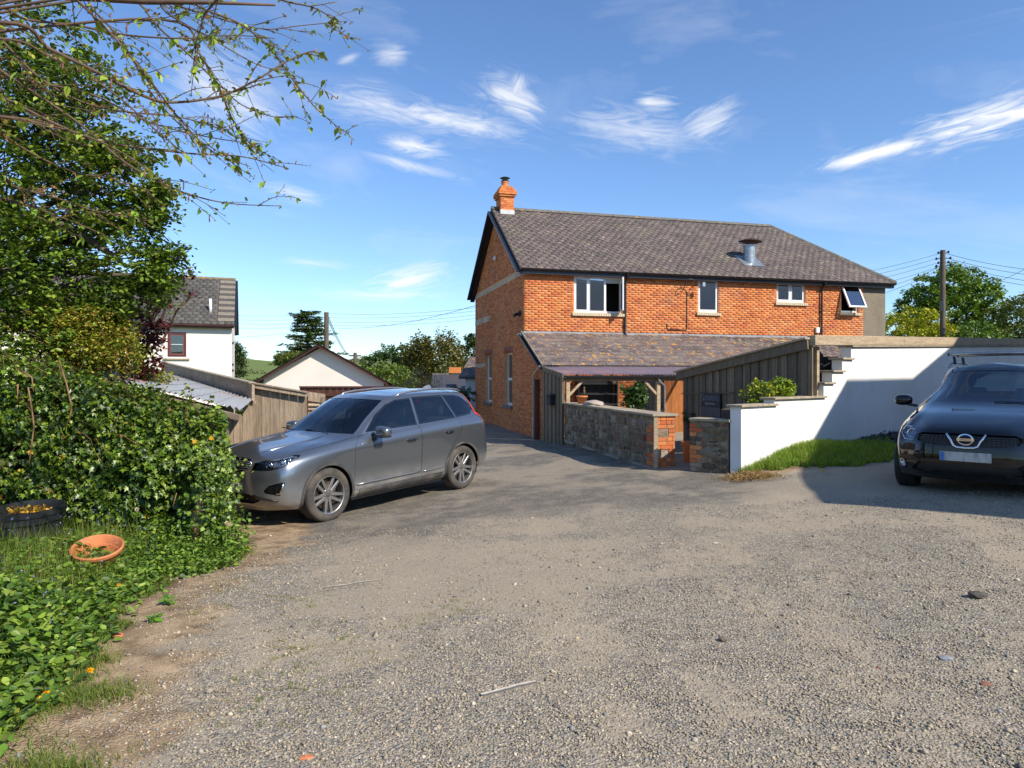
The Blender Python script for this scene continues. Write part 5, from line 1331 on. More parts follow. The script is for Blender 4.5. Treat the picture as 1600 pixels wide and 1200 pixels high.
for k, dz in enumerate((.12, .42, .62, .78)):
    for sx in (-1, 1):
        mb = MB(); p = tR + Vector((0, 0, -dz * 1.0)); q = p + Vector((sx * (.25 + .1 * (k % 2)), -.05, .02 * sx)); mb.bar(p, q, .03, .03); mb.lathe([(0, -.05), (.045, -.05), (.05, .03), (.02, .07), (0, .07)], 8, T(q)); mb.build('insulator', MT['black_plastic'], pR, world=True)
MB().box(tR.x - .22, tR.x - .10, tR.y - .2, tR.y - .1, EYE + 3.3, EYE + 3.8).build('junction_box', MT['black_plastic'], pR, world=True)
def wire(p, q, sag, label, grp, r=.011):
    p, q = Vector(p), Vector(q); n = 16
    pts = [p.lerp(q, i / n) - Vector((0, 0, sag * 4 * (i / n) * (1 - i / n))) for i in range(n + 1)]
    o = MB().tube(pts, r, 4).build('overhead_wire', MT['wire'], None); label = label.replace('overhead wire', ORD[wire.k.get(grp, 0) % 4] + ' overhead wire').replace('wire dropping', ['left', 'middle', 'right', ''][wire.k.get(grp, 0) % 4] + ' wire dropping').replace('service cable from', ['upper', 'lower'][wire.k.get(grp, 0) % 2] + ' service cable from'); wire.k[grp] = wire.k.get(grp, 0) + 1
    tag(o, label, 'wire', grp)
ORD = ['topmost', 'second from top', 'third from top', 'lowest']; wire.k = {}
for k, (ya, yb) in enumerate(((399, 412), (404, 421), (411, 433), (417, 441))):
    wire(tR + Vector((.1, 0, -(.14 + .22 * k))), PX(1700, yb + 14, 31), .25, 'overhead wire running right from the dark pole behind the white wall', 'wires right of the dark pole')
    wire(tR + Vector((-.1, 0, -(.14 + .22 * k))), PX(1180, [447, 455, 465, 478][k], 36), .3, 'overhead wire running left from the dark pole over the house roof end', 'wires left of the dark pole')
wire(PX(1385, 449, 31), PX(1460, 421, 34), .05, 'service cable from the roof corner up to the dark pole', 'service cables at the roof end')
wire(PX(1385, 457, 31), PX(1460, 425, 34), .05, 'service cable from the roof corner up to the dark pole', 'service cables at the roof end')
wire(PX(1545, 447, 40), PX(1640, 400, 30), .05, 'stay wire crossing the other cables at the far right', 'stay wire')
for k, (ya, yb, yc) in enumerate(((491, 490, 479), (498, 496, 484), (504, 503, 490), (511, 508, 496))):
    wire(PX(340, ya, 48), PX(510, yb, 46), .15, 'overhead wire between the cream cottage and the left pole', 'wires left of the garage pole')
    wire(PX(510, yb, 46), PX(790, yc - 5, 46), .3, 'overhead wire from the left pole towards the brick house', 'wires right of the garage pole')
wire(PX(360, 528, 48), PX(510, 512, 46), .1, 'lower service wire meeting the left pole', 'service wires')
wire(PX(510, 512, 46), PX(790, 462, 30), .5, 'service wire rising from the left pole to the house gable', 'service wire to gable')
for k in range(3): wire(PX(512, 492 + k * 4, 46), PX(553, 553 + k, 140), 1.2, 'wire dropping from the left pole to the distant pole', 'wires to the distant pole', .02)
# ------------------------------------------------------------------ cars
def pchip_w(Y, axis):
    """monotone slopes along an axis of Y (unit spacing)"""
    Y = np.moveaxis(Y, axis, 0); d = np.diff(Y, axis=0); m = np.zeros_like(Y)
    a, b = d[:-1], d[1:]; s = (a * b > 0)
    # blend of Catmull-Rom with limiting, keeps the sheet smooth without overshoot
    cr = (a + b) / 2; lim = 2.2 * np.minimum(np.abs(a), np.abs(b)); m[1:-1] = np.where(s, np.sign(cr) * np.minimum(np.abs(cr), lim), cr * .0)
    m[0] = d[0]; m[-1] = d[-1]
    return np.moveaxis(m, 0, axis)
def herm(p0, p1, m0, m1, t):
    t2, t3 = t * t, t * t * t
    return (2 * t3 - 3 * t2 + 1) * p0 + (t3 - 2 * t2 + t) * m0 + (-2 * t3 + 3 * t2) * p1 + (t3 - t2) * m1
class Shell:
    def __init__(s, rows): s.G = np.array(rows, float); s.R, s.C = s.G.shape[:2]; s.MC = pchip_w(s.G, 1)
    def ev(s, r, c):
        r = np.atleast_1d(np.asarray(r, float)); c = np.atleast_1d(np.asarray(c, float))
        ci = np.clip(np.floor(c).astype(int), 0, s.C - 2); t = (c - ci)[None, :, None]
        A = herm(s.G[:, ci], s.G[:, ci + 1], s.MC[:, ci], s.MC[:, ci + 1], t)     # R,N,3
        M = pchip_w(A, 0); ri = np.clip(np.floor(r).astype(int), 0, s.R - 2); n = np.arange(len(r)); u = (r - ri)[:, None]
        return herm(A[ri, n], A[ri + 1, n], M[ri, n], M[ri + 1, n], u)
    def pt(s, r, c): return Vector(s.ev(r, c)[0])
    def nrm(s, r, c):
        e = .02; a = s.pt(min(r + e, s.R - 1), c) - s.pt(max(r - e, 0), c); b = s.pt(r, min(c + e, s.C - 1)) - s.pt(r, max(c - e, 0))
        n = a.cross(b); n.normalize(); p = s.pt(r, c)
        if n.dot(p - Vector((0, 0, .7))) < 0: n = -n
        return n
def inpoly(p, poly):
    x, y = p; c = False; n = len(poly)
    for i in range(n):
        x0, y0 = poly[i]; x1, y1 = poly[(i + 1) % n]
        if (y0 > y) != (y1 > y) and x < (x1 - x0) * (y - y0) / (y1 - y0) + x0: c = not c
    return c
def cut(bm, poly, tag_, ly, ax, cond=None, only=None, keep=None):
    """cut polygon outline into the mesh and tag the faces inside; ax = the two coordinate indices"""
    xs = [p[0] for p in poly]; ys = [p[1] for p in poly]; a, b = ax
    def near(f):
        if cond and not cond(f): return False
        fx = [v.co[a] for v in f.verts]; fy = [v.co[b] for v in f.verts]
        return max(fx) >= min(xs) and min(fx) <= max(xs) and max(fy) >= min(ys) and min(fy) <= max(ys)
    n = len(poly)
    for i in range(n):
        p, q = poly[i], poly[(i + 1) % n]
        d = (q[0] - p[0], q[1] - p[1]); L = math.hypot(*d)
        if L < 1e-6: continue
        # only faces whose box reaches the edge
        ex0, ex1, ey0, ey1 = min(p[0], q[0]) - 1e-4, max(p[0], q[0]) + 1e-4, min(p[1], q[1]) - 1e-4, max(p[1], q[1]) + 1e-4
        fs = []
        for f in bm.faces:
            if not near(f): continue
            fx = [v.co[a] for v in f.verts]; fy = [v.co[b] for v in f.verts]
            if max(fx) >= ex0 and min(fx) <= ex1 and max(fy) >= ey0 and min(fy) <= ey1: fs.append(f)
        if not fs: continue
        es = {e for f in fs for e in f.edges}; vs = {v for f in fs for v in f.verts}
        co = Vector((0, 0, 0)); no = Vector((0, 0, 0)); co[a], co[b] = p; no[a], no[b] = -d[1] / L, d[0] / L
        bmesh.ops.bisect_plane(bm, geom=list(vs) + list(es) + fs, dist=1e-5, plane_co=co, plane_no=no)
    for f in bm.faces:
        if not near(f): continue
        if only is not None and f[ly] not in only: continue
        if keep is not None and f[ly] in keep: continue
        c = f.calc_center_median()
        if inpoly((c[a], c[b]), poly): f[ly] = tag_
def shrink(poly, k):
    cx = sum(p[0] for p in poly) / len(poly); cy = sum(p[1] for p in poly) / len(poly); n = len(poly); out = []
    ar = sum(poly[i][0] * poly[(i + 1) % n][1] - poly[(i + 1) % n][0] * poly[i][1] for i in range(n)); sg = 1 if ar > 0 else -1
    for i in range(n):
        p0, p1, p2 = Vector(poly[i - 1]), Vector(poly[i]), Vector(poly[(i + 1) % n]); a = (p1 - p0).normalized(); b = (p2 - p1).normalized()
        na = Vector((-a.y, a.x)) * sg; nb_ = Vector((-b.y, b.x)) * sg; m = (na + nb_); m = m / max(m.dot(na), .35) if m.length > 1e-6 else na
        out.append(tuple(p1 + m * k))
    return out
def circ(x, z, r, n=32, a0=0, a1=2 * math.pi): return [(x + r * math.cos(a0 + (a1 - a0) * i / n), z + r * math.sin(a0 + (a1 - a0) * i / n)) for i in range(n)]
def car_shell(S, flat, side, front, dens=7):
    """returns dict tag -> bmesh (both halves)"""
    bm = bmesh.new(); ly = bm.faces.layers.int.new('tag'); R_, C_ = S.R, S.C
    nr, nc = (R_ - 1) * dens + 1, (C_ - 1) * dens + 1
    vs = [[bm.verts.new((c / dens, r / dens, 0)) for c in range(nc)] for r in range(nr)]
    for r in range(nr - 1):
        for c in range(nc - 1): bm.faces.new((vs[r][c], vs[r][c + 1], vs[r + 1][c + 1], vs[r + 1][c]))
    for t, poly in flat: cut(bm, poly, t, ly, (0, 1))
    bm.verts.ensure_lookup_table()
    co = np.array([v.co[:] for v in bm.verts]); P = S.ev(np.clip(co[:, 1], 0, R_ - 1), np.clip(co[:, 0], 0, C_ - 1))
    for v, p in zip(bm.verts, P): v.co = p
    bmesh.ops.remove_doubles(bm, verts=bm.verts, dist=1e-5)
    bm.normal_update()
    for t, poly, cnd, only, keep in side: cut(bm, poly, t, ly, (0, 2), cnd, only, keep)
    for t, poly, cnd, only, keep in front: cut(bm, poly, t, ly, (1, 2), cnd, only, keep)
    return bm, ly
def split_out(bm, ly, tagv, name, mats, parent, inset=0.0, mirror=True, each=False):
    """copy faces with tag(s) to a new object, mirrored in y"""
    tv = tagv if isinstance(tagv, dict) else {tagv: 0}
    vs = {}; V = []; Fc = []; MI = []
    for f in bm.faces:
        if f[ly] in tv:
            idx = []
            for v in f.verts:
                if v not in vs:
                    vs[v] = len(V); c = v.co.copy()
                    if inset: c -= v.normal * inset
                    V.append(c)
                idx.append(vs[v])
            Fc.append(idx); MI.append(tv[f[ly]])
    if not V: return None
    n = len(V)
    if mirror:
        V2 = V + [Vector((v.x, -v.y, v.z)) for v in V]; F2 = Fc + [[i + n for i in f][::-1] for f in Fc]; MI = MI + MI
    else: V2, F2 = V, Fc
    me = bpy.data.meshes.new(name); me.from_pydata(V2, [], F2); me.polygons.foreach_set('material_index', MI)
    b = bmesh.new(); b.from_mesh(me); bmesh.ops.remove_doubles(b, verts=b.verts, dist=1e-4); bmesh.ops.dissolve_degenerate(b, dist=1e-5, edges=b.edges); b.normal_update(); b.to_mesh(me); b.free()
    me.polygons.foreach_set('use_smooth', [True] * len(me.polygons)); me.update()
    if not each: return link(name, me, mats, parent)
    b = bmesh.new(); b.from_mesh(me); seen = set(); out = []
    for f0 in b.faces:
        if f0 in seen: continue
        st = [f0]; seen.add(f0); isl = []
        while st:
            f = st.pop(); isl.append(f)
            for e in f.edges:
                for g in e.link_faces:
                    if g not in seen: seen.add(g); st.append(g)
        vm = {}; V = []; Fi = []
        for f in isl:
            for v in f.verts:
                if v not in vm: vm[v] = len(V); V.append(v.co[:])
            Fi.append([vm[v] for v in f.verts])
        if len(isl) < 3: continue
        m2 = bpy.data.meshes.new(name); m2.from_pydata(V, [], Fi); m2.polygons.foreach_set('use_smooth', [True] * len(Fi)); m2.update()
        out.append((sum(v[1] for v in V) / len(V), len(V), link(name, m2, mats, parent)))
    b.free()
    pos = [x for x in out if x[0] > 0] or out; neg = [x for x in out if x[0] <= 0] or out
    return {1: max(pos, key=lambda x: x[1])[2], -1: max(neg, key=lambda x: x[1])[2]}

def paint(name, col, metal, rough, dirt=0.0, dirtcol=(.27, .21, .15), ztop=.55):
    m = mat(name, col, rough, metal=metal, coat=1.0, coords='obj', n1=(3, .02))
    nt = m.node_tree; nd = nt.nodes; ln = nt.links; b = nd['Principled BSDF']
    if dirt:
        tcn = nd.new('ShaderNodeTexCoord'); sp = nd.new('ShaderNodeSeparateXYZ'); ln.new(tcn.outputs['Object'], sp.inputs[0])
        mr = nd.new('ShaderNodeMapRange'); ln.new(sp.outputs[2], mr.inputs[0]); mr.inputs[1].default_value = ztop; mr.inputs[2].default_value = .2; mr.inputs[3].default_value = 0; mr.inputs[4].default_value = 1
        nz = nd.new('ShaderNodeTexNoise'); nz.inputs['Scale'].default_value = 5; nz.inputs['Detail'].default_value = 7; ln.new(tcn.outputs['Object'], nz.inputs['Vector'])
        mu = nd.new('ShaderNodeMath'); mu.operation = 'MULTIPLY'; ln.new(mr.outputs[0], mu.inputs[0]); ln.new(nz.outputs[0], mu.inputs[1])
        m2 = nd.new('ShaderNodeMath'); m2.operation = 'MULTIPLY_ADD'; m2.use_clamp = True; ln.new(mu.outputs[0], m2.inputs[0]); m2.inputs[1].default_value = dirt * 1.6; m2.inputs[2].default_value = .015
        src = b.inputs['Base Color'].links[0].from_socket
        mx = nd.new('ShaderNodeMixRGB'); ln.new(m2.outputs[0], mx.inputs[0]); ln.new(src, mx.inputs[1]); mx.inputs[2].default_value = (*dirtcol, 1); ln.new(mx.outputs[0], b.inputs['Base Color'])
        def lerp(inp, a, c):
            r = nd.new('ShaderNodeMapRange'); ln.new(m2.outputs[0], r.inputs[0]); r.inputs[3].default_value = a; r.inputs[4].default_value = c; ln.new(r.outputs[0], b.inputs[inp])
        lerp('Metallic', metal, 0); lerp('Roughness', rough, .8); lerp('Coat Weight', 1.0, 0)
    return m
MT['car_black'] = mat('car_black_plastic', (.013, .013, .014), .45, coords='obj')
MT['car_gloss'] = mat('car_gloss_black', (.006, .006, .007), .08, coat=1, coords='obj')
MT['car_trim'] = mat('car_dark_cladding', (.045, .045, .045), .6, coords='obj', n1=(9, .2), stains=[(6, .45, .7, (.16, .13, .10), .6)])
MT['chrome'] = mat('chrome', (.75, .76, .78), .12, metal=1.0, coords='obj')
MT['alloy'] = mat('alloy', (.42, .41, .40), .32, metal=.85, coords='obj', n1=(20, .15))
MT['tyre'] = mat('tyre', (.045, .04, .036), .85, coords='obj', n1=(14, .3), stains=[(5, .42, .7, (.15, .12, .09), .6)], bump=(60, .003))
MT['tyre2'] = mat('tyre_clean', (.02, .02, .02), .8, coords='obj', n1=(14, .3), bump=(60, .003))
MT['disc'] = mat('brake_disc', (.12, .09, .07), .45, metal=.8, coords='obj')
MT['red_lamp'] = mat('red_lamp', (.55, .012, .02), .15, coat=1, coords='obj', n1=(30, .1))
MT['lamp'] = mat('headlamp_reflector', (.42, .43, .45), .12, metal=.75, coat=1, coords='obj', n1=(18, .5))
MT['lamp_dark'] = mat('headlamp_dark', (.16, .17, .18), .10, metal=.5, coat=1, coords='obj', n1=(18, .5))
MT['lens'] = glass('headlamp_lens', (.9, .92, .94), 1.2)
MT['car_glass'] = glass('car_glass', (.42, .52, .53), .85)
MT['interior'] = mat('car_interior', (.020, .019, .018), .7, coords='obj')
MT['seat'] = mat('car_seat', (.05, .046, .042), .8, coords='obj')
def plate_mat(name, base, strip):
    m = mat(name, base, .4, coords='obj', n1=(2, .05)); nt = m.node_tree; nd = nt.nodes; ln = nt.links; b = nd['Principled BSDF']
    tcn = nd.new('ShaderNodeTexCoord'); mp = nd.new('ShaderNodeVectorMath'); mp.operation = 'MULTIPLY'; ln.new(tcn.outputs['Object'], mp.inputs[0]); mp.inputs[1].default_value = (0, 16, 5)
    z = nd.new('ShaderNodeTexNoise'); z.inputs['Scale'].default_value = 1.0; z.inputs['Detail'].default_value = 1; ln.new(mp.outputs[0], z.inputs['Vector'])
    mr = nd.new('ShaderNodeMapRange'); ln.new(z.outputs[0], mr.inputs[0]); mr.inputs[1].default_value = .4; mr.inputs[2].default_value = .65; mr.inputs[3].default_value = 0; mr.inputs[4].default_value = .7
    src = b.inputs['Base Color'].links[0].from_socket; mx = nd.new('ShaderNodeMixRGB'); ln.new(mr.outputs[0], mx.inputs[0]); ln.new(src, mx.inputs[1]); mx.inputs[2].default_value = (base[0] * .45, base[1] * .45, base[2] * .45, 1); ln.new(mx.outputs[0], b.inputs['Base Color'])
    return m

def make_wheel(parent, x, y, z, r, w, rim_r, style, tyre_m, steer=0):
    sgn = 1 if y > 0 else -1
    M = Matrix.Translation((x, y, z)) @ Matrix.Rotation(steer, 4, 'Z') @ Matrix.Rotation(-math.pi / 2 * sgn, 4, 'X')   # local z -> outward
    o = MB(); hw = w / 2
    prof = [(rim_r * .93, -hw * .9), (rim_r, -hw), (r * .90, -hw * 1.04), (r * .975, -hw * .86), (r, -hw * .6), (r, -hw * .3), (r * .985, -hw * .28), (r * .985, -hw * .22), (r, -hw * .2), (r, hw * .2), (r * .985, hw * .22), (r * .985, hw * .28), (r, hw * .3), (r, hw * .6), (r * .975, hw * .86), (r * .93, hw * 1.0), (r * .86, hw * 1.06), (r * .80, hw * 1.04), (rim_r * 1.03, hw * .98), (rim_r, hw * .93), (rim_r * .95, hw * .8)]
    o.lathe(prof, 56, M); wh = o.build('wheel', tyre_m, parent, smooth=True, angle=50)
    rm = MB(); rm.lathe([(rim_r * 1.0, hw * .93), (rim_r * .985, hw * .97), (rim_r * .95, hw * .93), (rim_r * .93, hw * .6), (rim_r * .90, -hw * .2), (rim_r * .88, -hw * .9)], 48, M); rm.build('rim', MT['alloy'], wh, smooth=True, angle=50)
    sp = MB()
    def P(a, rr, zz): return M @ Vector((rr * math.cos(a), rr * math.sin(a), zz))
    z1, z0 = hw * .80, hw * .70
    for k in range(5):
        a = 2 * math.pi * k / 5 + .31
        for s in (-1, 1):
            a0, a1 = a + s * .42, a + s * .20
            if style == 'double': w0, w1 = .075, .052; r0 = .055
            else: w0, w1 = .11, .07; r0 = .05
            pi, po = Vector((r0 * math.cos(a0), r0 * math.sin(a0), z1 * .93)), Vector((rim_r * .955 * math.cos(a1), rim_r * .955 * math.sin(a1), z1))
            d = (po - pi).normalized(); sd = Vector((-d.y, d.x, 0)).normalized()
            pts = [pi - sd * w0 * .32, po - sd * w1 * .33, po + sd * w1 * .33, pi + sd * w0 * .32]
            top = [M @ p for p in pts]; sh_ = [M @ (p - Vector((0, 0, .035)) + (p - (pi + po) / 2) * .02) for p in pts]
            sp.add(top + sh_, [(0, 1, 2, 3), (0, 4, 5, 1), (1, 5, 6, 2), (2, 6, 7, 3), (3, 7, 4, 0)])
    sp.lathe([(.0, z1 * .92), (.075, z1 * .92), (.085, z1 * .86), (.085, z1 * .5)], 20, M)
    sp.build('spokes', MT['alloy'], wh, smooth=False, bevel=.004)
    hb = MB(); hb.lathe([(0, z1 * 1.02), (.03, z1 * 1.01), (.034, z1 * .9)], 16, M)
    for k in range(5):
        a = 2 * math.pi * k / 5 + .31; c = M @ Matrix.Translation((.055 * math.cos(a), .055 * math.sin(a), z1 * .92)); hb.lathe([(0, .008), (.009, .006), (.010, 0)], 8, c)
    hb.build('hub_cap', MT['car_trim'], wh, smooth=True, angle=40)
    dk = MB(); dk.lathe([(.0, hw * .15), (rim_r * .72, hw * .15), (rim_r * .72, hw * .05), (.05, hw * .05)], 32, M)
    dk.build('brake_disc', MT['disc'], wh, smooth=True, angle=40)
    bk = MB(); bk.lathe([(.0, -hw * .3), (rim_r * .9, -hw * .3)], 24, M); bk.build('wheel_back', MT['car_black'], wh)
    return wh

def cabin(parent, k=1.0, kz=1.0, xo=0.0):
    it = MB(); X = lambda v: v * k + xo; Z = lambda v: v * kz
    it.box(X(-1.95), X(.9), -.72 * k, .72 * k, Z(.42), Z(.50)); it.box(X(-2.0), X(-1.25), -.66 * k, .66 * k, Z(.5), Z(1.0))
    it.build('cabin_floor', MT['interior'], parent)
    d = MB(); d.prism([(X(.45), -.72 * k, Z(.6)), (X(.92), -.72 * k, Z(.6)), (X(.98), -.72 * k, Z(1.06)), (X(.62), -.72 * k, Z(1.10)), (X(.42), -.72 * k, Z(1.0))], (0, 1.44 * k, 0)); d.build('dashboard', MT['interior'], parent, bevel=.03)
    for (x, y) in ((-.25, .37), (-.25, -.37), (-1.15, .37), (-1.15, -.37)):
        s = MB(); s.prism([(X(x) - .1, y * k - .23, Z(.5)), (X(x) + .4, y * k - .23, Z(.52)), (X(x) + .42, y * k - .23, Z(.70)), (X(x) + .02, y * k - .23, Z(.68)), (X(x) - .16, y * k - .20, Z(1.20)), (X(x) - .27, y * k - .20, Z(1.20))], (0, .45, 0))
        s.build('seat', MT['seat'], parent, bevel=.03)
        hr = MB(); hr.box(X(x) - .28, X(x) - .19, y * k - .12, y * k + .12, Z(1.22), Z(1.40)); hr.build('headrest', MT['seat'], parent, bevel=.03)
    b = MB(); Ms = Matrix.Translation((X(.36), -.37 * k, Z(1.03))) @ Matrix.Rotation(R(-68), 4, 'Y')
    n = 28; pts = [Ms @ Vector((.185 * math.cos(2 * math.pi * i / n), .185 * math.sin(2 * math.pi * i / n), 0)) for i in range(n + 1)]
    b.tube(pts, .015, 6, caps=False); b.bar(Ms @ Vector((-.17, 0, 0)), Ms @ Vector((.17, 0, 0)), .03, .015); b.build('steering_wheel', MT['car_black'], parent, smooth=True)

def body_underside(parent, axf, axr, hw, z, rw, front, rear):
    u = MB()
    u.box(axr + rw + .07, axf - rw - .07, -hw + .06, hw - .06, z, .52); u.box(axf - rw - .1, front, -.52, .52, z + .04, .6); u.box(rear, axr + rw + .1, -.52, .52, z + .06, .6)
    u.build('underbody', MT['car_black'], parent)
    for ax_ in (axf, axr):
        for s in (-1, 1):
            m = MB(); n = 22; vs = []; fs = []
            for i in range(n + 1):
                a = -.35 + (math.pi + .7) * i / n
                for y in (.50, hw - .02): vs.append((ax_ + (rw + .045) * math.cos(a), s * y, .36 + (rw + .045) * math.sin(a)))
            for i in range(n): fs.append((2 * i, 2 * i + 1, 2 * i + 3, 2 * i + 2))
            m.add(vs, fs); m.build('wheel_liner', MT['car_black'], parent, smooth=True)

ROWS = [
 [(2.16,0,.24),(2.13,.42,.24),(1.98,.74,.25),(1.80,.84,.25),(1.387,.86,.25),(.75,.86,.25),(.05,.86,.25),(-.65,.86,.25),(-1.387,.86,.27),(-1.85,.84,.30),(-2.12,.74,.32),(-2.24,.42,.33),(-2.27,0,.33)],
 [(2.25,0,.34),(2.22,.44,.34),(2.08,.78,.34),(1.86,.90,.34),(1.387,.925,.34),(.75,.91,.33),(.05,.91,.33),(-.65,.91,.34),(-1.387,.925,.36),(-1.88,.905,.40),(-2.17,.78,.42),(-2.30,.44,.44),(-2.33,0,.44)],
 [(2.285,0,.50),(2.25,.46,.50),(2.12,.79,.50),(1.89,.915,.51),(1.387,.945,.52),(.75,.905,.50),(.05,.90,.50),(-.65,.91,.51),(-1.387,.945,.54),(-1.9,.925,.55),(-2.19,.80,.56),(-2.32,.45,.58),(-2.345,0,.58)],
 [(2.295,0,.66),(2.26,.46,.66),(2.11,.80,.67),(1.89,.915,.68),(1.387,.945,.70),(.75,.925,.70),(.05,.92,.70),(-.65,.925,.71),(-1.387,.945,.74),(-1.9,.925,.76),(-2.18,.80,.78),(-2.31,.45,.80),(-2.335,0,.80)],
 [(2.28,0,.82),(2.24,.45,.82),(2.07,.78,.83),(1.86,.89,.86),(1.387,.935,.90),(.75,.94,.925),(.05,.935,.945),(-.65,.94,.975),(-1.387,.945,1.02),(-1.9,.905,1.05),(-2.15,.78,1.06),(-2.27,.44,1.0),(-2.30,0,1.0)],
 [(2.19,0,.945),(2.14,.42,.945),(1.97,.70,.945),(1.77,.81,.965),(1.32,.87,1.01),(.75,.90,1.035),(.03,.905,1.06),(-.67,.91,1.095),(-1.39,.90,1.14),(-1.88,.85,1.16),(-2.10,.73,1.17),(-2.235,.42,1.12),(-2.26,0,1.12)],
 [(1.75,0,1.045),(1.72,.40,1.04),(1.60,.62,1.035),(1.47,.74,1.035),(1.10,.81,1.065),(.71,.86,1.085),(.01,.87,1.105),(-.69,.875,1.145),(-1.40,.865,1.185),(-1.87,.805,1.20),(-2.07,.70,1.21),(-2.21,.41,1.18),(-2.23,0,1.18)],
 [(1.13,0,1.135),(1.10,.38,1.13),(1.02,.60,1.12),(.93,.71,1.11),(.83,.785,1.105),(.67,.84,1.11),(0,.85,1.13),(-.7,.855,1.165),(-1.41,.84,1.205),(-1.86,.78,1.225),(-2.05,.67,1.235),(-2.18,.40,1.23),(-2.20,0,1.235)],
 [(.72,0,1.37),(.70,.34,1.365),(.62,.53,1.35),(.54,.62,1.34),(.45,.69,1.335),(.34,.74,1.34),(-.03,.76,1.36),(-.72,.77,1.385),(-1.42,.75,1.40),(-1.80,.70,1.41),(-1.96,.60,1.42),(-2.07,.37,1.43),(-2.09,0,1.435)],
 [(.27,0,1.60),(.25,.30,1.595),(.18,.47,1.585),(.12,.56,1.575),(.06,.62,1.565),(-.03,.66,1.56),(-.25,.675,1.575),(-.75,.68,1.59),(-1.38,.66,1.585),(-1.68,.62,1.575),(-1.82,.54,1.58),(-1.93,.34,1.60),(-1.96,0,1.605)],
 [(.11,0,1.645),(.10,.27,1.642),(.04,.42,1.633),(-.01,.50,1.625),(-.06,.555,1.618),(-.15,.595,1.615),(-.32,.605,1.625),(-.76,.61,1.638),(-1.36,.59,1.63),(-1.6,.55,1.615),(-1.74,.48,1.615),(-1.86,.31,1.63),(-1.90,0,1.635)],
 [(.0,0,1.665),(-.02,.0,1.667),(-.06,0,1.67),(-.1,0,1.675),(-.16,0,1.68),(-.25,0,1.685),(-.4,0,1.69),(-.8,0,1.692),(-1.3,0,1.685),(-1.5,0,1.675),(-1.62,0,1.665),(-1.72,0,1.655),(-1.8,0,1.65)]]
SIDE = lambda f: f.normal.y > .25 or f.calc_center_median().y > .66
TB, TG, TTR, THL, TGR, TCL, TDEL, TRED, TFD, TRD, TSEAM, TSILV, TLOW, TWS, TRW, TFOG = range(16)
def window_set(side, poly, g, t): side.append((t, shrink(poly, -.028), SIDE, None, None)); side.append((g, poly, SIDE, None, None))
def car_parts(S, bm, ly, root, PM, P):
    split_out(bm, ly, {TB: 0, TSEAM: 1, TTR: 1}, 'body', [PM, MT['car_black']], root)
    return

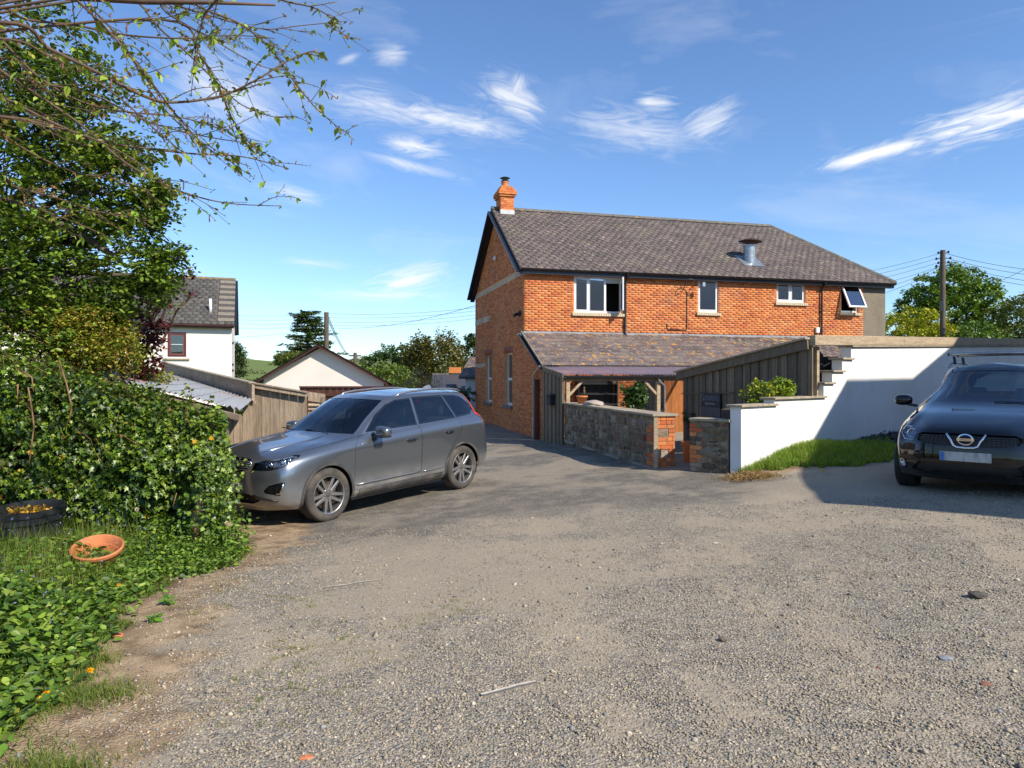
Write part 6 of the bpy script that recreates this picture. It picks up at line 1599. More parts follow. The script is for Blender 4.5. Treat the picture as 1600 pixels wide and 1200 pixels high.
def build_volvo():
    S = Shell(ROWS)
    PM = paint('grey_metallic_paint', (.215, .24, .265), .85, .27, dirt=.6, dirtcol=(.36, .28, .19), ztop=.66)
    root = thing('parked_car', 'silver grey estate 4x4 with alloy wheels parked nose into the ivy', 'car', (0, 0, 0))
    hd = Vector((-.59, -.807, 0)).normalized(); lf = Vector((-hd.y, hd.x, 0))
    fw = Vector((-2.45, 9.2, 0)); cen = fw - hd * 1.387 - lf * .93
    zf, zr = EYE - 1.945, EYE - 1.865
    pitch = math.atan2(zr - zf, 2.774)
    fwd = (hd * math.cos(pitch) - Vector((0, 0, math.sin(pitch)))).normalized(); up = fwd.cross(lf).normalized(); 
    if up.z < 0: up = -up
    Mr = Matrix((fwd, lf, up)).transposed().to_4x4(); Mr.translation = Vector((cen.x, cen.y, (zf + zr) / 2))
    root.matrix_world = Mr; reg(root, Mr)
    AX = 1.387
    flat = [(TWS, [(-.1, 7.12), (3.75, 7.12), (3.6, 8.95), (-.1, 8.95)]), (TRW, [(10.35, 7.3), (12.1, 7.3), (12.1, 8.85), (10.4, 8.85)]),
            (TGR, [(-.1, 3.55), (.86, 3.60), (.98, 4.25), (.94, 4.72), (-.1, 4.78)]),
            (TLOW, [(-.1, .95), (1.0, 1.0), (1.35, 1.35), (.9, 1.8), (-.1, 1.8)]),
            (TFOG, [(1.55, 1.95), (2.2, 1.75), (2.45, 2.7), (2.25, 2.75), (1.7, 2.55), (1.5, 2.15)]),
            (TSILV, [(-.1, .35), (.95, .40), (.8, .75), (-.1, .75)]),
            (THL, [(1.05, 3.72), (1.7, 3.68), (2.5, 3.95), (3.05, 4.35), (3.12, 4.75), (2.85, 4.92), (2.2, 4.75), (1.5, 4.62), (1.12, 4.35)]),
            (TRED, [(9.72, 4.1), (10.5, 4.1), (10.35, 5.2), (10.08, 7.0), (10.02, 8.95), (9.45, 8.95), (9.20, 7.7), (9.10, 6.6), (9.35, 5.3)])]
    fwn = [(.60, 1.150), (-.37, 1.185), (-.37, 1.545), (-.10, 1.535), (.10, 1.475), (.36, 1.325)]
    rwn = [(-.47, 1.190), (-1.28, 1.225), (-1.12, 1.555), (-.47, 1.555)]
    qwn = [(-1.36, 1.232), (-1.76, 1.255), (-1.86, 1.315), (-1.80, 1.40), (-1.62, 1.515), (-1.45, 1.545), (-1.20, 1.555)]
    side = []
    for w in (fwn, rwn, qwn): window_set(side, w, TG, TTR)
    notg = (TG, TTR, TWS, TRED, THL)
    fd = [(.93, .36), (.93, .95), (.80, 1.08), (.60, 1.115), (.62, 1.15), (.36, 1.36), (.08, 1.52), (-.10, 1.575), (-.40, 1.585), (-.41, .36)]
    rd = [(-.43, .36), (-.43, 1.585), (-1.16, 1.585), (-1.36, 1.21), (-1.36, 1.0), (-1.16, .80), (-.98, .55), (-.95, .36)]
    for poly, t in ((fd, TFD), (rd, TRD)):
        side.append((TSEAM, shrink(poly, -.006), lambda f: f.calc_center_median().y > .4, None, notg)); side.append((t, poly, lambda f: f.calc_center_median().y > .4, None, notg))
    yb = lambda f: f.calc_center_median().y > .55
    side.append((TCL, [(.86, .2), (.86, .345), (-.90, .355), (-.90, .2)], yb, None, None))
    for ax_ in (AX, -AX):
        side.append((TCL, circ(ax_, .36, .445, 40), yb, None, (THL,))); side.append((TDEL, circ(ax_, .36, .405, 40), yb, None, None))
        side.append((TDEL, [(ax_ - .36, .0), (ax_ + .36, 0), (ax_ + .36, .3), (ax_ - .36, .3)], yb, None, None))
    bm, ly = car_shell(S, flat, side, [])
    body = split_out(bm, ly, {TB: 0, TSEAM: 1}, 'body', [PM, MT['car_black']], root)
    split_out(bm, ly, TTR, 'window_trim', MT['car_gloss'], body, .002)
    split_out(bm, ly, TG, 'side_window', MT['car_glass'], root, .006, each=True)
    split_out(bm, ly, TWS, 'windscreen', MT['car_glass'], root, .004)
    split_out(bm, ly, TRW, 'rear_window', MT['car_glass'], root, .004)
    split_out(bm, ly, TGR, 'grille', MT['car_black'], root, .03)
    split_out(bm, ly, TLOW, 'lower_grille', MT['car_black'], root, .03)
    split_out(bm, ly, TFOG, 'lamp_recess', MT['car_gloss'], root, .02, each=True)
    split_out(bm, ly, TSILV, 'skid_plate', MT['alloy'], root, -.004)
    split_out(bm, ly, TCL, 'arch_trim', MT['car_trim'], root, -.006)
    HLS = split_out(bm, ly, THL, 'headlight', MT['lamp_dark'], root, .045, each=True)
    hl = HLS[1]; ln_ = split_out(bm, ly, THL, 'headlight_lens', MT['lens'], hl, .0, each=True); ln_[-1].parent = HLS[-1]
    rl = split_out(bm, ly, TRED, 'tail_light', MT['red_lamp'], root, -.006, each=True)
    FDO = split_out(bm, ly, TFD, 'front_door', PM, root, each=True); RDO = split_out(bm, ly, TRD, 'rear_door', PM, root, each=True)
    bm.free()
    for s in (-1, 1):
        fdo, rdo, hl = FDO[s], RDO[s], HLS[s]
        for dr_, x in ((fdo, -.20), (rdo, -1.07)):
            z = .955 if x > -.5 else 1.0
            MB().tube([(x + .11, s * .935, z - .005), (x + .08, s * .972, z), (x - .06, s * .975, z + .003), (x - .10, s * .935, z + .003)], [.010, .015, .016, .012], 8).build('door_handle', MT['car_gloss'], dr_, smooth=True)
            MB().lathe([(.0, .012), (.05, .010), (.062, 0)], 16, Matrix.Translation((x, s * .915, z - .008)) @ Matrix.Rotation(R(-90 * s), 4, 'X') @ Matrix.Diagonal((1, .55, 1, 1))).build('handle_cup', MT['car_black'], dr_, smooth=True)
        # chrome strips under the doors and window line
        for x0, x1, dr_ in ((.90, -.39, fdo), (-.45, -.92, rdo)):
            MB().tube([Vector((x0 + (x1 - x0) * i / 8, s * (.916 + .006 * 1), .43 + .012 * i / 8)) for i in range(9)], .012, 6).build('chrome_strip', MT['alloy'], dr_, smooth=True)
        rail = [(-.12, .645, 1.60), (-.22, .645, 1.645), (-.45, .648, 1.672), (-.9, .645, 1.688), (-1.35, .625, 1.682), (-1.62, .60, 1.66), (-1.75, .58, 1.625)]
        MB().tube([(x, s * y, z) for x, y, z in rail], [.012, .016, .017, .017, .017, .016, .012], 8).build('roof_rail', MT['alloy'], root, smooth=True)
        # mirror
        b = bmesh.new(); bmesh.ops.create_uvsphere(b, u_segments=20, v_segments=14, radius=1)
        for v in b.verts:
            p = v.co; q = Vector((math.copysign(abs(p.x) ** .75, p.x), math.copysign(abs(p.y) ** .6, p.y), math.copysign(abs(p.z) ** .65, p.z)))
            v.co = Vector((q.x * .085 + .50, s * (1.05 + q.y * .135), 1.14 + q.z * .085 * (1 - .15 * q.y)))
        me = bpy.data.meshes.new('mirror'); b.to_mesh(me); b.free(); me.polygons.foreach_set('use_smooth', [True] * len(me.polygons))
        if s < 0: me.flip_normals()
        mo = link('mirror', me, PM, root); MB().bar((.52, s * .86, 1.09), (.51, s * 1.0, 1.10), .08, .05).build('mirror_arm', MT['car_black'], mo, bevel=.01)
        MB().box(.435, .60, s * 1.045 - .112, s * 1.045 + .112, 1.062, 1.088).build('mirror_base', MT['car_black'], mo, bevel=.012)
        # headlamp internals
        for (r_, c_, rad) in ((4.30, 2.15, .045), (4.12, 1.62, .042), (4.45, 2.55, .03)):
            p = S.pt(r_, c_); n_ = S.nrm(r_, c_); p.y *= s; n_.y *= s
            fd_ = Vector((1, s * .25, .1)).normalized(); Mx = Matrix.Translation(p - n_ * .012) @ fd_.to_track_quat('Z', 'Y').to_matrix().to_4x4()
            MB().lathe([(rad * 1.25, -.02), (rad * 1.2, .0), (rad * .95, -.004), (rad * .9, -.02)], 20, Mx).build('lamp_ring', MT['chrome'], hl, smooth=True)
            MB().lathe([(rad * .9, -.02), (rad * .6, .0), (0, .010)], 20, Mx).build('lamp_bulb_lens', MT['lamp'], hl, smooth=True)
        pts = [S.pt(r_, c_) - S.nrm(r_, c_) * .008 for r_, c_ in ((4.55, 1.3), (4.62, 1.8), (4.72, 2.3), (4.78, 2.7), (4.62, 2.98), (4.3, 2.88), (4.05, 2.45), (3.9, 1.9))]
        MB().tube([(p.x, p.y * s, p.z) for p in pts], .010, 6).build('lamp_chrome', MT['lamp'], hl, smooth=True)
        pts = [S.pt(r_, c_) + S.nrm(r_, c_) * .004 for r_, c_ in ((2.68, 2.36), (2.3, 2.30), (1.95, 2.2), (1.88, 2.02))]
        MB().tube([(p.x, p.y * s, p.z) for p in pts], [.012, .016, .016, .010], 8).build('running_light', MT['chrome'], root, smooth=True)
        pts = [S.pt(r_, c_) + S.nrm(r_, c_) * .003 for r_, c_ in ((1.75, 1.05), (1.55, 1.4), (1.42, 1.75), (1.36, 2.05))]
        MB().tube([(p.x, p.y * s, p.z) for p in pts], [.014, .018, .016, .010], 8).build('bumper_blade', MT['car_black'], root, smooth=True)
        for ax_ in (AX, -AX): make_wheel(root, ax_, s * .815, .365, .365, .235, .258, 'double', MT['tyre'])
    # grille bars, emblem, plate, fin
    for r_ in (3.72, 3.92, 4.12, 4.32, 4.52):
        pts = []
        for c_ in np.linspace(-.9, .9, 13):
            p = S.pt(r_, abs(c_)) - S.nrm(r_, abs(c_)) * .012; pts.append((p.x, p.y * (1 if c_ > 0 else -1), p.z))
        MB().tube(pts, .006, 6).build('grille_bar', MT['alloy'], root, smooth=True)
    pts = []
    for r_, c_ in [(3.6, -.86), (4.2, -.98), (4.72, -.94), (4.78, -.5), (4.78, 0), (4.78, .5), (4.72, .94), (4.2, .98), (3.6, .86), (3.55, .4), (3.55, 0), (3.55, -.4), (3.6, -.86)]:
        p = S.pt(r_, abs(c_)); pts.append((p.x, p.y * (1 if c_ > 0 else -1), p.z))
    MB().tube(pts, .008, 6, caps=False).build('grille_surround', MT['chrome'], root, smooth=True)
    em = Vector((2.295, 0, .765)); mb = MB(); n = 24
    mb.tube([em + Vector((.004, .062 * math.cos(2 * math.pi * i / n), .062 * math.sin(2 * math.pi * i / n))) for i in range(n + 1)], .010, 6, caps=False)
    mb.tube([em + Vector((.006, -.045, .045)), em + Vector((.006, -.088, .088))], [.010, .008], 6); mb.bar(em + Vector((.006, -.092, .055)), em + Vector((.006, -.092, .095)), .008, .014); mb.bar(em + Vector((.006, -.055, .092)), em + Vector((.006, -.095, .092)), .008, .014)
    mb.box(em.x - .004, em.x + .006, -.058, .058, em.z - .018, em.z + .018); e_ = mb.build('emblem', MT['chrome'], root, smooth=False)
    MB().bar((2.275, .36, .90), (2.285, -.36, .64), .01, .020, up=(1, 0, 0)).build('emblem_bar', MT['alloy'], root)
    MB().box(2.29, 2.305, -.26, .26, .485, .60).build('number_plate', plate_mat('front_plate_grey', (.42, .42, .38), None), root, bevel=.004)
    MB().prism([(-1.55, 0, 1.672), (-1.42, 0, 1.678), (-1.58, 0, 1.735), (-1.63, 0, 1.735)], (0, .0, 0)) if 0 else None
    fn = MB(); fn.add([(-1.40, 0, 1.675), (-1.62, .028, 1.668), (-1.62, -.028, 1.668), (-1.60, .008, 1.735), (-1.60, -.008, 1.735), (-1.50, 0, 1.72)], [(0, 5, 3, 1), (0, 2, 4, 5), (5, 4, 3), (1, 3, 4, 2)]); fn.build('antenna_fin', MT['alloy'], root)
    # bonnet shut line and wipers
    for s in (-1, 1):
        pts = [S.pt(r_, c_) + S.nrm(r_, c_) * .001 for r_, c_ in ((5.0, 2.2), (5.12, 2.8), (5.28, 3.4), (5.55, 4.0), (6.0, 4.4), (6.6, 4.75), (6.9, 4.9))]
        MB().tube([(p.x, p.y * s, p.z) for p in pts], .0035, 4).build('bonnet_gap', MT['car_black'], body)
        pts = [S.pt(r_, c_) + S.nrm(r_, c_) * .006 for r_, c_ in ((5.25, .9), (5.6, 1.1), (6.0, 1.25), (6.5, 1.35), (6.9, 1.4))]
        MB().tube([(p.x, p.y * s, p.z - .006) for p in pts], [.003, .012, .013, .012, .004], 8).build('bonnet_crease', PM, body, smooth=True)
    for y0 in (-.05, .5):
        pts = [S.pt(7.08 + .12 * i / 4, abs(y0 - .55 * i / 4) / .33) for i in range(5)]
        MB().tube([(S.pt(7.1, 1.0).x - .01 + .0 * i, y0 - .13 * i, 1.135 + .012 * i) for i in range(5)], .008, 5).build('wiper', MT['car_black'], root)
    body_underside(root, AX, -AX, .9, .21, .38, 2.1, -2.2)
    cabin(root)
    return root
def build_nissan():
    k, kw, kz = .930, .915, .945
    rows = [[(x * k, y * kw, z * kz) for (x, y, z) in r] for r in ROWS]
    g = np.array(rows)
    # fuller nose and higher bonnet edge
    for ri, (dx, dz) in {3: (.0, -.04), 4: (-.01, -.05), 5: (-.05, -.03), 6: (-.05, .0), 7: (-.03, .02)}.items():
        for ci in range(0, 5):
            g[ri, ci, 0] += dx; g[ri, ci, 2] += dz * (1 if ci < 4 else .5)
    g[1, :3, 0] += .02; g[2, :3, 0] += .015
    for ri in range(1, 6): g[ri, 2, 0] -= .06; g[ri, 3, 1] -= .03; g[ri, 2, 1] -= .03
    g[6:, :, 2] += np.linspace(.015, .11, 6)[:, None]; g[8:, :, 1] *= .93; g[8:, :6, 0] -= .13; g[8:, 6:, 0] -= .08
    S = Shell(g)
    PM = paint('black_metallic_paint', (.004, .004, .006), .0, .10, dirt=.12, dirtcol=(.12, .11, .10), ztop=.5)
    PM.node_tree.nodes['Principled BSDF'].inputs['Specular IOR Level'].default_value = .2; PM.node_tree.nodes['Principled BSDF'].inputs['Coat IOR'].default_value = 1.38
    root = thing('parked_car', 'near-black crossover car with roof bars facing the viewer in shade', 'car', (0, 0, 0))
    hd = Vector((-math.sin(R(42)), -math.cos(R(42)), 0)).normalized(); lf = Vector((-hd.y, hd.x, 0)); nose = Vector((5.39, 8.12, 0)); cen = nose - hd * 2.15
    zc = float(hgt(cen.x, cen.y)[0]) ; zc = EYE - 1.475
    Mr = Matrix((hd, lf, Vector((0, 0, 1)))).transposed().to_4x4(); Mr.translation = Vector((cen.x, cen.y, zc)); root.matrix_world = Mr; reg(root, Mr)
    AX = 1.315
    flat = [(TWS, [(-.1, 7.12), (3.75, 7.12), (3.6, 8.95), (-.1, 8.95)]), (TRW, [(10.35, 7.3), (12.1, 7.3), (12.1, 8.85), (10.4, 8.85)]),
            (TGR, [(-.1, 3.45), (.7, 3.5), (1.30, 3.75), (1.42, 4.25), (1.25, 4.5), (-.1, 4.55)]),
            (TLOW, [(-.1, .8), (1.15, .85), (1.6, 1.15), (1.25, 1.75), (-.1, 1.8)]),
            (THL, [(1.50, 3.75), (2.0, 3.68), (2.55, 4.1), (3.0, 4.8), (3.25, 5.35), (3.0, 5.5), (2.4, 5.1), (1.85, 4.75), (1.5, 4.4)]),
            (TFOG, [(1.85, 1.15), (2.25, 1.15), (2.4, 1.55), (2.2, 1.9), (1.85, 1.75)]),
            (TRED, [(9.3, 4.0), (10.5, 4.0), (10.4, 5.4), (9.5, 5.4)])]
    sc = lambda poly: [(x * k, z * kz) for x, z in poly]
    fwn = sc([(.60, 1.165), (-.37, 1.195), (-.37, 1.545), (-.10, 1.535), (.10, 1.475), (.36, 1.335)]); rwn = sc([(-.47, 1.20), (-1.28, 1.235), (-1.12, 1.555), (-.47, 1.555)]); qwn = sc([(-1.36, 1.245), (-1.76, 1.29), (-1.45, 1.52), (-1.20, 1.545)])
    side = []
    for w in (fwn, rwn, qwn): window_set(side, w, TG, TTR)
    notg = (TG, TTR, TWS, TRED, THL); yb = lambda f: f.calc_center_median().y > .5
    fd = sc([(.93, .36), (.93, .95), (.80, 1.08), (.60, 1.125), (.36, 1.36), (.08, 1.52), (-.10, 1.575), (-.40, 1.585), (-.41, .36)])
    for poly, t in ((fd, TFD),):
        side.append((TSEAM, shrink(poly, -.006), lambda f: f.calc_center_median().y > .4, None, notg)); side.append((t, poly, lambda f: f.calc_center_median().y > .4, None, notg))
    for ax_ in (AX, -AX):
        side.append((TCL, circ(ax_, .34, .425, 40), yb, None, (THL,))); side.append((TDEL, circ(ax_, .34, .385, 40), yb, None, None)); side.append((TDEL, [(ax_ - .34, 0), (ax_ + .34, 0), (ax_ + .34, .3), (ax_ - .34, .3)], yb, None, None))
    bm, ly = car_shell(S, flat, side, [])
    body = split_out(bm, ly, {TB: 0, TSEAM: 1}, 'body', [PM, MT['car_black']], root)
    split_out(bm, ly, TTR, 'window_trim', MT['car_gloss'], body, .002); split_out(bm, ly, TG, 'side_window', MT['car_glass'], root, .006, each=True); split_out(bm, ly, TWS, 'windscreen', MT['car_glass'], root, .004); split_out(bm, ly, TRW, 'rear_window', MT['car_glass'], root, .004)
    split_out(bm, ly, TGR, 'grille', MT['car_black'], root, .03); split_out(bm, ly, TLOW, 'lower_grille', MT['car_black'], root, .03); split_out(bm, ly, TFOG, 'fog_lamp_recess', MT['car_black'], root, .02, each=True)
    split_out(bm, ly, TCL, 'arch_trim', MT['car_trim'], root, -.006); split_out(bm, ly, TRED, 'tail_light', MT['red_lamp'], root, -.003, each=True); split_out(bm, ly, TFD, 'front_door', PM, root, each=True)
    HLS = split_out(bm, ly, THL, 'headlight', MT['lamp'], root, .05, each=True); ln_ = split_out(bm, ly, THL, 'headlight_lens', MT['lens'], HLS[1], .0, each=True); ln_[-1].parent = HLS[-1]; bm.free()
    for s in (-1, 1):
        hl = HLS[s]
        b = bmesh.new(); bmesh.ops.create_uvsphere(b, u_segments=20, v_segments=14, radius=1)
        for v in b.verts:
            p = v.co; q = Vector((math.copysign(abs(p.x) ** .8, p.x), math.copysign(abs(p.y) ** .7, p.y), math.copysign(abs(p.z) ** .8, p.z)))
            v.co = Vector((q.x * .075 + .52, s * (1.00 + q.y * .118), 1.15 + q.z * .078))
        me = bpy.data.meshes.new('mirror'); b.to_mesh(me); b.free(); me.polygons.foreach_set('use_smooth', [True] * len(me.polygons))
        if s < 0: me.flip_normals()
        mo = link('mirror', me, PM, root); MB().bar((.54, s * .82, 1.07), (.53, s * .95, 1.09), .07, .04).build('mirror_arm', MT['car_black'], mo, bevel=.01)
        for (r_, c_, rad) in ((4.35, 1.85, .05), (4.55, 2.35, .05)):
            p = S.pt(r_, c_); n_ = S.nrm(r_, c_); p.y *= s; n_.y *= s; Mx = Matrix.Translation(p - n_ * .02) @ Vector((1, s * .2, .05)).normalized().to_track_quat('Z', 'Y').to_matrix().to_4x4()
            MB().lathe([(rad * 1.25, -.02), (rad * 1.2, .0), (rad * .95, -.004), (rad * .9, -.02)], 20, Mx).build('lamp_ring', MT['chrome'], hl, smooth=True)
            MB().lathe([(rad * .9, -.02), (rad * .5, -.0), (0, .008)], 20, Mx).build('lamp_bulb_lens', MT['lens'], hl, smooth=True)
        pts = [S.pt(r_, c_) + S.nrm(r_, c_) * .002 for r_, c_ in ((3.72, 1.55), (3.7, 2.0), (4.1, 2.52), (4.8, 2.97), (5.35, 3.22))]
        MB().tube([(p.x, p.y * s, p.z) for p in pts], .004, 5).build('lamp_edge', MT['chrome'], hl, smooth=True)
        p = S.pt(1.5, 2.1); n_ = S.nrm(1.5, 2.1); p.y *= s; n_.y *= s
        MB().lathe([(.055, -.01), (.055, .012), (.042, .012), (.038, -.005), (0, .0)], 20, Matrix.Translation(p) @ n_.to_track_quat('Z', 'Y').to_matrix().to_4x4()).build('fog_lamp', MT['chrome'], root, smooth=True, angle=40)
        for ax_ in (AX, -AX): make_wheel(root, ax_, s * .765, .34, .34, .215, .205, 'single', MT['tyre2'])
        pts = [(-.16, s * .55, 1.64), (-.40, s * .56, 1.69), (-.9, s * .555, 1.71), (-1.45, s * .53, 1.70), (-1.65, s * .50, 1.67)]
        MB().tube(pts, .018, 8).build('roof_rail', MT['alloy'], root, smooth=True)
    for x in (-.50, -1.25):
        rb = MB(); rb.tube([(x, -.60, 1.83), (x, 0, 1.84), (x, .60, 1.83)], .022, 8); o_ = rb.build('roof_bar', MT['alloy'], root, smooth=True)
        for s in (-1, 1):
            MB().prism([(x - .05, s * .50, 1.68), (x + .05, s * .50, 1.68), (x + .02, s * .52, 1.80), (x - .02, s * .52, 1.80)], (0, s * .035, 0)).build('bar_foot', MT['car_black'], o_, bevel=.008)
            MB().lathe([(0, 0), (.024, 0), (.024, .015), (0, .018)], 10, Matrix.Translation((x, s * .60, 1.83)) @ Matrix.Rotation(R(-90 * s), 4, 'X')).build('bar_cap', MT['car_black'], o_)
    # grille mesh, chrome V, badge, plate
    for i in range(10):
        c_ = .18 + i * .115
        for s in (-1, 1):
            a, b_ = S.pt(3.6, c_) - S.nrm(3.6, c_) * .02, S.pt(4.42, c_) - S.nrm(4.42, c_) * .02; MB().tube([(a.x, s * a.y, a.z), (b_.x, s * b_.y, b_.z)], .005, 4).build('grille_bar', MT['car_trim'], root)
    for r_ in (3.75, 3.95, 4.15, 4.35):
        pts = []
        for c_ in np.linspace(-1.35, 1.35, 13):
            p = S.pt(r_, abs(c_)) - S.nrm(r_, abs(c_)) * .018; pts.append((p.x, p.y * (1 if c_ > 0 else -1), p.z))
        MB().tube(pts, .005, 4).build('grille_bar', MT['car_trim'], root)
    nx_ = S.pt(4.0, 0).x + .012
    vpts = [(nx_ - .015, .20, .80), (nx_ + .005, .150, .72), (nx_ + .008, .125, .66), (nx_ + .008, .09, .64), (nx_ + .010, 0, .635), (nx_ + .008, -.09, .64), (nx_ + .008, -.125, .66), (nx_ + .005, -.150, .72), (nx_ - .015, -.20, .80)]
    MB().tube(vpts, [.012, .014, .016, .018, .018, .018, .016, .014, .012], 8).build('chrome_v_bar', MT['chrome'], root, smooth=True)
    em = Vector((nx_ + .018, 0, .735)); mb = MB(); n = 28
    mb.tube([em + Vector((0, .075 * math.cos(2 * math.pi * i / n), .062 * math.sin(2 * math.pi * i / n))) for i in range(n + 1)], .009, 6, caps=False); mb.box(em.x - .006, em.x + .008, -.088, .088, em.z - .016, em.z + .016); emo = mb.build('emblem', MT['chrome'], root)
    fc = bpy.data.curves.new('emblem_letters', 'FONT'); fc.body = 'NISSAN'; fc.size = .032; fc.extrude = .001; fc.align_x = 'CENTER'; fc.align_y = 'CENTER'
    fo = bpy.data.objects.new('emblem_letters', fc); COL.objects.link(fo); fo.parent = emo; fc.materials.append(MT['car_black']); bpy.context.view_layer.update(); fm = bpy.data.meshes.new_from_object(fo.evaluated_get(bpy.context.evaluated_depsgraph_get())); bpy.data.objects.remove(fo); fo = bpy.data.objects.new('emblem_letters', fm); COL.objects.link(fo); fo.parent = emo; fo['kind'] = 'stuff'; fo.matrix_basis = Matrix.Translation((em.x + .0092, 0, em.z)) @ Matrix(((0, 0, 1, 0), (1, 0, 0, 0), (0, 1, 0, 0), (0, 0, 0, 1)))
    px_ = S.pt(2.7, 0).x + .012
    pl = MB().box(px_, px_ + .012, -.26, .26, .475, .586).build('number_plate', plate_mat('front_plate_white', (.50, .50, .47), None), root, bevel=.003)
    MB().box(px_ + .002, px_ + .0135, -.255, -.215, .48, .581).build('plate_strip', mat('plate_blue', (.03, .16, .50), .4, coords='obj'), pl)
    for s in (1,):
        MB().tube([S.pt(7.16, 1.9 - .5 * i) + Vector((.012, 0, .006)) for i in range(4)], .007, 5).build('wiper', MT['car_black'], root)
    body_underside(root, AX, -AX, .85, .19, .36, 1.95, -2.05)
    cabin(root, .93, .945)
    return root
volvo = build_volvo()
nissan = build_nissan()
# ------------------------------------------------------------------ vegetation
def unitv(n):
    v = RNG.normal(size=(n, 3)); return v / np.linalg.norm(v, axis=1, keepdims=True)
# leaf outlines: (along, across, lift)
OVAL = ([(0, 0, 0), (.35, .26, .05), (.75, .20, .03), (1, 0, -.06), (.75, -.20, .03), (.35, -.26, .05), (.5, 0, -.04)], [(0, 6, 1), (1, 6, 2), (2, 6, 3), (3, 6, 4), (4, 6, 5), (5, 6, 0)])
RHOM = ([(0, 0, 0), (.45, .28, .06), (1, 0, -.05), (.45, -.28, .06)], [(0, 2, 1), (0, 3, 2)])
IVY = ([(0, 0, 0), (.12, .46, .02), (.42, .26, .05), (.58, .50, .0), (.68, .18, .04), (1.05, 0, -.06), (.68, -.18, .04), (.58, -.50, .0), (.42, -.26, .05), (.12, -.46, .02), (.4, 0, -.04)], [(10, i, (i + 1) % 10) for i in range(10)])
NETTLE = ([(0, 0, 0), (.2, .24, .02), (.45, .27, .03), (.75, .13, .0), (1.05, 0, -.12), (.75, -.13, .0), (.45, -.27, .03), (.2, -.24, .02), (.45, 0, -.05)], [(8, i, (i + 1) % 8) for i in range(8)])
NEEDLE = ([(0, -.05, 0), (1, 0, 0), (0, .05, 0), (.3, 0, .12)], [(0, 1, 2), (0, 3, 1)])
def leaves(name, P, size, tmpl, cols, m, parent=None, up=.5, facing=None, fw=.0, dirs=None, kind=None, sj=.35, colj=.34):
    """P Nx3 positions; leaves with normals tending up / to `facing`"""
    P = np.asarray(P, float); n = len(P); T_, Tf = np.array(tmpl[0], float), np.array(tmpl[1])
    N = unitv(n); N[:, 2] = np.abs(N[:, 2]) * .6 + up
    if facing is not None: N += np.asarray(facing) * fw
    N /= np.linalg.norm(N, axis=1, keepdims=True)
    D = unitv(n) if dirs is None else np.asarray(dirs) + unitv(n) * .55
    D -= N * (D * N).sum(1, keepdims=True); D /= np.maximum(np.linalg.norm(D, axis=1, keepdims=True), 1e-6); B = np.cross(N, D)
    s = size * (1 - sj + 2 * sj * RNG.random(n)); 
    V = P[:, None] + s[:, None, None] * (T_[None, :, 0:1] * D[:, None] + T_[None, :, 1:2] * B[:, None] + T_[None, :, 2:3] * N[:, None])
    k = len(T_); FF = (Tf[None] + (np.arange(n) * k)[:, None, None]).reshape(-1, Tf.shape[1])
    pal = np.array(cols); C = pal[RNG.integers(0, len(pal), n)] * (1 - colj + 2 * colj * RNG.random((n, 1)))
    o = link(name, np_mesh(name, V.reshape(-1, 3), FF, np.repeat(C, k, 0)), m, parent, world=True)
    if kind: o['kind'] = kind
    return o
def clumps(C, rad, per, squash=1.0):
    """points gathered around clump centres"""
    C = np.asarray(C); n = len(C); r = np.asarray(rad) if np.ndim(rad) else np.full(n, rad)
    d = RNG.normal(size=(n, per, 3)); d /= np.linalg.norm(d, axis=2, keepdims=True); d *= (RNG.random((n, per, 1)) ** .5); d[..., 2] *= squash
    return (C[:, None] + d * r[:, None, None]).reshape(-1, 3)
def ellips(c, r, n, shell=.55, zmin=-1.0):
    d = unitv(int(n * 1.6)); d = d[d[:, 2] > zmin][:n]; rr = shell + (1 - shell) * RNG.random((len(d), 1)) ** .6
    return np.asarray(c) + d * rr * np.asarray(r)
def branchy(mb, a, b, r0, r1, wob=.08, n=6):
    a, b = Vector(a), Vector(b); L = (b - a).length; pts = [a.lerp(b, i / n) + (Vector((random.uniform(-1, 1), random.uniform(-1, 1), random.uniform(-1, 1))) * wob * L * (0 if i in (0, n) else 1)) for i in range(n + 1)]
    mb.tube(pts, [r0 + (r1 - r0) * i / n for i in range(n + 1)], 6); return pts
def tree(name, label, base, top, crown_c, crown_r, nclump, crad, per, lsize, cols, tmpl=RHOM, trunk_r=.25, group=None, limbs=14, up=.5, squash=.6, shell=.5, zmin=-1, cat='tree', lean=None):
    t = thing(name, label, cat, base, group=group)
    C = ellips(crown_c, crown_r, nclump, shell, zmin)
    mb = MB(); tp = Vector(top); branchy(mb, Vector(base) - Vector((0, 0, .3)), tp, trunk_r, trunk_r * .45, .03, 6)
    for i in range(limbs):
        c = C[random.randrange(len(C))]; f = random.uniform(.3, 1); a = Vector(base).lerp(tp, f); branchy(mb, a, Vector(c), trunk_r * .35 * (1.2 - f * .5), trunk_r * .05, .07, 6)
    mb.build('trunk', MT['bark'], t, smooth=True, world=True)
    leaves('crown', clumps(C, RNG.uniform(.6, 1.25, len(C)) * crad, per, squash), lsize, tmpl, cols, MT['leaf'], t, up=up)
    return t
G_MID = [(.085, .17, .022), (.11, .21, .03), (.065, .13, .02), (.14, .24, .035)]
G_DARK = [(.035, .075, .018), (.05, .10, .02), (.03, .06, .016)]
G_YEL = [(.38, .42, .025), (.46, .48, .03), (.28, .36, .025), (.20, .28, .02)]
G_OLIVE = [(.12, .17, .035), (.09, .13, .03), (.15, .20, .05)]

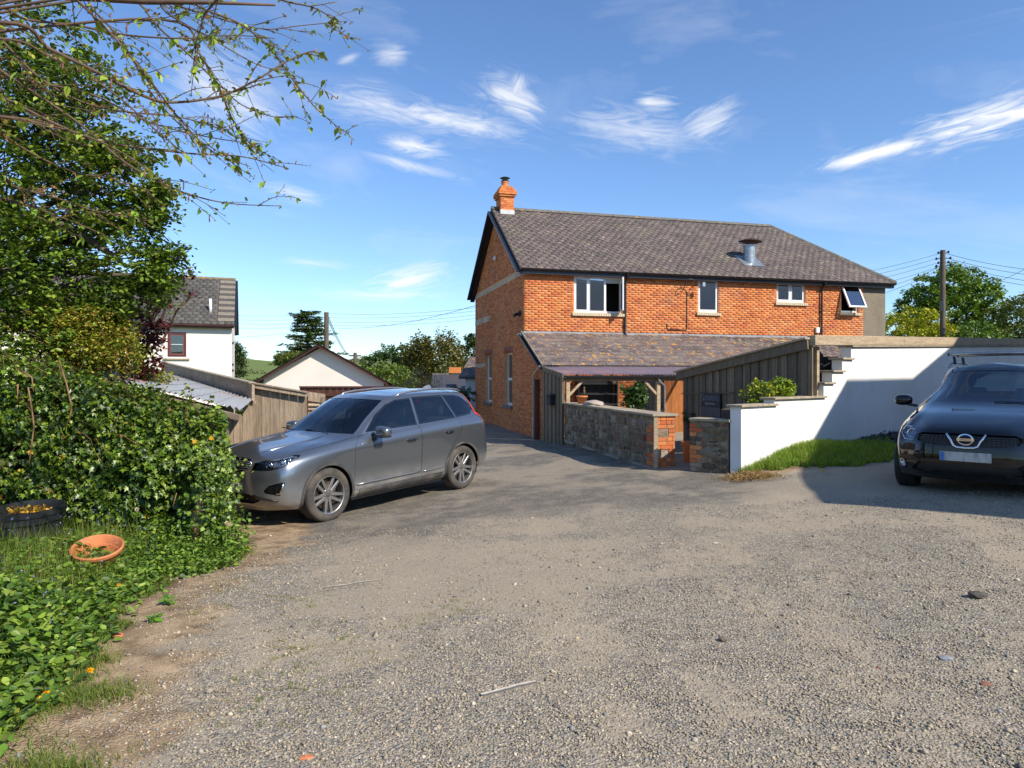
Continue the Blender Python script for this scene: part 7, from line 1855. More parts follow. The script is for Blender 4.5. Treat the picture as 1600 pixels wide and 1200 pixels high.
# big round tree, olive tree and golden shrub on the right
c = PX(1484, 480, 42); tree('broadleaf_tree', 'round full green tree behind the dark telegraph pole', (c.x, 42, -.5), (c.x, 42, 5), (c.x, 42, c.z - .6), (2.9, 2.9, 3.2), 560, .42, 50, .19, [(.09, .18, .025), (.13, .24, .033), (.07, .14, .02), (.17, .29, .04)], trunk_r=.3, shell=.35, limbs=26)
c = PX(1588, 500, 38); tree('willow_tree', 'olive green feathery tree at the right edge behind the wall', (c.x + 1.2, 38, -.5), (c.x + 1.2, 38, 4), (c.x + 1.0, 38, c.z - 1.4), (2.8, 2.6, 3.0), 420, .5, 60, .15, G_OLIVE, trunk_r=.25, shell=.3, tmpl=RHOM, limbs=20)
c = PX(1432, 528, 36); tree('golden_shrub', 'bright yellow-green shrub between the house end and the pole', (c.x, 36, 0), (c.x, 36, 2), (c.x - .1, 36, c.z - .35), (2.1, 1.8, 2.0), 380, .30, 44, .13, G_YEL, trunk_r=.12, shell=.45, cat='shrub')
c = PX(1512, 540, 33); tree('hedge_bush', 'mid green bush right of the pole just above the timber beam', (c.x, 33, 0), (c.x, 33, 2), (c.x + .5, 33, c.z - .6), (1.9, 1.5, 1.8), 260, .32, 44, .13, G_MID, trunk_r=.1, shell=.45, cat='bush')
# shrubs on the planter bed
for px, py, w, h, lab, cc in ((1188, 617, .34, .26, 'loose yellow-green shrub on the planter bed, left of two', G_YEL + G_MID), (1222, 609, .22, .20, 'dense bright green shrub on the planter bed, right of two', [(.20, .32, .03), (.26, .36, .04), (.15, .25, .03)])):
    D = 12.1 + (px - 1188) * .006; c = PX(px, py, D); 
    tree('garden_shrub', lab, (c.x, D, 1.02), (c.x, D, c.z), (c.x, D, c.z + .0), (w, w * .8, h), 60, .07, 26, .05, cc, trunk_r=.015, shell=.3, cat='shrub', limbs=22, tmpl=OVAL, squash=.9)
# porch plant
c = PX(992, 622, 17.4); tree('rhododendron', 'dark glossy evergreen plant growing in the porch behind the stone wall', (c.x, 17.4, -.05), (c.x, 17.4, 1), (c.x, 17.4, c.z), (.30, .30, .42), 60, .10, 15, .12, [(.05, .11, .03), (.035, .08, .025), (.08, .15, .05)], trunk_r=.02, shell=.2, cat='shrub', limbs=14, tmpl=OVAL, squash=.7)
c = PX(1076, 652, 15.6); tree('potted_box', 'small dark bush beside the open timber door', (c.x, 15.6, .3), (c.x, 15.6, .6), (c.x, 15.6, c.z + .02), (.20, .2, .16), 36, .07, 22, .03, G_DARK, trunk_r=.02, shell=.3, cat='bush')
pp = MB(); M_ = T((PX(1080, 700, 12.9).x, 12.9, PAVZ)); pp.lathe([(0, 0), (.13, 0), (.17, .36), (.19, .36), (.19, .42), (.16, .42), (.14, .3), (0, .3)], 22, M_); tag(pp.build('terracotta_planter', MT['terracotta'], None, smooth=True, angle=40), 'terracotta planter behind the short stone pier', 'planter')
# cedar and middle distance
D = 62; t = thing('cedar_tree', 'flat tiered cedar rising behind the garage roof', 'tree', (PX(482, 560, D).x, D, -1)); base = PX(482, 600, D); top = PX(480, 488, D)
mb = MB(); mb.tube([base, top], [.28, .05], 8); LP = []; LD = []
for i in range(17):
    f = (i + .5) / 17; z = base.z + 1.8 + (top.z - base.z - 1.8) * f; L0 = (2.9 - 2.0 * f) * (1.25 if i % 3 == 0 else .85)
    for s in range(5):
        a = random.uniform(0, 6.283) if s > 1 else (0 if s else math.pi) + random.uniform(-.3, .3); L = L0 * random.uniform(.7, 1.1); e = Vector((base.x + L * math.cos(a), D + L * math.sin(a), z + random.uniform(-.1, .25)))
        mb.tube([(base.x, D, z), tuple(e)], [.06, .015], 5)
        for k in range(130):
            q = random.random() ** .7; p = Vector((base.x, D, z)).lerp(e, q); LP.append((p.x + random.gauss(0, .16), p.y + random.gauss(0, .2), p.z + random.gauss(0, .06))); LD.append((math.cos(a), math.sin(a), 0))
mb.build('trunk', MT['bark'], t, smooth=True, world=True)
leaves('crown', LP, .22, NEEDLE if 0 else RHOM, [(.06, .12, .03), (.085, .14, .03), (.04, .08, .025)], MT['leaf'], t, up=1.2, dirs=LD)
def blob(name, label, px, py, D, rx, rz, cols, ncl=150, ls=.14, crad=.35, cat='bush', per=36, tmpl=RHOM, squash=.7, z0=-2.0, sh=.45):
    c = PX(px, py, D); return tree(name, label, (c.x, D, z0), (c.x, D, c.z - rz * .3), (c.x, D, c.z), (rx, rx * .9, rz), ncl, crad, per, ls, cols, trunk_r=.12, shell=sh, cat=cat, squash=squash, tmpl=tmpl, limbs=12)
blob('laurel_bush', 'broad dark green laurel behind the garage roof slope', 612, 578, 44, 2.0, 1.6, [(.05, .11, .03), (.035, .085, .03), (.07, .14, .035)], ls=.2)
blob('lime_bush', 'bright green bush below the laurel beside the garage roof', 600, 598, 39, 1.9, 1.1, [(.11, .19, .03), (.15, .23, .035), (.08, .14, .025)], ls=.15)
blob('conifer_bush', 'golden green conifer left of the pair behind the bare shrub', 658, 572, 42, 1.2, 1.9, [(.13, .13, .022), (.09, .10, .02), (.17, .17, .03), (.06, .07, .02)], ls=.16, squash=1.6, crad=.3)
blob('conifer_bush', 'taller golden green conifer right of the pair behind the bare shrub', 690, 568, 41, 1.5, 1.95, [(.13, .13, .022), (.09, .10, .02), (.18, .18, .03), (.05, .06, .02)], ls=.16, squash=1.6, crad=.32, ncl=190)
blob('pine_tree', 'dark pine half hidden behind the left corner of the brick house', 741, 556, 46, .9, 1.6, G_DARK, ls=.14, squash=.5, cat='tree')
blob('fir_tree', 'dark conifer behind the right corner of the cream cottage', 366, 572, 44, .75, 1.7, G_DARK, ls=.13, squash=.4, cat='tree')
blob('cypress_bush', 'low yellow-green bush on the skyline left of the garage apex', 455, 562, 60, 1.5, .7, G_OLIVE, ls=.18)
blob('boundary_bush', 'low dark bush in front of the slate outbuilding', 716, 618, 30, 1.1, .35, G_DARK, ncl=60, ls=.09, crad=.16)
# bare twiggy shrub
c = PX(650, 640, 30); t = thing('bare_shrub', 'bare twiggy straw-coloured shrub beyond the grey car roof', 'shrub', (c.x, 30, -1)); mb = MB(); LP = []
MT['straw'] = mat('straw_twig', (.34, .25, .14), .8, n1=(9, .3))
for i in range(70):
    a = random.uniform(0, 6.28); r = random.random() ** .6 * 1.25; z = EYE - random.uniform(-1.6, 1.0) * .3
    p0 = Vector((c.x + random.uniform(-.3, .3), 30 + random.uniform(-.3, .3), -1.0)); p1 = Vector((c.x + r * math.cos(a), 30 + r * .8 * math.sin(a), random.uniform(.4, 2.15 - r * .5)))
    pts = branchy(mb, p0, p1, .03, .007, .06, 5)
    for k in range(9):
        q = pts[random.randint(2, 5)]; e = q + Vector((random.uniform(-.35, .35), random.uniform(-.3, .3), random.uniform(-.05, .45))); mb.tube([q, q.lerp(e, .5) + Vector((0, 0, .03)), e], [.010, .008, .004], 3); LP.append(tuple(e))
mb.build('twigs', MT['straw'], t, world=True)
leaves('foliage', clumps(np.array(LP)[::2], .14, 5), .06, RHOM, [(.30, .30, .05), (.22, .20, .06)], MT['leaf'], t)
# hedgerows and woods on the far slopes: one mass
P_ = []
for i in range(230):
    r = random.choice([95, 95, 125, 125, 150, 190, 235, 300, 370, 450, 520, 600, 660]) + random.uniform(-12, 12); a = random.uniform(-.62, .62)
    for k in range(9): P_.append((r * math.sin(a + k * .006), 10 + r * math.cos(a + k * .006) + random.uniform(-4, 4)))
P_ = np.array(P_); Z_ = hgt(P_[:, 0], P_[:, 1]); C_ = np.c_[P_, Z_ + 1.0]
o = leaves('distant_hedgerows', clumps(C_, RNG.uniform(1.4, 3.6, len(C_)), 34, .7), 1.0, RHOM, [(.06, .09, .028), (.09, .11, .035), (.045, .07, .025), (.13, .12, .05)], MT['leaf']); tag(o, 'distant hedgerows and copses on the green slopes', 'hedgerow', kind='stuff')

# ---- left side: ivy over the shed
IVC = [(.065, .135, .014), (.10, .185, .02), (.15, .245, .026), (.035, .08, .012), (.03, .07, .012), (.17, .27, .04), (.055, .12, .014)]
ivy = thing('ivy_hedge', 'thick glossy ivy covering the shed front with a few yellow leaves', 'hedge', (-4.6, 8.0, -.3))
n = 34000
X = RNG.uniform(-7.2, -3.10, n); top = np.interp(X, [-7.2, -6.2, -5.55, -4.6, -3.7, -3.3, -3.0], [3.4, 2.3, 1.76, 1.53, 1.28, 1.12, .85]) + (fbm(X, X * 0, 2.2, 5) - .5) * .35
zb_ = hgt(X, X * 0 + 7.7) - .05; t_ = RNG.random(n); Z = zb_ + (top - zb_) * t_
bul = .36 * fbm(X, Z, 1.3, 9) + .36 * fbm(X, Z, 4.2, 19); Yf = 7.72 - .10 * np.clip(1 - t_, 0, 1) - bul * .95 + RNG.random(n) ** 1.7 * .26
yb_ = np.where(X > -3.3, Yf + RNG.random(n) * .5, Yf); Y = yb_
m_ = (RNG.random(n) < np.clip((fbm(X, Z, 3.2, 41) - .26) * 6, .10, 1)) & (X < -.415 * Y + .05 * (fbm(Z, Y, 3, 2) - .5)); X, Y, Z = X[m_], Y[m_], Z[m_]
leaves('foliage', np.c_[X, Y, Z], .052, IVY, IVC, MT['ivy'], ivy, up=.25, facing=(.15, -1, .15), fw=.5, dirs=np.tile((0, -.3, -1.0), (len(X), 1)), sj=.5)
# top and back mound over the roof edge
n = 6500; X = RNG.uniform(-7.2, -3.15, n); Y = RNG.uniform(7.5, 8.35, n); top = np.interp(X, [-7.2, -6.2, -5.55, -4.6, -3.7, -3.3, -3.0], [3.3, 2.2, 1.72, 1.50, 1.25, 1.09, .8]); Z = top + RNG.normal(0, .05, n) + (fbm(X, Y, 2.2, 5) - .5) * .3 - (Y - 7.5) * .12; m_ = X < -.42 * Y; X, Y, Z = X[m_], Y[m_], Z[m_]
leaves('foliage', np.c_[X, Y, Z], .05, IVY, IVC + [(.14, .25, .03)], MT['ivy'], ivy, up=.8, sj=.5)
q = RNG.integers(0, 1, 1); n = 30; X = RNG.uniform(-5.9, -3.2, n); Z = RNG.uniform(.0, 1.3, n); [leaves('yellow_leaf', [(x_, 7.30, z_)], .055, IVY, [(.50, .36, .03), (.45, .28, .03), (.42, .22, .04)], MT['petal'], ivy, up=.2, facing=(0, -1, .2), fw=1.2) for x_, z_ in zip(X, Z)]
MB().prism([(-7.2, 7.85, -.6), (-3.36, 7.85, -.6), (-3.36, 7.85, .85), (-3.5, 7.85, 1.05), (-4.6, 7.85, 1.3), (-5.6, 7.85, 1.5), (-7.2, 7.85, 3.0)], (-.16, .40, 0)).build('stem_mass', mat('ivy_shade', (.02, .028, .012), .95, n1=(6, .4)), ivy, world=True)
IVSM = mat('ivy_stem', (.24, .13, .06), .8, n1=(12, .3)); SHT = []
for (pp_) in (((92, 562), (104, 600), (112, 635), (110, 650), (101, 671)), ((44, 605), (50, 640), (53, 665), (49, 700), (45, 728)), ((36, 580), (50, 590), (52, 612)), ((28, 600), (27, 628)), ((312, 800), (314, 768)), ((270, 792), (276, 770))):
    MB().tube([PX(x, y, 7.05) for x, y in pp_], [.008] * (len(pp_) - 1) + [.004], 5).build('hanging_stem', IVSM, ivy, smooth=True, world=True)
for k in range(90):
    x_ = random.uniform(-6.3, -3.2); z_ = float(np.interp(x_, [-7.2, -6.2, -5.55, -4.6, -3.7, -3.3], [3.3, 2.2, 1.70, 1.48, 1.22, 1.05])); y_ = random.uniform(7.3, 7.9)
    if k % 3 == 0: z_ = random.uniform(.2, z_); y_ = 7.3
    SHT.append([Vector((x_, y_, z_)), Vector((x_ + random.uniform(-.08, .08), y_ - random.uniform(0, .12), z_ + random.uniform(.05, .16))), Vector((x_ + random.uniform(-.16, .16), y_ - random.uniform(.05, .2), z_ + random.uniform(.08, .30)))])
mb = MB()
for s3 in SHT: mb.tube(s3, [.004, .003, .002], 4)
mb.build('shoots', IVSM, ivy, world=True)['kind'] = 'stuff'
leaves('foliage', clumps(np.array([tuple(a.lerp(b_, f)) for a, _, b_ in SHT for f in (.3, .55, .8, 1)]), .025, 3), .038, IVY, IVC + [(.20, .26, .04), (.16, .12, .04)], MT['ivy'], ivy, up=.5, sj=.5)
tp = MB(); p = PX(313, 805, 7.25); tp.tube([(p.x, 7.2, -.35), (p.x - .01, 7.22, .1), (p.x + .02, 7.25, .37)], [.055, .05, .045], 8); tag(tp.build('old_post', mat('orange_bark', (.36, .18, .09), .85, n1=(9, .35), bump=(20, .01)), None, smooth=True), 'reddish old post showing through the ivy near the car nose', 'post')
# shoots near the car nose by the car nose
n = 2600; X = RNG.normal(-3.16, .09, n); Y = RNG.normal(7.3, .17, n); zz = hgt(X, Y); Z = zz + RNG.random(n) * np.interp(X, [-3.5, -2.9, -2.6], [1.3, .9, .3]); leaves('foliage', np.c_[X, Y, Z], .04, IVY, IVC + [(.16, .26, .04)], MT['ivy'], ivy, up=.3, facing=(0, -1, 0), fw=.6, sj=.5)

# ---- verge plants in the bottom left
VX = [0, 2.5, 3.2, 4.2, 5.2, 6.2, 7.2, 8.2]; VE = [-2.5, -2.3, -2.36, -2.62, -3.08, -3.22, -3.0, -3.1]
def verge(n, off0, off1, ylo=2.3, yhi=7.7):
    Y = RNG.uniform(ylo, yhi, n); e = np.interp(Y, VX, VE) + (fbm(Y, Y * 0, .9, 3) - .5) * .35; X = e - off0 - RNG.random(n) ** 1.3 * off1; X = X + RNG.normal(0, .07, n); return X, Y
vg = thing('nettle_patch', 'dense bank of nettles and speedwell along the left edge of the yard', 'weeds', (-3.4, 5, -.1))
n = 5200; X, Y = verge(n, -.04, 2.0); keep = (X > -Y * .80 - .6); X, Y = X[keep], Y[keep]; e = np.interp(Y, VX, VE); h = np.clip((e - X) * .42, .05, .42) * np.interp(Y, [4.6, 5.4], [1, .45]) * (.45 + 1.1 * fbm(X, Y, 3.1, 77)) * RNG.uniform(.6, 1.15, len(X)) + .03; G0 = hgt(X, Y)
LPp, LDd, SZ = [], [], []
for x, y, g, hh in zip(X, Y, G0, h):
    tier = max(2, int(hh / .06)); 
    for k in range(tier):
        f = (k + 1) / tier; a = k * 1.57 + x * 20
        for s in (0, math.pi): LPp.append((x + .01 * math.cos(a + s), y + .01 * math.sin(a + s), g + hh * f)); LDd.append((math.cos(a + s), math.sin(a + s), .25 - .5 * (1 - f)))
NC = [(.08, .175, .022), (.11, .22, .03), (.055, .125, .02), (.15, .27, .035), (.19, .29, .05), (.045, .10, .02)]
leaves('foliage', LPp, .054, NETTLE, NC, MT['leaf'], vg, up=.8, dirs=np.array(LDd) * 2.2, sj=.4)
n = 900; X, Y = verge(n, .15, 1.4, 3.2, 7.2); G0 = hgt(X, Y); e = np.interp(Y, VX, VE); h = np.clip((e - X) * .45, .06, .44); leaves('speedwell_flower', clumps(np.c_[X, Y, G0 + h + .02][:110], .03, 4), .014, OVAL, [(.12, .19, .62), (.16, .25, .7), (.3, .36, .75)], MT['petal'], vg, up=.8, sj=.3)
# broad dock leaves
X, Y = verge(60, .0, .7, 3.6, 7.4); G0 = hgt(X, Y); [leaves('dock_leaf', [(a_, b_, c_ + random.random() * .14)], .11, OVAL, [(.08, .16, .03), (.06, .13, .025), (.11, .2, .04)], MT['leaf'], vg, up=1.0) for a_, b_, c_ in zip(X, Y, G0)]
# low clover and bits running out onto the gravel
def blades(name, X, Y, hgt_, cols, parent, w=.004, lean=.5, kind=None):
    n = len(X); G = hgt(X, Y) + (fbm(X, Y, .9, 3) - .5) * .05 - .005; a = RNG.random(n) * 6.283; l = RNG.random(n) * lean * hgt_; dx, dy = np.cos(a) * l, np.sin(a) * l; px, py = -np.sin(a) * w, np.cos(a) * w
    V = np.stack([np.stack([X - px, Y - py, G], -1), np.stack([X + px, Y + py, G], -1), np.stack([X + dx * .4 + px * .7, Y + dy * .4 + py * .7, G + hgt_ * .6], -1), np.stack([X + dx * .4 - px * .7, Y + dy * .4 - py * .7, G + hgt_ * .6], -1), np.stack([X + dx, Y + dy, G + hgt_], -1)], 1)
    t3 = np.array([(0, 1, 2), (0, 2, 3), (3, 2, 4)]); FF = (t3[None] + (np.arange(n) * 5)[:, None, None]).reshape(-1, 3)
    pal = np.array(cols); C = pal[RNG.integers(0, len(pal), n)] * (.75 + .5 * RNG.random((n, 1)))
    o = link(name, np_mesh(name, V.reshape(-1, 3), FF, np.repeat(C, 5, 0)), MT['grassblade'], parent, world=True)
    if kind: o['kind'] = kind
    return o
GC = [(.10, .19, .025), (.14, .24, .035), (.075, .14, .02), (.17, .27, .05), (.12, .22, .03)]
cy = RNG.uniform(2.4, 7.3, 300); cx = np.interp(cy, VX, VE) + RNG.normal(-.22, .18, 300); X = np.repeat(cx, 90) + RNG.normal(0, .07, 27000); Y = np.repeat(cy, 90) + RNG.normal(0, .09, 27000)
o = blades('grass', X, Y, RNG.uniform(.015, .075, len(X)), GC + [(.26, .24, .10)], None, w=.0022, lean=1.5, kind='stuff'); tag(o, 'bright tufty grass along the left verge of the yard', 'grass')
# dense clumps at the photographed places
cp = [(-1.90, 2.80, .26, .12), (-2.1, 3.50, .2, .14), (-2.3, 3.42, .2, .2)] + [(float(np.interp(y_, VX, VE)) + random.uniform(.0, .35) ** 1.3, y_, random.uniform(.04, .10), random.uniform(.04, .10)) for y_ in RNG.uniform(3.2, 6.8, 26)]
XX, YY = [], []
for x, y, rx, ry in cp: k = int(rx * ry * 30000); XX.append(RNG.normal(x, rx * .5, k)); YY.append(RNG.normal(y, ry * .5, k))
XX, YY = np.concatenate(XX), np.concatenate(YY); o = blades('grass', XX, YY, RNG.uniform(.012, .075, len(XX)), GC + [(.26, .24, .1)], None, w=.0018, lean=1.4, kind='stuff'); tag(o, 'separate tufts of grass at the edge of the bare soil', 'grass')
# weeds between the gravel
n = 240; X = RNG.uniform(-2.6, 1.0, n * 6); Y = RNG.uniform(2.6, 6.4, n * 6); m_ = (fbm(X, Y, 1.2, 51) > .60) & (X > -Y * .62) & (X < -.05 * Y + .2); X, Y = X[m_][:n], Y[m_][:n]
XX = np.repeat(X, 18) + RNG.normal(0, .022, len(X) * 18); YY = np.repeat(Y, 18) + RNG.normal(0, .018, len(X) * 18); o = blades('grass', XX, YY, RNG.uniform(.006, .022, len(XX)), [(.17, .22, .05), (.12, .18, .03), (.24, .25, .08)], None, w=.002, lean=1.2, kind='stuff'); tag(o, 'tiny weeds sprouting through the gravel on the left', 'weeds')
n = 1500; X = RNG.uniform(-3.9, -2.55, n); Y = RNG.uniform(6.1, 7.5, n); m_ = (X < -.385 * Y) & (X < np.interp(Y, [6, 6.5, 7.5], [-2.85, -2.65, -2.75])); X, Y = X[m_], Y[m_]; PQ = np.repeat(np.c_[X, Y, hgt(X, Y)], 5, 0); PQ[:, 2] += RNG.random(len(PQ)) * np.repeat(np.interp(Y, [6, 6.6, 7.4], [.07, .14, .42]), 5); PQ[:, :2] += RNG.normal(0, .03, (len(PQ), 2)); leaves('foliage', PQ, .042, NETTLE, NC + [(.14, .27, .03)], MT['leaf'], vg, up=.8)
n = 16000; X, Y = verge(n, -.05, 1.7, 2.4, 7.2); o = blades('grass_blades', X, Y, np.clip((np.interp(Y, VX, VE) - X) * .4, .03, .36) * RNG.uniform(.5, 1.25, n), GC + [(.30, .28, .12)], vg, w=.002, lean=.8, kind='stuff')
# little green seedlings
for px, py, s, lab in ((262, 946, .06, 'small round-leaved seedling alone on the bare soil'), (240, 975, .06, 'small broad-leaved seedling nearer the nettles than the other'),):
    D = 4.6
    for _ in range(20): D = (EYE - H((px - 800) / F * D, D)) * F / (py - 590)
    x = (px - 800) / F * D; z = H(x, D); a = np.arange(12) * 2.4; P = np.c_[x + 0 * a, D + 0 * a, z + .01 + a * .002]
    o = leaves('seedling', P, s, OVAL, [(.10, .24, .03)], MT['leaf'], None, up=1.5, dirs=np.c_[np.cos(a), np.sin(a), .4 + 0 * a] * 2); tag(o, lab, 'plant')
def dandelion(px, py, D, lab, n=None):
    if D is None:
        D = 4.0
        for _ in range(25): D = (EYE - .06 - H((px - 800) / F * D, D)) * F / (py - 590)
    p = PX(px, py, D); t = thing('dandelion', lab, 'flower', (p.x, D, H(p.x, D)), group='dandelions on the verge')
    MB().tube([(p.x, D, H(p.x, D) - .01), (p.x, D, p.z)], .002, 5).build('stalk', MT['leaf_stalk'], t, world=True)
    a = np.arange(34) * 2.399; e = np.linspace(.05, 1.3, 34); leaves('flower_head', np.tile((p.x, D, p.z), (34, 1)), .020 if D < 7 else .024, RHOM, [(.85, .55, .01), (.8, .46, .01)], MT['petal'], t, up=.1, dirs=np.c_[np.cos(a) * np.cos(e), np.sin(a) * np.cos(e), np.sin(e)] * 4, sj=.1)
MT['leaf_stalk'] = mat('flower_stalk', (.15, .22, .05), .6)
for px, py, lab in ((175, 880, 'yellow dandelion just below the terracotta pot'), (186, 915, 'yellow dandelion on the soil edge below the pot'), (68, 1050, 'yellow dandelion beside the lower grass tuft'), (141, 1048, 'dandelion on the tuft reaching into the gravel'), (72, 1084, 'largest yellow dandelion among the nettles'), (62, 1094, 'dandelion tucked left of the largest one'), (26, 1113, 'lowest yellow dandelion at the left frame edge'), (389, 857, 'dandelion by the tarmac edge under the car nose')): dandelion(px, py, None, lab)
for px, py, D, lab in ((1238, 710, 11.55, 'yellow dandelion at the top of the grassy bank by the white wall'), (1285, 735, 10.6, 'yellow dandelion low on the grassy bank at the shade edge'), (1279, 737, 10.7, 'dandelion beside another at the shade edge of the bank')): dandelion(px, py, D, lab)
for px, py, lab in ((214, 796, 'white dandelion clock in front of the ivy'), (354, 817, 'white dandelion clock by the car nose, left of two'), (360, 819, 'white dandelion clock by the car nose, right of two')):
    p = PX(px, py, 6.9); t = thing('dandelion_clock', lab, 'flower', (p.x, 6.9, -.3)); MB().tube([(p.x, 6.9, -.3), tuple(p)], .002, 5).build('stalk', MT['leaf_stalk'], t, world=True)
    a = np.arange(60) * 2.399; zf_ = 1 - 2 * (np.arange(60) + .5) / 60; rr_ = np.sqrt(1 - zf_ ** 2); leaves('seed_head', np.tile(tuple(p), (60, 1)), .024, RHOM, [(.6, .58, .52)], MT['petal'], t, up=.0, dirs=np.c_[np.cos(a) * rr_, np.sin(a) * rr_, zf_] * 5, sj=.05)

# ---- grass bank by the white wall
n = 42000; u_ = RNG.uniform(-.15, 4.6, n); v_ = RNG.uniform(.02, 1.6, n); lim = np.interp(u_, [-.2, .3, 1.2, 2.4, 3.6, 4.6], [.12, .45, 1.15, 1.35, 1.0, .45]) + (fbm(u_, v_, 3, 7) - .5) * .5
m_ = (v_ < lim); u_, v_ = u_[m_], v_[m_]; X = WA.x + WD.x * u_ + WN.x * v_; Y = WA.y + WD.y * u_ + WN.y * v_
moundf = lambda X, Y: 0
o = blades('grass', X, Y, RNG.uniform(.04, .15, len(X)) * np.interp(v_, [0, .8, 1.5], [1.2, .9, .5]), [(.11, .25, .025), (.16, .32, .03), (.08, .18, .02), (.22, .36, .05), (.30, .30, .10)], None, w=.004, lean=.9, kind='stuff'); tag(o, 'lush grassy bank at the foot of the white wall', 'grass')
o = leaves('clover', np.c_[X, Y, hgt(X, Y) + RNG.random(len(X)) * .09][::9], .035, OVAL, NC, MT['leaf'], None, up=1.2, kind='stuff'); tag(o, 'broad leaved weeds among the grass of the white wall bank', 'weeds')
# dry clippings heap
n = 2200; X = RNG.normal(3.66, .20, n); Y = RNG.normal(10.5, .14, n); o = leaves('dry_clippings', np.c_[X, Y, hgt(X, Y) + RNG.random(n) * .07 * np.exp(-((X - 3.6) / .3) ** 2)], .06, NEEDLE, [(.34, .25, .15), (.26, .18, .10), (.42, .33, .2)], MT['petal'], None, up=.6, kind='stuff'); tag(o, 'small heap of dry straw clippings at the corner of the bank', 'clippings')
# dark slate chippings beyond the bank
X = RNG.uniform(-.1, 1, 5200); u_ = RNG.uniform(4.0, 8.5, 5200); v_ = RNG.uniform(.0, 1.1, 5200); X = WA.x + WD.x * u_ + WN.x * v_; Y = WA.y + WD.y * u_ + WN.y * v_
o = leaves('slate_chippings', np.c_[X, Y, hgt(X, Y) + .02 + RNG.random(5200) * .12 * (1 - v_ / 1.2)], .07, OVAL, [(.07, .08, .095), (.05, .055, .065), (.11, .12, .13)], MT['gravel'], None, up=.6, kind='stuff'); tag(o, 'dark blue slate chippings along the wall foot behind the black car', 'chippings')

# ---- tub, pot, board
tub = thing('plastic_tub', 'black plastic tub of soil with dry yellow seedlings', 'tub', (-4.86, 6.9, -.2)); M_ = T((-4.86, 6.9, -.22)) @ Matrix.Rotation(R(4), 4, 'X')
MB().lathe([(0, 0), (.26, 0), (.29, .40), (.31, .40), (.31, .47), (.325, .47), (.325, .52), (.30, .525), (.29, .44), (.285, .40)], 40, M_).build('shell', mat('black_tub', (.018, .019, .021), .42, n1=(7, .3), coords='obj'), tub, smooth=True, angle=35, world=True)
MB().lathe([(.288, .425), (.0, .44)], 30, M_).build('soil', mat('tub_soil', (.04, .028, .02), .95, bump=(40, .02)), tub, world=True)
for k in range(14):
    a = k * 6.283 / 14
    if 3.3 < a < 6.1: MB().obox(M_ @ Vector((.325 * math.cos(a), .325 * math.sin(a), .30)), Vector((-math.sin(a), math.cos(a), 0)) * .02, Vector((math.cos(a), math.sin(a), 0)) * -.03, (0, 0, .11)).build('rib', bpy.data.materials['black_tub'], tub, world=True)
MB().obox(M_ @ Vector((.06, -.345, .27)), (.12, .02, 0), (0, .03, 0), (0, 0, .09)).build('handle', bpy.data.materials['black_tub'], tub, world=True, bevel=.008)
r_ = RNG.random(260) ** .5 * .2; a = RNG.random(260) * 6.283; leaves('seedling', np.c_[-4.86 + r_ * np.cos(a), 6.88 + r_ * np.sin(a) * .6, .23 + RNG.random(260) * .06], .035, RHOM, [(.62, .40, .05), (.5, .30, .06), (.42, .34, .06)], MT['petal'], tub, up=.3)
pot = thing('terracotta_bowl', 'wide empty terracotta bowl tilted in the grass', 'pot', (-3.83, 6.3, -.15)); M_ = T((-3.83, 6.32, -.13)) @ Matrix.Rotation(R(17), 4, 'X') @ Matrix.Rotation(R(7), 4, 'Y')
MB().lathe([(0, 0), (.13, 0), (.17, .11), (.185, .115), (.19, .13), (.195, .15), (.215, .16), (.218, .185), (.205, .195), (.192, .185), (.155, .03), (0, .025)], 44, M_).build('bowl', MT['terracotta'], pot, smooth=True, angle=40, world=True)
MB().lathe([(.155, .045), (0, .055)], 24, M_ @ T((0, .03, 0))).build('old_soil', mat('old_soil', (.07, .045, .03), .95, bump=(60, .02)), pot, world=True)
tag(MB().obox((-4.96, 6.15, -.02), (.26, -.12, .06), (.0, .02, .0), (.06, 0, .13)).build('wooden_board', mat('pale_pine', (.55, .38, .20), .7, n1=(6, .2), stretch=(2, 2, 12)), None), 'corner of a pale pine board lying in the weeds below the tub', 'board')

# ---- big leafy tree, purple shrub, golden shrub
T1 = [(.10, .185, .022), (.145, .25, .03), (.04, .095, .014), (.13, .23, .03), (.17, .26, .045), (.03, .07, .012)]
t = thing('elder_tree', 'dense leafy green tree filling the upper left behind bare twigs', 'tree', (-8.6, 9.6, 0)); base = Vector((-8.4, 9.6, -.2)); mb = MB()
trunk = branchy(mb, base, (-8.0, 9.5, 3.2), .24, .16, .03)
segs_ = [((20, 420), 8.4, .8, .9), ((60, 330), 8.9, 1.0, .9), ((150, 300), 8.8, .62, .75), ((210, 345), 9.0, .42, .42), ((90, 230), 8.8, .9, .6), ((30, 170), 8.6, .8, .6), ((120, 440), 9.0, .8, .55), ((215, 430), 9.0, .46, .42), ((255, 405), 9.1, .26, .30), ((30, 520), 8.4, .6, .7), ((245, 335), 9.1, .26, .28), ((180, 235), 8.8, .5, .36), ((30, 60), 8.4, .9, .6), ((110, 130), 8.6, .7, .45), ((240, 455), 9.2, .32, .22), ((170, 480), 8.9, .40, .22), ((250, 300), 9.0, .2, .18)]
CC = []
for (p_, D, rx, rz) in segs_:
    c = PX(*p_, D); k = int(105 * rx * rz) + 20; E_ = ellips(c, (rx, rx * .9, rz), k, .3); CC.append(E_)
    pts = branchy(mb, trunk[-1 - random.randint(0, 2)], c, .075, .02, .06)
    for q in E_[::5]: branchy(mb, pts[random.randint(3, 6)], Vector(q), .012, .004, .06, 4)
CC = np.concatenate(CC); leaves('crown', clumps(CC, RNG.uniform(.10, .26, len(CC)), 34, .55), .07, OVAL, T1, MT['leaf'], t, up=.7)
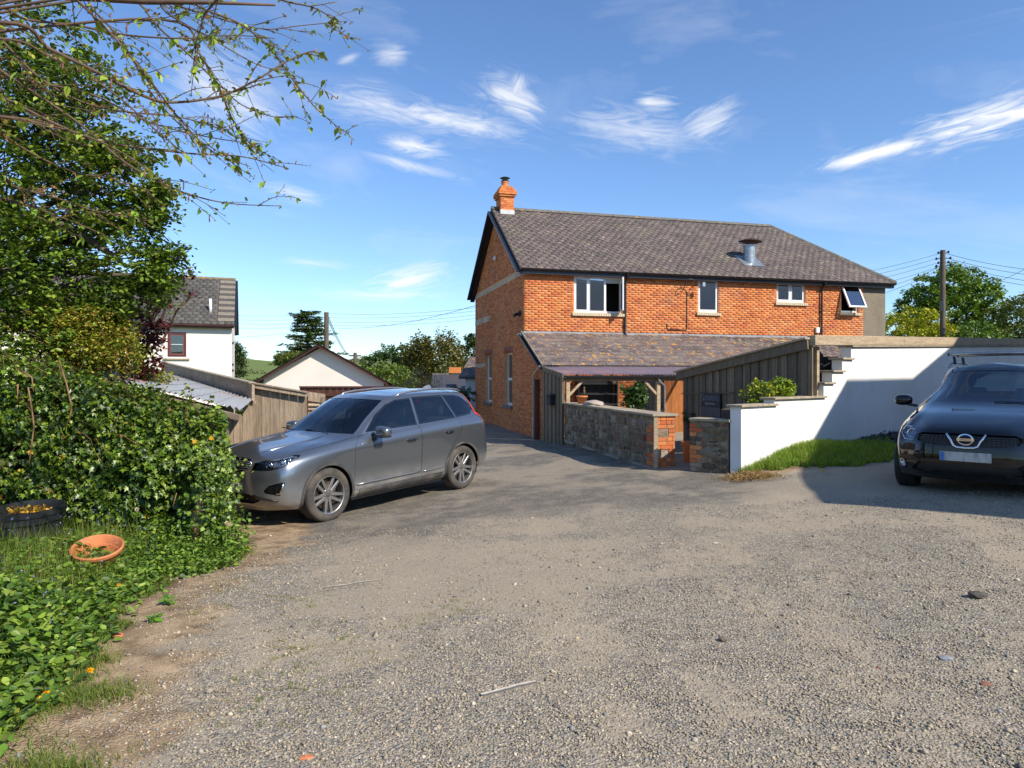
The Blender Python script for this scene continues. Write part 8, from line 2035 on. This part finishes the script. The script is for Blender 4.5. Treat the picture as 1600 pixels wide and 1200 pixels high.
mb.tube([PX(-40, 330, 8.9), PX(70, 343, 8.8), PX(110, 357, 8.8), PX(140, 375, 8.8), PX(165, 392, 8.9), PX(190, 410, 9)], [.09, .075, .06, .05, .04, .03], 8)
mb.build('trunk', MT['bark'], t, smooth=True, world=True)
PUR = [(.055, .014, .022), (.09, .022, .026), (.035, .012, .02), (.14, .03, .03)]
t = thing('purple_maple', 'purple leaved shrub showing between the green tree and the cream cottage', 'tree', (-7.0, 11.6, 0)); mb = MB(); CC = []
for (p_, D, rx, rz, w) in (((225, 560), 9.9, .24, .42, 1.6), ((235, 522), 9.9, .27, .30, 1.6), ((180, 500), 10.2, .6, .3, 1), ((250, 470), 10.2, .26, .18, .6), ((240, 445), 11.2, .42, .12, .6), ((120, 400), 11.4, 1.0, .6, .7), ((280, 395), 11.0, .16, .16, .25), ((288, 425), 11.0, .14, .12, .3), ((300, 462), 11.0, .12, .04, .3), ((150, 340), 11.4, .7, .3, .5)):
    c = PX(*p_, D); E_ = ellips(c, (rx, rx, rz), int((150 * rx * rz + 8) * w), .2); CC.append(E_); pts = branchy(mb, (-7.0, 11.6, 1.0), c, .05, .012, .05)
    for q in E_[::3]: branchy(mb, pts[random.randint(3, 6)], Vector(q), .010, .004, .05, 3)
branchy(mb, (-7.0, 11.6, -.4), (-7.0, 11.6, 1.0), .09, .06, .03); mb.build('trunk', MT['twig'], t, smooth=True, world=True); CC = np.concatenate(CC)
leaves('crown', clumps(CC, .11, 13, .7), .075, RHOM, PUR, MT['leaf'], t, up=.6)
t = thing('golden_hedge', 'yellow-green and russet hedge above the shed roof left of the cottage', 'hedge', (-7.4, 10.8, 0)); CC = []
for (p_, D, rx, rz) in (((120, 548), 8.75, .55, .27), ((170, 560), 8.9, .40, .24), ((185, 522), 9.0, .22, .2), ((85, 515), 8.6, .45, .3), ((232, 588), 10.4, .3, .12), ((150, 505), 8.8, .3, .2)):
    c = PX(*p_, D); CC.append(ellips(c, (rx, .35, rz), int(700 * rx * rz) + 30, .3))
CC = np.concatenate(CC); mb = MB()
for q in CC[::14]: branchy(mb, (q[0] * .98, 9.4, -.2), Vector(q), .014, .004, .02, 3)
mb.build('stems', MT['twig'], t, world=True); leaves('foliage', clumps(CC, .16, 34, .8), .045, OVAL, [(.24, .30, .035), (.18, .26, .03), (.30, .29, .05), (.12, .20, .025), (.26, .18, .05)], MT['leaf'], t, up=.6)

# ---- overhanging hazel branches with buds and catkins close to the camera
t = thing('hazel_branches', 'overhanging twiggy hazel boughs with buds and catkins across the upper left', 'tree', (-5.3, 3.6, 0)); mb = MB(); TW = MB()
branchy(mb, (-5.3, 3.6, -.3), (-5.1, 3.7, 3.6), .16, .11, .02); crotch = Vector((-5.1, 3.7, 3.0))
main = [[(0, 35), (75, 75), (150, 112), (225, 150), (270, 160), (345, 150), (400, 125), (450, 95), (490, 80), (510, 95)],
 [(120, -40), (210, 0), (245, 40), (300, 90), (345, 135), (380, 165), (430, 183), (458, 181)], [(250, -30), (310, 10), (380, 40), (430, 85), (455, 120), (490, 165), (530, 200), (543, 207)],
 [(250, 30), (315, 90), (345, 145), (365, 190), (385, 225), (398, 224)], [(-20, 90), (0, 110), (120, 190), (190, 250), (250, 285), (300, 305), (360, 318), (440, 322)],
 [(-20, 140), (0, 150), (100, 200), (160, 222), (230, 232), (300, 240), (380, 245), (445, 262)], [(60, -50), (120, 0), (180, 60), (230, 120), (280, 185), (330, 235), (390, 260)],
 [(180, -20), (250, 0), (330, 25), (410, 45), (470, 40), (540, 33)], [(360, -30), (440, 0), (490, 12), (520, 30), (515, 38)], [(-20, 40), (0, 60), (60, 120), (130, 160), (200, 175), (260, 180), (310, 190), (340, 200)],
 [(-30, 200), (0, 210), (60, 245), (120, 270), (180, 280), (240, 300)], [(-30, 10), (40, 30), (120, 40), (200, 55), (290, 60), (360, 55), (430, 60)], [(-30, 260), (20, 290), (90, 310), (150, 330), (230, 345)], [(-20, 180), (50, 190), (140, 215), (210, 250), (260, 290)], [(200, -30), (260, 20), (330, 60), (400, 100), (440, 110)], [(-20, 120), (60, 130), (150, 150), (230, 190), (330, 215), (410, 225)], [(80, -30), (150, 20), (200, 80), (240, 150), (300, 215)], [(-10, 60), (80, 90), (170, 140), (240, 200), (300, 250)], [(-30, 300), (40, 320), (110, 345), (170, 370)],
 [(310, -30), (316, 30), (308, 60), (300, 85)]]
BUD, CAT = [], []
def spline3(pts, n=5):
    out = []
    for i in range(len(pts) - 1):
        p0, p1, p2, p3 = pts[max(i - 1, 0)], pts[i], pts[i + 1], pts[min(i + 2, len(pts) - 1)]
        for k in range(n): s = k / n; out.append(.5 * ((2 * p1) + (p2 - p0) * s + (2 * p0 - 5 * p1 + 4 * p2 - p3) * s * s + (3 * p1 - p0 - 3 * p2 + p3) * s ** 3))
    return out + [pts[-1]]
for bi, pl in enumerate(main):
    D0 = 3.7 + (bi * 37 % 13) * .13; pts = [PX(x, y, D0 + .10 * i + .06 * math.sin(i * 1.7 + bi)) for i, (x, y) in enumerate(pl)]
    pts = [crotch.lerp(pts[0], 0) + Vector((0, 0, .05 * (bi % 5)))] + [crotch.lerp(pts[0], .5) + Vector((0, 0, .12))] + pts
    sp_ = spline3(pts, 6); n = len(sp_); r0 = .011 if bi in (0, 4, 5, 9) else .0085; MBt = TW; MBt.tube(sp_, [r0 * (1 - i / n) ** .8 + .002 for i in range(n)], 6)
    for i in range(10, n, 1):
        if random.random() < .62: BUD.append(sp_[i])
        if random.random() < .42 and i < n - 3:
            q = sp_[i]; d = (sp_[min(i + 1, n - 1)] - sp_[i - 1]).normalized(); L = random.uniform(.12, .5) * (1.1 - .5 * i / n); sd = Vector((random.uniform(-.2, .6), random.uniform(-.5, .5), random.uniform(-.9, .55)))
            e = q + (d * .9 + sd * .75).normalized() * L; mid_ = q.lerp(e, .5) + Vector((0, 0, random.uniform(-.02, .04))); tw = spline3([q, mid_, e], 3); TW.tube(tw, [.0035, .003, .003, .0026, .0024, .0022, .0018], 4)
            for k in tw[1:]:
                if random.random() < .8: BUD.append(k)
            if random.random() < .3: CAT.append(tw[random.randint(2, 5)])
            if random.random() < .45:
                s2 = tw[3]; e2 = s2 + Vector((random.uniform(-.1, .25), random.uniform(-.15, .15), random.uniform(-.2, .15))); TW.tube([s2, e2], [.0025, .0016], 4); BUD.append(e2); BUD.append(s2.lerp(e2, .5))
TW.tube([PX(-60, -14, 4.3), PX(120, -4, 4.3), PX(230, 3, 4.3), PX(330, 4, 4.35), PX(430, 8, 4.4)], [.022, .020, .017, .012, .007], 8)
mb.build('trunk', MT['bark'], t, smooth=True, world=True); TW.build('boughs', MT['twig'], t, smooth=True, world=True)
B_ = np.array([tuple(b) for b in BUD]); leaves('bud_leaves', clumps(B_, .012, 2), .026, OVAL, [(.17, .26, .03), (.11, .19, .02), (.24, .28, .05), (.22, .15, .05)], MT['leaf'], t, up=.2, sj=.6)
sel = B_[RNG.random(len(B_)) < .12]; leaves('young_leaves', clumps(sel, .02, 2), .06, NETTLE, [(.16, .30, .04), (.22, .34, .05)], MT['leaf'], t, up=.4, dirs=np.tile((0, 0, -1.2), (len(sel) * 2, 1)))
CTM = mat('catkin', (.20, .09, .05), .8, n1=(60, .3))
for c_ in CAT[:70]: c_ = Vector(c_); e = Vector((random.uniform(-.01, .01), random.uniform(-.01, .01), -random.uniform(.03, .065))); MB().tube([c_, c_ + e * .2, c_ + e * .8, c_ + e], [.001, .0045, .005, .0015], 5).build('catkin', CTM, t, smooth=True, world=True)
